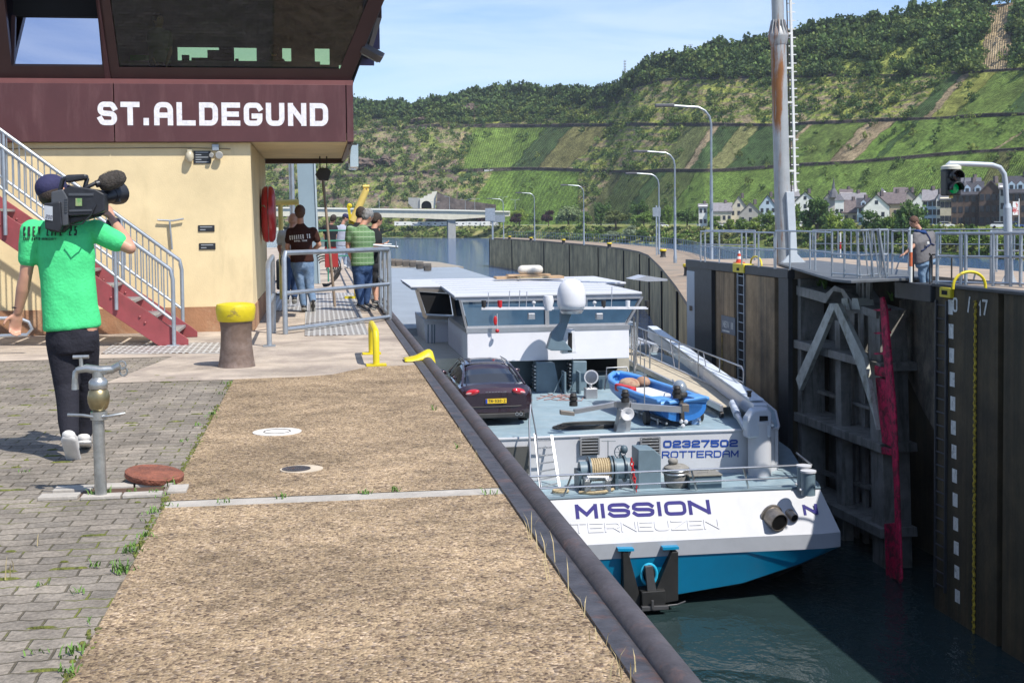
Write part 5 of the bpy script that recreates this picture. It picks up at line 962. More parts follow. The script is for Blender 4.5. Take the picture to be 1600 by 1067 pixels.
for k in range(1, 5): p = B_.lerp(E_, k/4); mb = MB(); mb.cone(up(p,0), up(p,1.0), r_*.8); mb.build('post', GALV, rl, True)
r2 = thing('safety_railing', 'short end frame of grey railing closest to the building corner', 'railing', tuple(at(419,541))); C1, C2 = at(421,541), at(428,520)
mb = MB(); mb.tube([up(C1,0), up(C1,.9), up(C1,.97)+(C2-C1)*.08, up(C2,1.0)-(C2-C1)*.05, up(C2,.9), up(C2,0)], .03, 10); mb.tube([up(C1,.5), up(C2,.5)], .024, 8); mb.build('frame', GALV, r2, True)
for p in (C1,): MB().box(up(p,.008), (.14,.12,.016)).build('foot_plate', GALV, r2)
# ---- things beyond the railing
cl = thing('steel_column', 'broad blue grey steel column behind the man in the brown shirt', 'column', tuple(at(488,430))); Yc = 30; a0, a1 = atY(462,215,Yc), atY(490,215,Yc); b0_, b1_ = atY(472,420,Yc), atY(499,420,Yc); mb = MB(); mb.prism([V((b0_.x,Yc,0)),V((b1_.x,Yc,0)),a1,a0], (0,.3,0)); mb.build('column_body', mat('blue_grey_paint', (.24,.32,.37), .5, var=.06, scale=1.5), cl)
mb = MB(); mb.prism([V((b1_.x-.02,Yc-.03,0)),V((b1_.x+.02,Yc-.03,0)),a1+V((.02,-.03,0)),a1-V((.02,.03,0))], (0,.36,0)); mb.build('flange', mat('blue_grey_light', (.4,.47,.5), .5), cl)
mb = MB(); q0, q1 = atY(454,215,26), atY(460,440,26); q1.z = 0; mb.tube([q0,q1], .055, 12); tag(mb.build('steel_pole', GALV, smooth=True), 'round grey pole left of the broad steel column', 'pole')
mb = MB(); q0, q1 = atY(503,262,21.5), atY(523,448,21.5); q1.z = 0; mb.tube([q0,q1], .024, 10); tag(mb.build('wooden_pole', mat('pole_brown', (.25,.19,.14), .7, var=.2, scale=8), smooth=True), 'slanting brown pole between the column and the yellow hoist', 'pole')
fl = thing('floodlight', 'black floodlight hanging under the edge of the soffit', 'floodlight', tuple(atY(505,262,20.5))); q = atY(505,270,20.5); sc1 = .0105; mb = MB(); mb.prism([(q.x-.13,q.y,q.z-.03),(q.x-.07,q.y,q.z-.12),(q.x+.08,q.y,q.z-.13),(q.x+.13,q.y,q.z+.02),(q.x+.07,q.y,q.z+.08),(q.x-.07,q.y,q.z+.07)], (0,.18,0)); mb.build('housing', mat('flood_black', (.03,.028,.027), .5), fl, bevel=.01)
mb = MB(); mb.bar((q.x-.05,q.y+.08,q.z+.06),(q.x-.05,q.y+.08,zs),.02,.02); mb.bar((q.x+.06,q.y+.08,q.z+.06),(q.x+.06,q.y+.08,zs),.02,.02); mb.build('bracket', BLKST, fl)
YH = 22.8; yh = thing('yellow_hoist', 'yellow jib hoist leaning out over the quay behind the green shirted man', 'hoist', tuple(at(560,466))); YPL = mat('cream_yellow', (.72,.55,.16), .5, var=.12, scale=6, col2=(.45,.33,.12), mixlo=.6, mixhi=.75)
q = at(560,466); mb = MB(); mb.box(q+V((-.05,0,.02)), (.42,.3,.04)); mb.build('base_plate', YELB, yh)
mb = MB(); mb.bar(q+V((-.02,0,.04)), atY(549,338,YH), .1, .1); mb.build('column', YELB, yh, bevel=.01)
mb = MB(); a, b = atY(551,346,YH), atY(572,297,YH); mb.tube([a, b], [.075,.062], 14); mb.build('jib', YPL, yh, True)
mb = MB(); mb.bar(atY(544,322,YH), atY(549,350,YH), .05, .08); mb.ell(atY(546,322,YH), .05, n=10, k=6); mb.build('bracket', YELB, yh)
mb = MB()
for s in (-.03,.03): mb.tube([b+V((s,0,-.03)), b+V((s+.01,0,.1))], .02, 8)
mb.cone(b+V((-.06,0,.06)), b+V((.06,0,.06)), .03); mb.build('jib_head', YPL, yh, True)
YG = 24; yf = thing('pipe_stand', 'cream yellow pipe frame left of the grey pole', 'pipe frame', tuple(atY(438,400,YG))); mb = MB(); mb.tube([atY(428,317,YG), atY(467,316,YG)], .055, 10); mb.build('cross_pipe', YPL, yf, True); mb = MB(); a = atY(438,318,YG); mb.tube([a, V((a.x,YG,0))], .045, 10); mb.build('upright', YPL, yf, True)
gr = MB(); a, b = V((-.6,31,0)), V((1.0,31,0)); railing(gr, [a, b], 1.25, .018, (1,.8,.5), .8); tag(gr.build('green_railing', mat('green_paint', (.02,.2,.13), .5)), 'green painted railing behind the people at the far end', 'railing')
mb = MB(); railing(mb, [V((1.0,25,0)), V((1.0,31,0)), V((1.0,40,0))], 1.0, .025, (1,.5), 2.2); tag(mb.build('edge_railing', GALV), 'grey railing on the quay edge beyond the hoist', 'railing')
ct = thing('hose_cart', 'black cart with coiled hoses behind the man in the brown shirt', 'cart', tuple(at(452,462))); c = at(452,462); mb = MB(); mb.bb(c.x-.25,c.x+.22,c.y,c.y+.5,.12,.72); mb.build('box', mat('cart_black', (.03,.032,.035), .5), ct, bevel=.04)
for k in range(4): mb = MB(); cx_ = c.x-.2+.16*k; mb.tube([(cx_+.14*math.cos(R(a)), c.y-.06-.02*k, .17+.14*math.sin(R(a))) for a in range(0,360,24)], .016, 7, closed=True); mb.build('hose', GREYC if k % 2 else BLKST, ct, True)
c = at(512,460); cb = thing('cable_coil', 'black cable hanging in loops beside the slanting pole', 'cable', tuple(c))
for k in range(5): mb = MB(); mb.tube([(c.x-.05+(.2+.03*k)*math.cos(R(a)), c.y+.03*k, .42+.03*k+(.26+.02*k)*math.sin(R(a))) for a in range(-100,130,15)], .013, 7); mb.build('loop', BLKST, cb, True)
mb = MB(); a = atY(517,398,25); mb.bb(a.x-.12,a.x+.14,24.9,25.2,a.z-.25,a.z+.1); tag(mb.build('red_crate', mat('crate_red', (.35,.03,.03), .5), bevel=.01), 'small red crate on the railing beyond the slanting pole', 'crate')
mb = MB(); a = atY(598,385,19.5); mb.tube([atY(583,383,19.7), atY(622,386,19.7)], .02, 8); mb.tube([atY(600,382,19.6), atY(612,382,19.6)], .014, 8); mb.tube([atY(619,386,19.6), atY(619,377,19.6)], .012, 6); tag(mb.build('antenna_rod', GALV), 'thin grey rod sticking out past the railing over the water', 'rod')
# ---- cable mast and floodlight at the right of the control room
xm = xe+.12; mb = MB(); cm = thing('cable_mast', 'dark bundle of cables and struts rising along the slanted corner of the control room', 'mast', (xm,YC_+.6,zt))
for px0, px1, r_ in ((553,598,.022),(548,583,.012),(551,590,.012)): a = atY(px0,120,17.3); b = atY(px1,-2,17.3); d = b-a; mb.tube([a-d*.1, b+d*.6], r_, 8)
mb.tube([atY(567,70,17.35), atY(594,-6,17.35)], .05, 8); mb.build('struts', BLKST, cm)
mb = MB()
for k in range(9): q = k/9; a = atY(553+45*q,118-120*q,17.3); mb.bar(a, a+V((-.07,0,.03)), .012, .012)
mb.build('clips', BLKST, cm)
f2 = thing('floodlight', 'square floodlight bracketed off the slanted corner of the control room', 'floodlight', tuple(atY(580,83,17.2))); q = atY(582,83,17.0); rt_ = M.Rotation(R(28),3,'Y') @ M.Rotation(R(20),3,'X'); mb = MB(); mb.box(q, (.3,.3,.09), rt_); mb.build('housing', mat('flood_brown', (.07,.055,.045), .5), f2, bevel=.01)
mb = MB(); mb.box(q+rt_@V((.0,-.04,-.05)), (.24,.2,.02), rt_); mb.build('lamp_glass', mat('flood_glass', (.35,.33,.27), .2, scale=20, col2=(.1,.1,.08)), f2)
mb = MB(); mb.bar(q+V((-.1,0,0)), q+V((-.22,0.1,.02)), .05, .05); mb.build('bracket', BLKST, f2)
# ================================================================== people
def remesh(mb, name, m, parent, vox=.012, smooth=4, wr=0, wscale=6):
    me0 = mb.mesh('tmp'); ob = bpy.data.objects.new('tmp', me0); C.objects.link(ob)
    r_ = ob.modifiers.new('r', 'REMESH'); r_.mode = 'VOXEL'; r_.voxel_size = vox; r_.use_smooth_shade = True
    s = ob.modifiers.new('s', 'SMOOTH'); s.factor = .6; s.iterations = smooth
    dg = bpy.context.evaluated_depsgraph_get(); me = bpy.data.meshes.new_from_object(ob.evaluated_get(dg)); bpy.data.objects.remove(ob)
    if wr:
        me.update()
        for v in me.vertices:
            c = v.co; k = noise.noise(V((c.x*wscale, c.y*wscale, c.z*wscale*1.6)))+.5*noise.noise(V((c.x*wscale*2.5+c.z*4, c.y*9, c.z*wscale*2.2-c.x*7))); rg = 1-abs(2.2*noise.noise(V((c.x*wscale*1.1+c.z*wscale*.9, c.y*3, c.z*wscale*.5-c.x*wscale*.5+11)))); v.co = c+v.normal*(wr*(.6*k+.9*max(0,rg)))
    me.polygons.foreach_set('use_smooth', [True]*len(me.polygons)); me.name = name; me.materials.clear(); me.materials.append(m); return link(name, me, parent)
SKIN = mat('skin', (.5,.27,.18), .5, var=.06, scale=9, col2=(.52,.24,.17), mixlo=.5, mixhi=.7)
def cloth(n, c, **k): return mat('cloth_'+n, c, .85, var=.08, scale=14, bump=.25, bscale=60, spec=.2, **k)
HAIRD = mat('hair_dark', (.03,.018,.012), .6, var=.3, scale=60, bump=.6, bscale=140); HAIRG = mat('hair_grey', (.3,.3,.3), .6, var=.3, scale=60, col2=(.12,.12,.12), bump=.6, bscale=140); HAIRB = mat('hair_brown', (.1,.045,.025), .6, var=.3, scale=60, bump=.6, bscale=140)
SHOEB = mat('shoe_black', (.02,.02,.022), .5); SHOEW = mat('shoe_white', (.62,.6,.57), .6, var=.08, scale=20); DENIM = cloth('denim', (.12,.19,.3), col2=(.22,.3,.42), mixlo=.45, mixhi=.7); DENIMD = cloth('denim_dark', (.035,.07,.16), col2=(.07,.12,.24), mixlo=.5, mixhi=.7)
def hand(mb, wr, d, side, curl=.4, L_=.185):
    """palm, five bent fingers of different length and a thumb leaving the side of the palm"""
    d = V(d).normalized(); side = V(side); side = (side-d*side.dot(d)).normalized(); n = d.cross(side)
    mb.limb(wr, wr+d*.045, .027, .036, .5, side); mb.limb(wr+d*.04, wr+d*.085, .038, .038, .42, side)
    for k, (off, ln, st_) in enumerate([(-.030,.058,.084),(-.010,.07,.09),(.011,.076,.092),(.031,.07,.088)]):
        p = wr+d*st_+side*off; c = curl*(1+.1*k); a = p+d*ln*.45+n*ln*.2*c; b = a+(d*(1-.75*c)+n*c).normalized()*ln*.32; e = b+(d*(1-1.3*c)+n*1.5*c).normalized()*ln*.26
        mb.limb(p, a, .0098, .009, n=8); mb.limb(a, b, .009, .0083, n=8); mb.limb(b, e, .0083, .007, n=8)
    t0 = wr+d*.03-side*.03; t1 = t0+(d*.6-side*.75+n*.2).normalized()*.038; t2 = t1+(d*.85-side*.3+n*.4).normalized()*.03; mb.limb(t0, t1, .0135, .0115, n=8); mb.limb(t1, t2, .0112, .009, n=8)
def loft(mb, rings, sd, ax, n=24):
    vs = []; sd = V(sd); sd = (sd-ax*sd.dot(ax)).normalized(); u = ax.cross(sd)
    for c, w_, d_ in rings: vs += [tuple(c+sd*(w_*math.copysign(abs(math.cos(2*PI*j/n))**.85, math.cos(2*PI*j/n)))+u*(d_*math.sin(2*PI*j/n))) for j in range(n)]
    k = len(rings); mb.add(vs, [(i*n+j, i*n+(j+1)%n, (i+1)*n+(j+1)%n, (i+1)*n+j) for i in range(k-1) for j in range(n)]+[tuple(range(n))[::-1], tuple((k-1)*n+j for j in range(n))])
def person(label, Y0, J, face, shirt, trousers, shoes, hair, hairm, arms=('short','short'), legs='long', vox=.012, s=1.0, hem=0, group=None, wr=.006, girth=1.0, shirtname='shirt', handsd=None, curl=.4, socks=None, thick=1.0, wscale=6):
    P = {k: atY(v[0], v[1], Y0+v[2]) for k, v in J.items()}; hd = P['head']; face = V(face).normalized(); up_ = (hd-P['neck']).normalized()
    base = V(((P['anL'].x+P['anR'].x)/2, (P['anL'].y+P['anR'].y)/2, min(P['anL'].z, P['anR'].z)-.08)); t = thing('person', label, 'person', tuple(base), group)
    sd = (P['shR']-P['shL']); sd = sd.normalized() if sd.length > .05 else face.cross(V((0,0,1))); right = face.cross(up_).normalized(); fw = up_.cross(right)*1.0
    hips = (P['hipL']+P['hipR'])/2; chest = P['neck'].lerp(hips, .32); waist = P['neck'].lerp(hips, .68)
    # one continuous body: head with face, neck, torso, arms, hands, legs
    b = MB(); rt = M((right, fw, up_)).transposed()
    b.ell(hd, (.074*s, .092*s, .105*s), rt, 16, 12); b.ell(hd+fw*.03*s-up_*.06*s, (.056*s, .062*s, .055*s), rt, 14, 8); b.ell(hd+fw*.1*s-up_*.015*s, (.013*s, .02*s, .026*s), rt, 10, 6)
    b.ell(hd+fw*.088*s-up_*.06*s, (.024*s, .012*s, .01*s), rt, 10, 6); b.ell(hd+fw*.078*s+up_*.028*s, (.05*s, .018*s, .013*s), rt, 10, 6)
    for q in (-1, 1): b.ell(hd+right*(.076*s*q)-up_*.012*s-fw*.005, (.01*s, .02*s, .032*s), rt, 8, 6)
    b.limb(P['neck']-up_*.02, hd-up_*.05*s-fw*.01, .056*s, .05*s); b.limb(P['neck']-up_*.06, waist, .07*s, .1*s, .7, sd); b.limb(P['shL'], P['shR'], .045*s, .045*s); b.limb(waist, hips-(hips-waist)*.1, .1*s, .09*s, .7, sd)
    for q in 'LR':
        b.limb(P['sh'+q], P['el'+q], .047*s*thick, .038*s*thick); b.limb(P['el'+q], P['el'+q].lerp(P['wr'+q], .35), .038*s*thick, .041*s*thick); b.limb(P['el'+q].lerp(P['wr'+q], .35), P['wr'+q], .041*s*thick, .025*s)
        ht = P.get('hand'+q); d = (ht-P['wr'+q]) if ht else (P['wr'+q]-P['el'+q]); hsd = (handsd or {}).get(q, (0,1,0) if abs(V(d).normalized().y) < .8 else (1,0,0)); hand(b, P['wr'+q], d, hsd, curl)
        b.limb(P['hip'+q], P['kn'+q], .08*s, .055*s); b.limb(P['kn'+q], P['kn'+q].lerp(P['an'+q], .35), .052*s, .056*s); b.limb(P['kn'+q].lerp(P['an'+q], .35), P['an'+q], .056*s, .034*s); b.limb(P['an'+q], P['an'+q].lerp(P['toe'+q], .7), .034*s, .03*s)
    body = remesh(b, 'body', SKIN, t, vox, 3)
    mb = MB()
    for q in (-1, 1): mb.ell(hd+fw*.083*s+right*(.028*s*q)+up_*.008*s, (.011*s, .008*s, .007*s), rt, 8, 6)
    mb.build('eyes', mat('eye_dark', (.03,.02,.02), .2), t, True)
    # shirt
    b = MB(); wd = (P['shR']-P['shL']).length/2; R1 = max(wd*1.02, .165)*girth; ax = (hips-P['neck']).normalized(); tl = (hips-P['neck']).length
    def ring(f, w_, d_): return (P['neck']+(hips-P['neck'])*f, w_, d_)
    loft(b, [ring(-.045,.062*s,.06*s), ring(.0,.075*s,.065*s), ring(.07,.12*s,.08*s), ring(.15,R1*.98,.1*s), ring(.32,R1*1.02,.122*s*girth), ring(.55,R1*.95,.118*s*girth), ring(.8,R1*.96,.122*s*girth), ring(1.0+hem,R1*1.02,.13*s*girth), ring(1.03+hem,R1*1.0,.125*s*girth)], sd, ax)
    b.limb(P['shL'].lerp(P['shR'],.05), P['shL'].lerp(P['shR'],.95), .062*s, .062*s, .95)
    for q, ar in zip('LR', arms):
        e = P['sh'+q].lerp(P['el'+q], .6 if ar == 'short' else 1); b.limb(P['sh'+q], e, .069*s*thick, .061*s*thick)
        if ar == 'long': b.limb(e, P['wr'+q], .055*s, .042*s)
    sh = remesh(b, shirtname, shirt, t, vox, 4, wr, wscale)
    # trousers
    b = MB(); hw_ = R1*.9; cr_ = (P['hipL']+P['hipR'])/2
    loft(b, [(cr_-ax*.1,hw_*.96,.108*s*girth), (cr_+ax*.0,hw_,.118*s*girth), (cr_+ax*.09,hw_*1.0,.12*s*girth), (cr_+ax*.15,hw_*.85,.1*s)], sd, ax)
    for q in 'LR':
        b.limb(P['hip'+q]-V((0,0,.05)), P['kn'+q], .094*s*girth, .074*s)
        if legs == 'long': b.limb(P['kn'+q], P['an'+q]+(P['kn'+q]-P['an'+q])*.1, .072*s, .054*s)
        else: b.limb(P['kn'+q], P['kn'+q].lerp(P['an'+q], .08), .074*s, .074*s)
    remesh(b, 'trousers' if legs == 'long' else 'shorts', trousers, t, vox, 4, wr*1.2, wscale)
    for q in 'LR':
        a = P['an'+q]; e = P['toe'+q]; d = (e-a).normalized(); mb = MB(); hl = a-d*.045+V((0,0,-.025)); sdv = d.cross(V((0,0,1))).normalized()
        mb.limb(a+V((0,0,.0)), a.lerp(e, .35)-V((0,0,.01)), .046*s, .046*s, .9, sdv); mb.limb(hl, e, .042*s, .04*s, .8, sdv); so_ = remesh(mb, 'shoe', shoes, t, .01, 2)
        mb = MB(); mb.limb(hl-V((0,0,.03)), e-V((0,0,.026)), .046*s, .044*s, .38, sdv, 16); mb.build('sole', SHOEW if shoes is SHOEW else GREYC, so_, True)
    if hair == 'cap':
        mb = MB(); mb.ell(hd+up_*.035*s-fw*.008, (.088*s, .108*s, .085*s), rt, 20, 12); mb.limb(hd+fw*.08*s+up_*.035*s, hd+fw*.155*s+up_*.02*s, .06*s, .05*s, .16, right); remesh(mb, 'cap', hairm, t, .008, 2)
        mb = MB(); mb.ell(hd-fw*.022*s-up_*.01*s, (.08*s, .086*s, .075*s), rt, 18, 12); remesh(mb, 'hair', HAIRD, t, .009, 1)
    else:
        mb = MB(); mb.ell(hd+up_*.022*s-fw*.02*s, (.086*s, .098*s, .1*s), rt, 20, 14); mb.ell(hd-fw*.045*s-up_*.02*s, (.075*s, .06*s, .075*s), rt, 16, 10); remesh(mb, 'hair', hairm, t, .009, 1, .004, 30)
    return t, P, sh, rt
# --- the cameraman
GRN = cloth('green', (.07,.6,.22))
J = dict(head=(84,302,.02), neck=(98,343,0), shL=(51,360,-.03), shR=(149,361,.05), elL=(40,432,-.02), wrL=(28,488,.03), handL=(22,520,.05), elR=(203,388,.02), wrR=(175,343,.2), handR=(163,315,.27),
  hipL=(93,512,0), hipR=(132,512,0), knL=(104,600,.0), anL=(109,682,-.12), toeL=(118,722,.02), knR=(134,600,.12), anR=(131,680,.2), toeR=(133,690,.38))
YP1 = 7.95
ct_, Pc, shc, rtc = person('man in a bright green polo shirt shouldering a large video camera, seen from behind', YP1, J, (.45,.9,.02), GRN, cloth('black', (.022,.022,.03)), SHOEW, 'cap', cloth('navy', (.035,.035,.085)), vox=.0075, s=1.0, hem=-.02, wr=.006, girth=.9, curl=.75, thick=1.0, wscale=5, shirtname='polo_shirt', handsd={'L': (1,.3,0), 'R': (.5,.8,.2)})
from mathutils.bvhtree import BVHTree
def drape(o, target, back=.004):
    """press flat lettering onto the cloth below it"""
    bv = BVHTree.FromPolygons([v.co.copy() for v in target.data.vertices], [tuple(p.vertices) for p in target.data.polygons])
    bm = bmesh.new(); bm.from_mesh(o.data); bmesh.ops.subdivide_edges(bm, edges=bm.edges, cuts=2, use_grid_fill=True)
    for v in bm.verts:
        h = bv.ray_cast(V((v.co.x, v.co.y-1, v.co.z)), V((0,1,0)))
        if h[0]: v.co.y = h[0].y-back-(.001 if v.co.y < o['_y'] else 0)
    bm.to_mesh(o.data); bm.free(); del o['_y']
INK = mat('black_print', (.015,.02,.02), .7)
def chest_text(txt, px0, py0, px1, py1, hp, Y, tgt, m, t=.16):
    a = atY(px0, py0, Y); b = atY(px1, py1, Y); h = hp*Y/F/1.0*1.02; o = stext('print', txt, a, b, h, m, tgt, t=t, gapf=.45, ext=.001); o['_y'] = Y; drape(o, tgt); return o
chest_text('CREW LIFE 25', 42, 369, 124, 368, 14, YP1, shc, INK, .12); chest_text('CAMP DAVID', 42, 375, 68, 375, 4, YP1, shc, INK, .2); chest_text('MANNSCHAFT', 71, 375, 94, 375, 3.5, YP1, shc, INK, .16)
# video camera on his shoulder
YV = 7.78; VB = mat('camera_black', (.018,.019,.024), .42, var=.3, scale=20); VG = mat('camera_grey', (.06,.065,.075), .45)
vc = thing('video_camera', 'large black shoulder video camera with fuzzy microphone, held by the green shirted man', 'camera', tuple(atY(120,330,YV)))
def pr(mb, pts, y, th): mb.prism([atY(a, b, y) for a, b in pts], (0,th,0)); return mb
pr(MB(), [(98,296),(112,290),(150,296),(163,303),(163,330),(150,336),(108,338),(98,330)], YV-.02, .16).build('body', VB, vc, bevel=.008)
pr(MB(), [(68,318),(94,315),(97,352),(93,364),(70,358)], YV-.06, .14).build('battery', VB, vc, bevel=.008)
bt = pr(MB(), [(69,321),(82,323),(82,345),(69,343)], YV-.066, .006).build('battery_label', mat('label_grey', (.4,.43,.47), .5), vc)
stext('label_print', '200', atY(71,341,YV-.067), atY(81,343,YV-.067), .022, mat('label_ink', (.08,.08,.12), .5), bt, t=.14, ext=.001)
pr(MB(), [(80,300),(98,296),(106,310),(106,352),(84,356),(80,330)], YV-.03, .15).build('rear_module', VG, vc, bevel=.006)
mb = MB(); pr(mb, [(76,352),(108,338),(148,334),(146,340),(112,350),(98,364),(76,362)], YV+.02, .12); mb.build('shoulder_pad', VB, vc, bevel=.01)
mb = MB(); mb.tube([atY(94,298,YV+.05), atY(98,281,YV+.05), atY(106,277,YV+.05), atY(130,276,YV+.05), atY(136,280,YV+.05), atY(132,296,YV+.05)], .014, 10); mb.build('carry_handle', VB, vc, True)
pr(MB(), [(100,276),(134,272),(136,280),(102,286)], YV+.0, .08).build('top_grip', VB, vc, bevel=.01)
pr(MB(), [(118,310),(128,310),(128,322),(118,322)], YV-.026, .006).build('display', mat('display_green', (.12,.3,.1), .3, scale=60, col2=(.4,.35,.2)), vc)
mb = MB(); pr(mb, [(107,302),(146,302),(146,306),(107,306)], YV-.026, .01); pr(mb, [(108,328),(144,327),(144,330),(108,331)], YV-.026, .01)
for k in range(6): pr(mb, [(101,310+4*k),(105,310+4*k),(105,312+4*k),(101,312+4*k)], YV-.036, .01)
mb.build('buttons', VG, vc)
mb = MB(); a = atY(150,312,YV+.06); b = atY(178,304,YV+.24); d = b-a; mb.tube([a, a+d*.35, a+d*.4, a+d*.95], [.038,.04,.046,.048], 20); mb.build('lens', VB, vc, True)
mb = MB(); mb.tube([a+d*.8, a+d*1.05, a+d*1.3], [.05,.066,.072], 20); mb.build('lens_hood', VB, vc, True)
pr(MB(), [(172,293),(186,289),(188,316),(178,317),(171,311)], YV+.2, .06).build('matte_box', VB, vc, bevel=.006)
mb = MB(); mb.tube([atY(134,294,YV+.02), atY(150,286,YV+.03), atY(164,284,YV+.05)], .012, 8); mb.tube([atY(150,288,YV+.03), atY(168,283,YV+.06)], .022, 12); mb.build('microphone_mount', VB, vc, True)
a = atY(163,286,YV+.05); b = atY(184,279,YV+.14); mic = MB(); mic.limb(a.lerp(b,.15), b, .052, .05, n=20)
FUR = mat('mic_fur', (.07,.06,.052), .95, var=.4, scale=60, bump=1, bscale=150); mo = remesh(mic, 'microphone', FUR, vc, .006, 1, .004, 55)
hm_ = MB()
for i in range(1400):
    u = random.random(); a_ = random.uniform(0, 6.28); dd = (b-a).normalized(); s1, u1, _ = basis(dd); c_ = a.lerp(b, -.25+1.55*u); rr = .05*math.sqrt(max(.05, 1-(abs(u-.5)*1.9)**2)); nrm = s1*math.cos(a_)+u1*math.sin(a_); p = c_+nrm*rr; e = p+nrm*.014+dd*random.uniform(-.01,.01); w_ = dd*.0012; hm_.add([tuple(p-w_), tuple(p+w_), tuple(e)], [(0,1,2)])
hm_.build('fur', FUR, mo)
mb = MB(); mb.tube([atY(146,338,YV), atY(156,336,YV+.02), atY(163,330,YV+.08), atY(160,322,YV+.1)], .012, 8); mb.tube([atY(112,352,YV-.02), atY(128,350,YV-.05), atY(142,336,YV-.04), atY(150,320,YV-.03)], .004, 6); mb.build('cables', VB, vc, True)
mb = MB(); p = Pc['wrR'].lerp(Pc['handR'], -.15); mb.tube([p+V((.034*math.cos(R(a)), .034*math.sin(R(a)), .02*math.sin(R(a)))) for a in range(0,360,30)], .011, 8, closed=True); tag(mb.build('wrist_strap', VB, ct_, True))
mb = MB(); p = Pc['wrL']+V((0,0,.03)); mb.tube([p+V((.032*math.cos(R(a)), .03*math.sin(R(a)), 0)) for a in range(0,360,30)], .004, 8, closed=True); mb.build('bracelet', VB, ct_, True)
# --- man in the brown T-shirt
YB2 = 20.4
J = dict(head=(469,332,.0), neck=(470,352,0), shL=(454,362,0), shR=(489,361,0), elL=(449,386,.02), wrL=(453,399,.18), elR=(499,383,.04), wrR=(487,392,.2), hipL=(463,408,0), hipR=(481,408,0), knL=(471,446,.03), anL=(475,479,0), toeL=(476,485,.16), knR=(484,446,.0), anR=(489,472,-.08), toeR=(489,485,-.02))
_, P2, s2, _ = person('man in a brown T-shirt with white lettering and faded jeans, seen from behind', YB2, J, (.1,1,0), cloth('brown', (.045,.018,.014)), DENIM, SHOEB, 'hair', HAIRB, hem=0, vox=.014)
chest_text('CHAOTENJYS', 453, 375, 485, 372, 6.5, YB2, s2, mat('white_print', (.7,.7,.68), .7), .17); chest_text('EIFEL TOUR', 460, 378, 480, 377, 2.4, YB2, s2, mat('white_print', (.7,.7,.68), .7), .25)
J = dict(head=(459,345,.1), neck=(455,361,0), shL=(440,366,0), shR=(462,362,.2), elL=(436,386,.1), wrL=(440,398,.25), elR=(466,385,.3), wrR=(466,396,.4), hipL=(447,401,-.05), hipR=(462,401,.1), knL=(448,432,0), anL=(448,466,0), toeL=(448,471,.16), knR=(460,432,.1), anR=(460,466,.1), toeR=(460,471,.26))
person('bald man in a pale grey shirt bent over behind the brown shirted man', 21.6, J, (.4,.9,-.3), cloth('pale_grey', (.5,.52,.56)), DENIMD, SHOEB, 'hair', SKIN, vox=.016, girth=1.05)
# --- man in the green plaid shirt, leaning on the rail
pl = cloth('plaid', (.12,.22,.1)); t = pl.node_tree; bs = t.nodes['Principled BSDF']; prev = bs.inputs['Base Color'].links[0].from_socket; g = N(t, 'ShaderNodeNewGeometry'); sp = N(t, 'ShaderNodeSeparateXYZ'); t.links.new(g.outputs['Position'], sp.inputs[0]); last = prev
for ax, f, th, col in (('Z', 24, .72, (.36,.42,.32)), ('X', 17, .8, (.2,.3,.17)), ('Z', 12, .85, (.05,.12,.05))):
    a = N(t, 'ShaderNodeMath', operation='MULTIPLY'); a.inputs[1].default_value = f; t.links.new(sp.outputs[ax], a.inputs[0]); b = N(t, 'ShaderNodeMath', operation='FRACT'); t.links.new(a.outputs[0], b.inputs[0]); c = N(t, 'ShaderNodeMath', operation='GREATER_THAN'); c.inputs[1].default_value = th; t.links.new(b.outputs[0], c.inputs[0])
    f2_ = N(t, 'ShaderNodeMath', operation='MULTIPLY'); f2_.inputs[1].default_value = .75; t.links.new(c.outputs[0], f2_.inputs[0]); mx = N(t, 'ShaderNodeMix', data_type='RGBA'); t.links.new(f2_.outputs[0], mx.inputs['Factor']); t.links.new(last, mx.inputs['A']); mx.inputs['B'].default_value = rgba(col); last = mx.outputs['Result']
t.links.new(last, bs.inputs['Base Color'])
J = dict(head=(575,338,.05), neck=(566,354,0), shL=(547,359,-.05), shR=(579,366,.1), elL=(543,383,0), wrL=(548,403,.02), elR=(582,385,.1), wrR=(595,383,.15), handR=(601,381,.15), hipL=(560,412,0), hipR=(573,412,.05), knL=(562,446,0), anL=(564,477,0), toeL=(576,485,.02), knR=(574,446,.12), anR=(572,474,.15), toeR=(585,481,.16))
person('grey haired man in a green plaid shirt and blue jeans leaning on the railing', 20.3, J, (.8,.6,-.1), pl, DENIMD, SHOEB, 'hair', HAIRG, hem=.02, vox=.014, girth=1.02)
BLK = cloth('black_tee', (.02,.021,.024))
J = dict(head=(589,344,.05), neck=(584,359,0), shL=(574,365,-.1), shR=(590,366,.12), elL=(581,388,0), wrL=(595,384,.12), elR=(592,386,.14), wrR=(592,366,.15), handR=(592,358,.1), hipL=(578,408,0), hipR=(588,408,.1), knL=(585,440,.1), anL=(588,472,0), toeL=(600,478,.05), knR=(589,440,.2), anR=(592,466,.2), toeR=(602,471,.25))
person('young dark haired man in black T-shirt and shorts resting his chin on his hand', 21.2, J, (.9,.5,-.1), BLK, cloth('black_shorts', (.03,.03,.033)), SHOEB, 'hair', HAIRD, legs='short', vox=.014)
J = dict(head=(564,334,.05), neck=(560,350,0), shL=(547,356,-.1), shR=(570,358,.12), elL=(546,378,0), wrL=(556,388,.12), elR=(574,380,.14), wrR=(584,380,.15), hipL=(556,402,0), hipR=(568,402,.1), knL=(558,434,.1), anL=(560,462,0), toeL=(564,467,.12), knR=(568,434,.2), anR=(570,460,.2), toeR=(575,465,.3))
person('dark haired man in black standing half hidden behind the plaid shirt', 22.2, J, (.5,.8,-.1), BLK, DENIMD, SHOEB, 'hair', HAIRD, vox=.016)
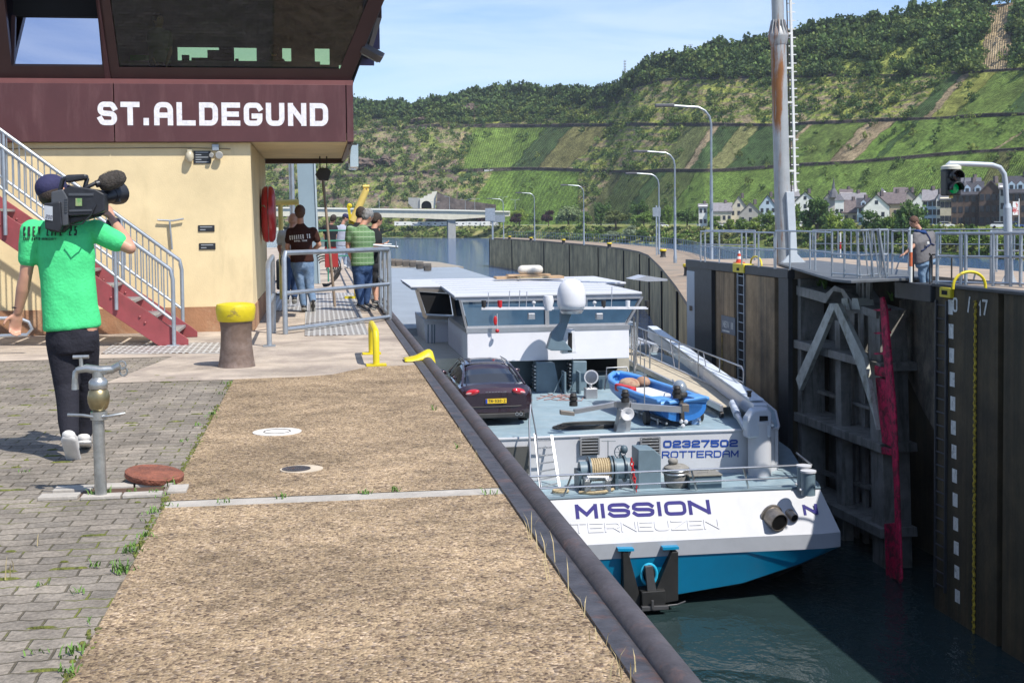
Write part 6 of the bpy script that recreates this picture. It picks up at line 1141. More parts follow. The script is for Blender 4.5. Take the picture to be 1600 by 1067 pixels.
J = dict(head=(540,340,0), neck=(535,352,0), shL=(527,356,0), shR=(543,356,.1), elL=(526,369,.05), wrL=(531,378,.15), elR=(544,368,.1), wrR=(538,377,.2), hipL=(530,384,0), hipR=(538,384,.05), knL=(530,401,0), anL=(530,415,0), toeL=(533,419,.1), knR=(539,401,0), anR=(540,415,0), toeR=(544,418,.1))
person('man in a dark blue cap and light grey shirt farther along the quay', 38, J, (.6,-.1,-.4), cloth('light_grey', (.34,.36,.43)), cloth('light_blue', (.3,.36,.45)), SHOEW, 'cap', cloth('navy', (.035,.035,.085)), vox=.022)
J = dict(head=(521,342,0), neck=(517,352,0), shL=(508,355,0), shR=(524,356,.1), elL=(507,368,.05), wrL=(509,378,.15), elR=(525,368,.1), wrR=(522,377,.2), hipL=(512,385,0), hipR=(520,385,.05), knL=(512,402,0), anL=(512,420,0), toeL=(514,424,.1), knR=(520,402,0), anR=(520,420,0), toeR=(523,424,.1))
person('man in a black shirt and dark red shorts left of the man in the cap', 35.5, J, (.5,.8,-.3), BLK, cloth('dark_red', (.25,.03,.03)), SHOEB, 'hair', HAIRD, legs='short', vox=.022)
# --- in the control room
J = dict(head=(428,79,0), neck=(428,90,0), shL=(417,97,0), shR=(440,97,0), elL=(415,110,-.1), wrL=(410,112,-.3), elR=(442,110,-.1), wrR=(440,112,-.3), hipL=(422,125,0), hipR=(436,125,0), knL=(420,126,-.35), anL=(420,158,-.35), toeL=(420,162,-.5), knR=(436,126,-.35), anR=(436,158,-.35), toeR=(436,162,-.5))
person('dark silhouette of a lock keeper seated inside the control room', 21.1, J, (-.2,1,0), cloth('charcoal', (.03,.03,.033)), BLK, SHOEB, 'hair', HAIRD, vox=.02, s=.85)
J = dict(head=(248,32,0), neck=(248,46,0), shL=(237,54,0), shR=(262,54,0), elL=(235,76,0), wrL=(240,92,-.1), elR=(266,78,0), wrR=(262,95,-.1), hipL=(243,98,0), hipR=(257,98,0), knL=(244,130,0), anL=(244,160,0), toeL=(244,164,-.15), knR=(256,130,0), anR=(256,160,0), toeR=(256,164,-.15))
person('dim figure in a grey shirt standing inside the control room', 19.6, J, (.5,-.8,0), cloth('mid_grey', (.2,.2,.2)), BLK, SHOEB, 'hair', HAIRD, vox=.02)
# ================================================================== the barge in the chamber
ZD, ZS, XC = -3.6, -4.6, 7.1
WHT = mat('ship_white', (.5,.51,.54), .5, var=.05, scale=1.5, col2=(.45,.45,.47), mixlo=.6, mixhi=.85, streak=(2,2,.3), spec=.25); LIPG = mat('ship_grey', (.36,.38,.42), .4, var=.06, scale=2); BLU = mat('hull_blue', (.0,.22,.42), .4, var=.06, scale=1.2, coat=.2)
DCK = mat('deck_blue_grey', (.24,.33,.38), .5, var=.12, scale=2.2, col2=(.32,.39,.42), mixlo=.5, mixhi=.7, bump=.1, bscale=60); DBG = mat('dark_blue_grey', (.075,.115,.145), .45, var=.1, scale=3); BGR = mat('mid_blue_grey', (.14,.2,.24), .45, var=.1, scale=3)
INOX = mat('stainless', (.55,.55,.55), .28, .9, var=.1, scale=8); NAVY = mat('letter_navy', (.03,.026,.16), .6, spec=.15); NBLU = mat('letter_blue', (.015,.06,.3), .4); UND = mat('hull_under', (.02,.022,.022), .5); GLD = mat('ship_glass', (.05,.1,.16), .06, spec=.8)
ALU = mat('aluminium', (.5,.5,.51), .35, .7, var=.08, scale=4); BRNA = mat('bronze_aluminium', (.3,.26,.22), .4, .6, var=.1)
sp_ = thing('cargo_barge', 'long white motor barge with light blue stern leaving the lock chamber', 'barge', (XC, 26, -7.3))
o0 = [(0,26.45),(2,26.43),(3.4,26.38),(3.86,26.3),(4.0,26.75),(4.25,28.2),(5.0,31),(5.6,36),(5.65,100),(4.6,124),(1.6,137),(0,139)]
o1 = [(0,25.92),(2,25.9),(3.75,25.85),(4.18,25.93),(4.32,26.6),(4.5,28.2),(5.15,31),(5.68,36),(5.7,100),(4.6,124),(1.6,137),(0,139.2)]
o3 = [(0,26.1,-6.8),(2,26.12,-6.58),(3.3,26.1,-6.22),(4.1,26.02,-5.9),(4.28,26.7,-5.92),(4.48,28.3,-6.1),(5.05,31,-7.2),(5.6,36,-7.6),(5.6,100,-7.6),(4.5,124,-7.6),(1.5,136,-7.6),(0,138,-7.6)]
def mirror(L_): return [(-p[0],)+tuple(p[1:]) for p in L_[::-1][:-1]]+L_
def loop(L_, z=None): return [(XC+p[0], p[1], p[2] if len(p) > 2 else z) for p in mirror(L_)]
def strip(mb, A, B): n = len(A); mb.add(A+B, [(i, i+1, n+i+1, n+i) for i in range(n-1)])
r0, r1, r2_, r3 = loop(o0, ZS), loop(o1, -5.5), loop(o1, -5.83), loop(o3)
mb = MB(); strip(mb, r0, r1); hull = mb.build('transom_plating', WHT, sp_, True, auto=True)
mb = MB(); strip(mb, [(x, y-.015, z) for x, y, z in r1], [(x, y-.015, z) for x, y, z in r2_]); strip(mb, r1, [(x, y-.015, z) for x, y, z in r1]); mb.build('rubbing_band', LIPG, sp_, True)
mb = MB(); strip(mb, r2_, r3); mb.build('blue_stern', BLU, sp_, True)
mb = MB(); strip(mb, r3, [(XC+(x-XC)*.75, y+3, -7.7) for x, y, z in r3]); mb.build('underside', UND, sp_, True)
mb = MB(); n_ = len(r0); mb.prism([V((x, y, ZS-.03)) for x, y, z in r0], (0,0,.03)); mb.build('stern_deck', DCK, sp_)
mb = MB(); mb.tube([(x, y, z+.01) for x, y, z in r0[7:17]], .028, 8); mb.build('deck_edge', BGR, sp_, True)
# upper deck block
uo = [(0,28.42),(3.3,28.36),(3.7,28.45),(3.85,28.8),(4.6,31),(5.35,35),(5.6,38),(5.6,46)]
U = [V((XC+x, y, ZS)) for x, y in mirror(uo)]; mb = MB(); mb.prism(U, (0,0,ZD-ZS-.004)); bk_ = mb.build('aft_bulkhead', WHT, sp_)
mb = MB(); mb.prism([V((p.x, p.y+.02, ZD-.003)) for p in U], (0,0,.006)); mb.build('upper_deck', DCK, sp_)
mb = MB(); mb.tube([(p.x, p.y-.005, ZD+.01) for p in U[1:-1]], .032, 8); mb.build('deck_lip', WHT, sp_, True)
mb = MB(); mb.bb(XC-5.6,XC+5.6,46,112,-7.5,-3.3); mb.build('cargo_hull', LIPG, sp_)
mb = MB(); a, b = at(665,536,-2.6), at(700,437,-2.6)
for k in range(210):
    y = 46.5+.3*k; mb.bb(XC-5.0,XC+4.9,y,y+.17,-3.3,-2.5)
mb.bb(XC-5.0,XC+4.9,46.4,110,-3.3,-2.6); mb.build('hatch_covers', mat('hatch_grey', (.36,.4,.44), .45, .2, var=.08, scale=.5), sp_)
mb = MB(); mb.prism([V(p) for p in ((XC-5.5,110,-7),(XC+5.5,110,-7),(XC+4.6,124,-7),(XC+1.6,134,-7),(XC-1.6,134,-7),(XC-4.6,124,-7))], (0,0,4.5)); mb.build('foredeck', mat('foredeck_beige', (.3,.26,.2), .7), sp_)
for px, py in ((609,414),(616,414.5),(623,415),(634,416),(645,417),(656,420),(668,423)):
    p = at(px, py, -2.45); mb = MB(); mb.box(p+V((0,0,.2)), (.5,.8,.4)); mb.cone(p+V((-.3,0,.3)), p+V((.3,0,.3)), .3); mb.build('bow_winch', mat('bow_mix', (.12,.1,.08), .6, scale=.4, col2=(.03,.03,.03)), sp_)
# lettering, exhausts, anchor
def onT(px, py):
    """point on the sloping transom plate"""
    d = ray(px, py); a = V((XC,26.45,ZS)); nrm = V((0,-(5.5-4.6),-(26.45-25.92))).normalized(); nrm = V((0, -.9, .53)).normalized(); k = (a-CC).dot(nrm)/d.dot(nrm); return CC+d*k+nrm*.03
upT = V((0,.53,.9)).normalized()
stext('ship_name', 'MISSION', onT(900,811), onT(1111,803), .325, NAVY, hull, t=.24, gapf=.32, ext=.008, up=upT, onto=hull)
stext('embossed_port', 'TERNEUZEN', onT(893,833), onT(1124,826), .215, mat('ship_white_emboss', (.5,.51,.55), .5), hull, t=.14, gapf=.32, ext=.016, up=upT, onto=hull)
stext('nation_letter', 'N', onT(1255,806), onT(1277,805), .24, NAVY, hull, t=.26, ext=.008, up=upT, onto=hull)
def bp_(px, py): d = ray(px, py); return CC+d*(28.358/d.y)
stext('ship_number', '02327502', bp_(1037,700), bp_(1153,698), .175, NBLU, bk_, t=.24, gapf=.3, ext=.01, onto=bk_)
stext('home_port', 'ROTTERDAM', bp_(1035,716), bp_(1154,714), .165, NBLU, bk_, t=.17, gapf=.3, ext=.01, onto=bk_)
EXH = mat('exhaust_metal', (.28,.25,.22), .4, .7, var=.25, scale=10)
for px, py, r_, ln in ((1205,806,.23,.36),(1233,803,.1,.24)):
    a = onT(px, py)+V((0,.05,0)); d = V((.2,-.9,-.25)).normalized(); ex = MB(); s_, u_, _ = basis(d); n = 24
    ex.lathe([(r_*1.15,0),(r_*1.15,.05),(r_,.06),(r_*.9,ln),(r_*.82,ln),(r_*.82,ln*.3),(0,ln*.28)], a, d, 24); e_ = ex.build('exhaust_pipe', EXH, sp_, True); mb = MB(); mb.lathe([(r_*.8,ln-.02),(0,ln-.02)], a, d, 24); mb.build('bore', DARK, e_)
an = MB(); AY = 25.75
def pq(mb, pts, y, th): mb.prism([atY(a, b, y) for a, b in pts], (0, th, 0)); return mb
pq(an, [(973,862),(982,862),(1000,930),(1003,950),(996,950),(975,928)], AY, .3); pq(an, [(1050,862),(1060,862),(1060,938),(1040,942),(1022,930)], AY, .3); pq(an, [(1003,925),(1040,922),(1040,950),(1004,953)], AY-.15, .5); an.build('anchor_bracket', mat('anchor_black', (.02,.02,.02), .5, var=.3), sp_, bevel=.015)
mb = MB(); pq(mb, [(1008,885),(1020,884),(1026,925),(1012,926)], AY-.1, .12); pq(mb, [(1003,948),(1045,946),(1045,952),(1003,955)], AY-.22, .1); pq(mb, [(1018,938),(1022,938),(1022,952),(1018,952)], AY-.25, .05); mb.tube([atY(1040,946,AY-.1), atY(1058,944,AY-.1), atY(1071,939,AY-.1)], .02, 6); mb.build('anchor', mat('anchor_grey', (.09,.09,.095), .45, .4), sp_, bevel=.01)
mb = MB(); c = atY(1014,897,AY+.02); mb.tube([c+V((.17*math.cos(R(a)), 0, .22*math.sin(R(a)))) for a in range(0,360,18)], .035, 8, closed=True); mb.build('hawse_ring', mat('cyan_paint', (.02,.38,.6), .4), sp_, True)
mb = MB(); pq(mb, [(966,857),(991,857),(991,861),(966,861)], AY-.02, .3); mb.build('bracket_foot', BLU, sp_); mb = MB(); pq(mb, [(1036,855),(1061,854),(1061,858),(1036,859)], AY-.02, .3); mb.build('bracket_foot', BLU, sp_)
mb = MB(); mb.prism([atY(a, b, AY+.1) for a, b in [(1003,888),(1014,880),(1026,888),(1027,910),(1014,918),(1003,908)]], (0,.02,0)); mb.build('hawse_hole', DARK, sp_)
# vents in the bulkhead, hatch plate at left
for px0, px1 in ((906,936),(1000,1031)):
    a = bp_(px0, 711); b = bp_(px1, 682); mb = MB(); mb.bb(a.x,b.x,a.y-.01,a.y+.0,a.z,b.z); v_ = mb.build('vent_grille', DARK, bk_); mb = MB()
    for k in range(5): z = a.z+.04+(b.z-a.z-.06)*k/5; mb.bb(a.x+.03,b.x-.03,a.y-.05,a.y-.012,z,z+.035)
    for x in (a.x, b.x-.035): mb.bb(x,x+.035,a.y-.06,a.y-.002,a.z,b.z)
    mb.bb(a.x+.035,b.x-.035,a.y-.06,a.y-.002,b.z-.03,b.z); mb.build('louvres', ALU, v_)
a = bp_(786,742); b = bp_(826,697); MB().bb(a.x,b.x,a.y-.02,a.y+.0,a.z,b.z).build('access_hatch', mat('hatch_dark', (.07,.07,.065), .6), bk_)
# ladder
ld = MB(); l0, l1 = atY(845,768,27.6), atY(836,682,28.2); m0, m1 = atY(874,760,27.6), atY(862,682,28.2)
ld.bar(l0, l1+(l1-l0)*.06, .05, .03); ld.bar(m0, m1+(m1-m0)*.03, .05, .03)
for k in range(7): q = (k+.5)/7; ld.bar(l0.lerp(l1,q), m0.lerp(m1,q), .03, .03)
tag(ld.build('aluminium_ladder', ALU), 'aluminium ladder leaning on the aft bulkhead of the barge', 'ladder')
mb = MB(); mb.tube([atY(829,768,27.4), atY(827,660,28.0), atY(829,632,28.2)], .022, 8); mb.tube([atY(845,766,27.6), atY(838,680,28.2), atY(829,630,28.3)], .018, 8); mb.build('ladder_rails', INOX, sp_, True)
# stern railing
TR = MB(); tp_ = [at(812,737,ZS+.47), at(1000,733,ZS+.47), at(1230,725,ZS+.47)]; tp_ = [V((p.x, 26.5, ZS+.5)) for p in (V((XC-3.6,0,0)), V((XC,0,0)), V((XC+3.75,0,0)))]; tp_.append(V((XC+3.95,27.9,ZS+.5)))
TR.tube(tp_, .024, 8); TR.tube([p-V((0,0,.27)) for p in tp_], .02, 8); TR.build('stern_rails', INOX, sp_, True)
for k, x in enumerate([-3.4,-1.75,-.45,.95,2.15,3.6]): s_ = (.16 if k < 2 else -.16); mb = MB(); mb.tube([(XC+x, 26.5, ZS+.5), (XC+x-s_, 26.62, ZS)], .024, 8); mb.build('rail_post', INOX, sp_, True)
# winch with rope, housing, chain
YW = 27.3; wn = thing('anchor_winch', 'grey stern winch with beige rope drum and slant topped housing', 'winch', tuple(atY(950,768,YW)))
ROPE = mat('rope_beige', (.45,.36,.22), .9, var=.25, scale=30, bump=.5, bscale=90)
def P_(px, py, y=YW): return atY(px, py, y)
ax_z = (P_(940,733).z)
mb = MB(); a, b = P_(923,733), P_(951,733)
for k in range(9): q = k/8; c = a.lerp(b, q); c.z = ax_z; mb.tube([c+V((.0,.24*math.cos(R(t_)),.24*math.sin(R(t_)))) for t_ in range(0,360,24)], .026, 6, closed=True)
mb.cone(V((a.x,a.y,ax_z)), V((b.x,a.y,ax_z)), .22, n=20); mb.build('rope_drum', ROPE, wn, True)
mb = MB()
for px in (920,953,958,975): c = P_(px,733); mb.cone(V((c.x-.02,YW,ax_z)), V((c.x+.02,YW,ax_z)), .3, n=28)
mb.cone(V((P_(903,733).x,YW,ax_z)), V((P_(997,733).x,YW,ax_z)), .06); mb.build('flanges', DBG, wn, True)
mb = MB(); mb.cone(V((P_(905,733).x,YW,ax_z+.0)), V((P_(918,733).x,YW,ax_z)), .2, n=18); mb.build('gear_housing', BGR, wn, True); mb = MB(); mb.cone(V((P_(958,733).x,YW,ax_z)), V((P_(985,733).x,YW,ax_z)), .24, n=20); mb.build('gear_housing', BGR, wn, True)
pq(MB(), [(997,768),(1033,768),(1033,712),(1022,702),(997,702)], YW-.25, .6).build('motor_housing', BGR, wn, bevel=.02)
for px in (903,960,990): mb = MB(); mb.box((P_(px,760).x, YW, ZS+.22), (.07,.5,.44)); mb.build('support', DBG, wn)
mb = MB(); c = P_(969,706); mb.tube([c+V((.13*math.cos(R(a)), 0, .15*math.sin(R(a)))) for a in range(0,360,24)], .012, 6, closed=True)
for a in (0,60,120): mb.tube([c-V((.13*math.cos(R(a)),0,.15*math.sin(R(a)))), c+V((.13*math.cos(R(a)),0,.15*math.sin(R(a))))], .008, 6)
mb.build('hand_wheel', DBG, wn, True); mb = MB(); mb.cone(c+V((0,0,-.25)), c, .025); mb.ell(P_(975,702), (.09,.09,.1)); mb.tube([P_(950,715), P_(950,688)], .01, 6); mb.tube([P_(940,689), P_(962,689)], .01, 6); mb.build('valve', DBG, wn, True)
mb = MB(); ch0, ch1 = P_(986,716,YW-.35), P_(994,769,YW-.55)
for k in range(9):
    q = (k+.5)/9; c = ch0.lerp(ch1, q); w_ = .035; pts = [c+(V((w_*math.cos(R(a)), 0, .055*math.sin(R(a)))) if k % 2 else V((0, w_*math.cos(R(a)), .055*math.sin(R(a))))) for a in range(0,360,45)]; mb.tube(pts, .016, 6, closed=True)
tag(mb.build('red_chain', mat('chain_red', (.5,.02,.025), .4), smooth=True), 'red painted anchor chain hanging from the stern winch', 'chain')
fr_ = MB(); YQ = 26.75; pq(fr_, [(914,748),(922,748),(924,772),(914,772)], YQ, .3); pq(fr_, [(946,748),(955,748),(955,770),(946,770)], YQ, .3); fr_.tube([atY(914,750,YQ+.15), atY(918,746,YQ+.15), atY(950,746,YQ+.15), atY(955,750,YQ+.15)], .055, 10); fr_.build('fairlead', INOX, sp_, bevel=.02)
mb = MB(); c = at(876,768,ZS+.03); mb.tube([c+V((.17*math.cos(R(a)), .14*math.sin(R(a)), .01*(a/180))) for a in range(0,700,25)], .025, 7); tag(mb.build('mooring_rope', ROPE, smooth=True), 'small coil of beige rope on the stern deck left of the winch', 'rope')
mb = MB(); mb.tube([at(905,769,ZS+.03), at(925,770,ZS+.04), at(945,768,ZS+.06), at(958,764,ZS+.04)], .035, 8); tag(mb.build('mooring_rope', ROPE, smooth=True), 'beige rope running through the polished fairlead', 'rope')
tb_ = thing('canvas_tub', 'grey canvas covered drum with coiled hose beside the winch housing', 'drum', tuple(at(1057,762,ZS))); c = at(1057,760,ZS); CNV = mat('canvas', (.23,.22,.2), .9, var=.2, scale=12, bump=.6, bscale=30); mb = MB(); mb.lathe([(.22,0),(.27,.1),(.29,.3),(.28,.45),(.2,.5),(0,.52)], c, n=22); mb.build('cover', CNV, tb_, True)
mb = MB()
for z in (.32,.4): mb.tube([c+V((.3*math.cos(R(a)), .3*math.sin(R(a)), z)) for a in range(0,360,24)], .022, 6, closed=True)
mb.build('straps', INOX, tb_, True); mb = MB(); mb.ell(c+V((-.08,0,.58)), (.12,.1,.09)); mb.build('folded_top', CNV, tb_, True)
bx = thing('deck_locker', 'blue grey deck locker with worn pale lid right of the canvas drum', 'locker', tuple(at(1103,764,ZS))); c = at(1103,764,ZS); MB().bb(c.x-.37,c.x+.37,c.y,c.y+.5,ZS,ZS+.28).build('box', BGR, bx, bevel=.01); MB().bb(c.x-.4,c.x+.38,c.y-.03,c.y+.52,ZS+.29,ZS+.33).build('lid', mat('lid_worn', (.25,.24,.21), .6, .3, scale=6), bx, bevel=.01); mb = MB(); mb.tube([c+V((-.1,.2,.34)), c+V((-.1,.2,.4)), c+V((.1,.2,.4)), c+V((.1,.2,.34))], .012, 6); mb.build('handle', INOX, bx)
for px, py in ((1257,766),(1250,757)):
    c = at(px+6, py+7, ZS); mb = MB(); mb.lathe([(.15,0),(.15,.5)], c, n=22); b_ = mb.build('deck_bollard', BGR, sp_, True); mb = MB(); mb.lathe([(.17,.5),(.17,.54),(0,.545)], c, n=22); mb.cone(c+V((-.2,0,.12)), c+V((-.1,0,.12)), .03); mb.build('bollard_cap', WHT, b_, True)
# crane
cr_ = thing('deck_crane', 'folded light grey deck crane with long boom on a white pedestal', 'crane', (11.0, 28.3, ZS)); q = atY(1188,765,27.95); cx_, cy_ = q.x, 28.0; CGR = mat('crane_grey', (.5,.54,.6), .35, var=.06, scale=2, coat=.3)
MB().lathe([(.27,0),(.27,1.22),(.29,1.22),(.29,1.3),(.2,1.31)], (cx_,cy_,ZS), n=32).build('pedestal', WHT, cr_, True); MB().lathe([(.18,0),(.18,1.0)], (cx_+.38,cy_+.5,ZS), n=28).build('pedestal', WHT, cr_, True)
mb = MB(); mb.prism([atY(a, b, 27.75) for a, b in [(1168,686),(1206,684),(1207,645),(1200,637),(1178,640),(1168,655)]], (0,.38,0)); mb.build('crane_head', CGR, cr_, bevel=.06)
MB().prism([atY(a, b, 27.735) for a, b in [(1187,658),(1200,657),(1200,650),(1187,650)]], (0,.02,0)).build('grille', DARK, cr_)
b0_, b1_ = V((cx_+.15,28.3,-3.15)), V((12.45,46,-2.85)); mb = MB(); mb.bar(b0_, b1_, .34, .36); mb.build('boom', CGR, cr_, bevel=.03)
mb = MB(); mb.bar(b0_+V((0,.3,.235)), b1_+V((0,0,.235)), .34, .05); mb.build('boom_top', mat('boom_light', (.62,.68,.76), .35), cr_, bevel=.01)
mb = MB(); mb.tube([atY(1166,672,28.0), atY(1152,648,29)], .07, 12); mb.build('hydraulic_cylinder', ALU, cr_, True); mb = MB(); mb.tube([atY(1152,648,29), atY(1145,630,30)], .1, 12); mb.build('hydraulic_barrel', CGR, cr_, True)
mb = MB(); c = b0_+V((-.15,.4,.3)); mb.cone(c, c+V((0,0,.12)), .05); mb.cone(c+V((0,0,.12)), c+V((0,0,.15)), .07); mb.build('beacon', BLKST, cr_, True)
mb = MB(); mb.tube([V((cx_+.35,28.1,ZD+.15)), V((cx_+.62,28.8,ZD+.05)), V((cx_+.75,29.5,ZD+.05))], .04, 8); mb.tube([V((cx_+.62,28.8,ZD+.05)), V((cx_+.66,28.9,ZS))], .03, 8); mb.build('side_bar', INOX, sp_, True)
# gangway
gwn = thing('gangway', 'long planked gangway with tubular handrails lying along the side deck', 'gangway', (10.4, 30, ZD)); PLK = mat('pale_planks', (.5,.44,.34), .8, var=.12, scale=4); gx0, gx1, gy0, gy1, g0, g1 = 10.02, 10.82, 30.3, 45, -3.3, -3.1
def gzz(y): return g0+(g1-g0)*(y-gy0)/(gy1-gy0)
mb = MB(); nn = 74
for k in range(nn): y = gy0+(gy1-gy0)*k/nn; z = gzz(y); mb.bb(gx0,gx1,y,y+.17,z-.03,z)
mb.build('planks', PLK, gwn); mb = MB()
for x in (gx0-.05, gx1+.05): mb.bar((x,gy0-.1,g0-.04), (x,gy1,g1-.04), .09, .16)
mb.build('side_beams', ALU, gwn, bevel=.01)
for x, sgn, ya in ((gx1+.08, 1, 31.2), (gx0-.08, -1, 37)):
    mb = MB(); ps = [V((x,y,gzz(y)+.85)) for y in (ya+.15, 45)]; mb.tube([V((x,ya,gzz(ya)+.1)), V((x,ya,gzz(ya)+.75))]+ps, .022, 8); mb.tube([V((x,ya,gzz(ya)+.45)), V((x,45,gzz(45)+.45))], .016, 8)
    for k in range(1, 7): y = ya+(45-ya)*k/7; mb.tube([V((x,y,gzz(y))), V((x,y,gzz(y)+.85))], .018, 8)
    for k in range(1, 4): y = ya+(45-ya)*k/4; mb.tube([V((x+.3*sgn*0,y-.5,gzz(y))), V((x,y,gzz(y)+.85))], .016, 8)
    mb.build('handrail', INOX, gwn, True)
for x in (gx0-.02, gx1+.02): mb = MB(); mb.cone((x-.05,gy0-.02,ZD+.09), (x+.03,gy0-.02,ZD+.09), .09, n=16); mb.build('wheel', BLKST, gwn, True)
# white buoy light beyond
mb = MB(); c = atX(1079,548,12.3); mb.cone(c-V((0,0,.8)), c, .03); mb.ell(c, .14); tag(mb.build('deck_lamp', WHT, smooth=True), 'round white deck lamp on a short post near the lock wall', 'lamp')
# ---- wheelhouse
WHC = mat('ship_white_brightened', (.74,.74,.78), .5, var=.04, scale=1.5, col2=(.62,.62,.64), mixlo=.6, mixhi=.85, streak=(2,2,.3), spec=.25)  # ship white made lighter to make up for weak sunlight on skirt and wing
wh = thing('wheelhouse', 'white wheelhouse with sloping windows and flat roof raised above the aft deck', 'wheelhouse', (6.9, 40, ZD)); zr = -.72
A1, A2 = at(706,460,zr), at(1012,458,zr); YR = (A1.y+A2.y)/2; W1, W2 = at(641,447,zr), at(690,447,zr); YW2 = W1.y; YF2 = at(640,436.5,zr).y; xl, xr2 = A1.x, A2.x; xw0 = W1.x; xw1 = xr2+1.0
poly = [(xl,YR),(xr2,YR),(xr2+.05,YW2-.4),(xw1,YW2),(xw1,YF2),(xw0,YF2),(xw0,YW2),(W2.x,YW2)]
mb = MB(); mb.prism([V((x,y,zr-.07)) for x, y in poly], (0,0,.07)); rf_ = mb.build('roof', WHT, wh, bevel=.02)
mb = MB(); k = len(poly); mb.prism([V((XC+(x-XC)*.985,y+.05,zr-.14)) for x, y in poly], (0,0,.068)); mb.build('roof_fascia', LIPG, wh)
mb = MB()
for i in range(1, 8): y = YR+(YF2-YR)*i/8; mb.bb(xl+.2,xr2-.1,y,y+.03,zr,zr+.012)
mb.build('roof_seams', LIPG, rf_)
YS = atY(730,563,36.1).y; zsk0 = atY(857,563,YS).z; zsk1 = atY(857,516,YS).z; xs0 = atY(730,540,YS).x; xs1 = atY(983,540,YS).x
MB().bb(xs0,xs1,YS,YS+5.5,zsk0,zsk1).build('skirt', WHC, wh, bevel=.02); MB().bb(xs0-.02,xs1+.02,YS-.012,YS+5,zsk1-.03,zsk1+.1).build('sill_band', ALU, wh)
zwt = zr-.14; zwb = zsk1+.1; yb_, yt_ = YS+.3, YR+.08
def wq(x0, x1, x2, x3, y0, y1, z0, z1, th): return [V((x0,y0,z0)), V((x1,y0,z0)), V((x2,y1,z1)), V((x3,y1,z1))], (0,th,0)
xa, xb_ = xs0+.02, xs1-.02; xc_, xd = atY(719,463,YR).x, atY(1004,463,YR).x; xm_ = atY(855,490,YR).x
mb = MB(); mb.prism(*wq(xa+.06, xm_-.05, xm_-.05, xc_+.06, yb_, yt_, zwb, zwt, .03)); mb.prism(*wq(xm_+.05, xb_-.06, xd-.06, xm_+.05, yb_, yt_, zwb, zwt, .03)); mb.build('window_pane', GLD, wh)
mb = MB(); bars = [((xa,yb_,zwb),(xc_,yt_,zwt)),((xm_,yb_,zwb),(xm_,yt_,zwt)),((xb_,yb_,zwb),(xd,yt_,zwt)),((xa,yb_,zwb+.02),(xb_,yb_,zwb+.02)),((xc_,yt_,zwt-.03),(xd,yt_,zwt-.03))]
for i, (p, q_) in enumerate(bars): mb.bar(V(p)-V((0,.02,0)), V(q_)-V((0,.02,0)), .12 if i < 3 else .05, .06)
mb.build('window_frame', ALU, wh)
# left wing aft window
Yw = YW2+.05; pz = [atY(a, b, Yw) for a, b in ((655,456),(702,459),(707,492),(666,490))]; mb = MB(); mb.prism(pz, (0,.03,0)); mb.build('window_pane', DARK, wh)
fr2 = [atY(a, b, Yw-.02) for a, b in ((648,450),(707,453),(716,503),(662,500))]; mb = MB(); n = 4
for i in range(4): mb.bar(fr2[i].lerp(pz[i],.45), fr2[(i+1)%4].lerp(pz[(i+1)%4],.45), .1, .12)
mb.build('window_frame', BRNA, wh); mb = MB(); mb.prism([atY(a, b, Yw+.1) for a, b in ((706,455),(718,460),(726,508),(714,503))], (0,.1,0)); mb.build('corner_pane', GLD, wh)
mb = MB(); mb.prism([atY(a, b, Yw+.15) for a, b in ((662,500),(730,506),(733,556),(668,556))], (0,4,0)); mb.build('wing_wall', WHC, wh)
mb = MB(); 
for x in (669,675,679): mb.tube([atY(x,507,Yw-.3), atY(x,552,Yw-.3)], .02, 6)
mb.tube([atY(710,513,Yw-.3), atY(710,556,Yw-.3)], .02, 6); mb.build('grab_rails', BGR, wh)
MB().prism([atY(a, b, Yw-.4) for a, b in ((668,551),(733,551),(733,558),(668,560))], (0,.6,0)).build('side_step', BGR, wh)
MB().bb(xs0-.9,xs1+.3,YS+1.2,YS+9,ZD,zsk0).build('engine_casing', mat('casing_cream', (.42,.4,.34), .6), wh); mb = MB(); mb.bb(xs0+.3,xs1-1.6,YS+1.0,YS+1.2,ZD+.05,zsk0-.1); mb.bb(xs1-.9,xs1+.6,YS+.2,YS+1.1,ZD,ZD+.4); mb.build('casing_lockers', DBG, wh, bevel=.02); mb = MB(); mb.bb(xs1-1.2,xs1-.1,YS+1.1,YS+1.2,ZD+.45,zsk0-.1); mb.build('casing_opening', DARK, wh)
mb = MB(); mb.tube([V((xr2-.1,YR+.1,zr-.3)), V((xs1+.3,YS+.6,ZD))], .04, 8); mb.tube([V((xs1+.25,YS+.4,zsk0+1.2)), V((xs1+.25,YS+.4,ZD))], .03, 8); mb.build('support_struts', INOX, wh)
# roof raft and wing board
rft = thing('roof_raft', 'beige life raft lashed with wooden boards on the wheelhouse roof', 'life raft', (6.6,42,zr)); c = at(831,434,zr+.1); mb = MB(); mb.bb(c.x-1.3,c.x+1.2,c.y,c.y+.8,zr+.06,zr+.14); mb.box((c.x-.1,c.y+.2,zr+.2), (1.6,.4,.05), .12); mb.build('boards', mat('raw_wood', (.45,.3,.17), .8, var=.15, scale=4), rft)
mb = MB(); mb.limb((c.x-.3,c.y+.3,zr+.38), (c.x+.3,c.y+.3,zr+.38), .17, .17); mb.build('canister', mat('canister', (.6,.57,.5), .5), rft, True); mb = MB(); mb.tube([c+V((.9*math.cos(R(a))*(.6+.1*math.sin(a)), .4*math.sin(R(a))-.2, .02)) for a in range(0,700,30)], .03, 6); mb.build('rope', ROPE, rft, True)
mb = MB(); mb.prism([atY(a, b, YW2+2) for a, b in ((990,437),(1010,431),(1043,436),(1043,439),(1012,440))], (0,1.2,0)); tag(mb.build('nav_light_board', LIPG), 'pale board sticking out at the right of the wheelhouse roof', 'board')
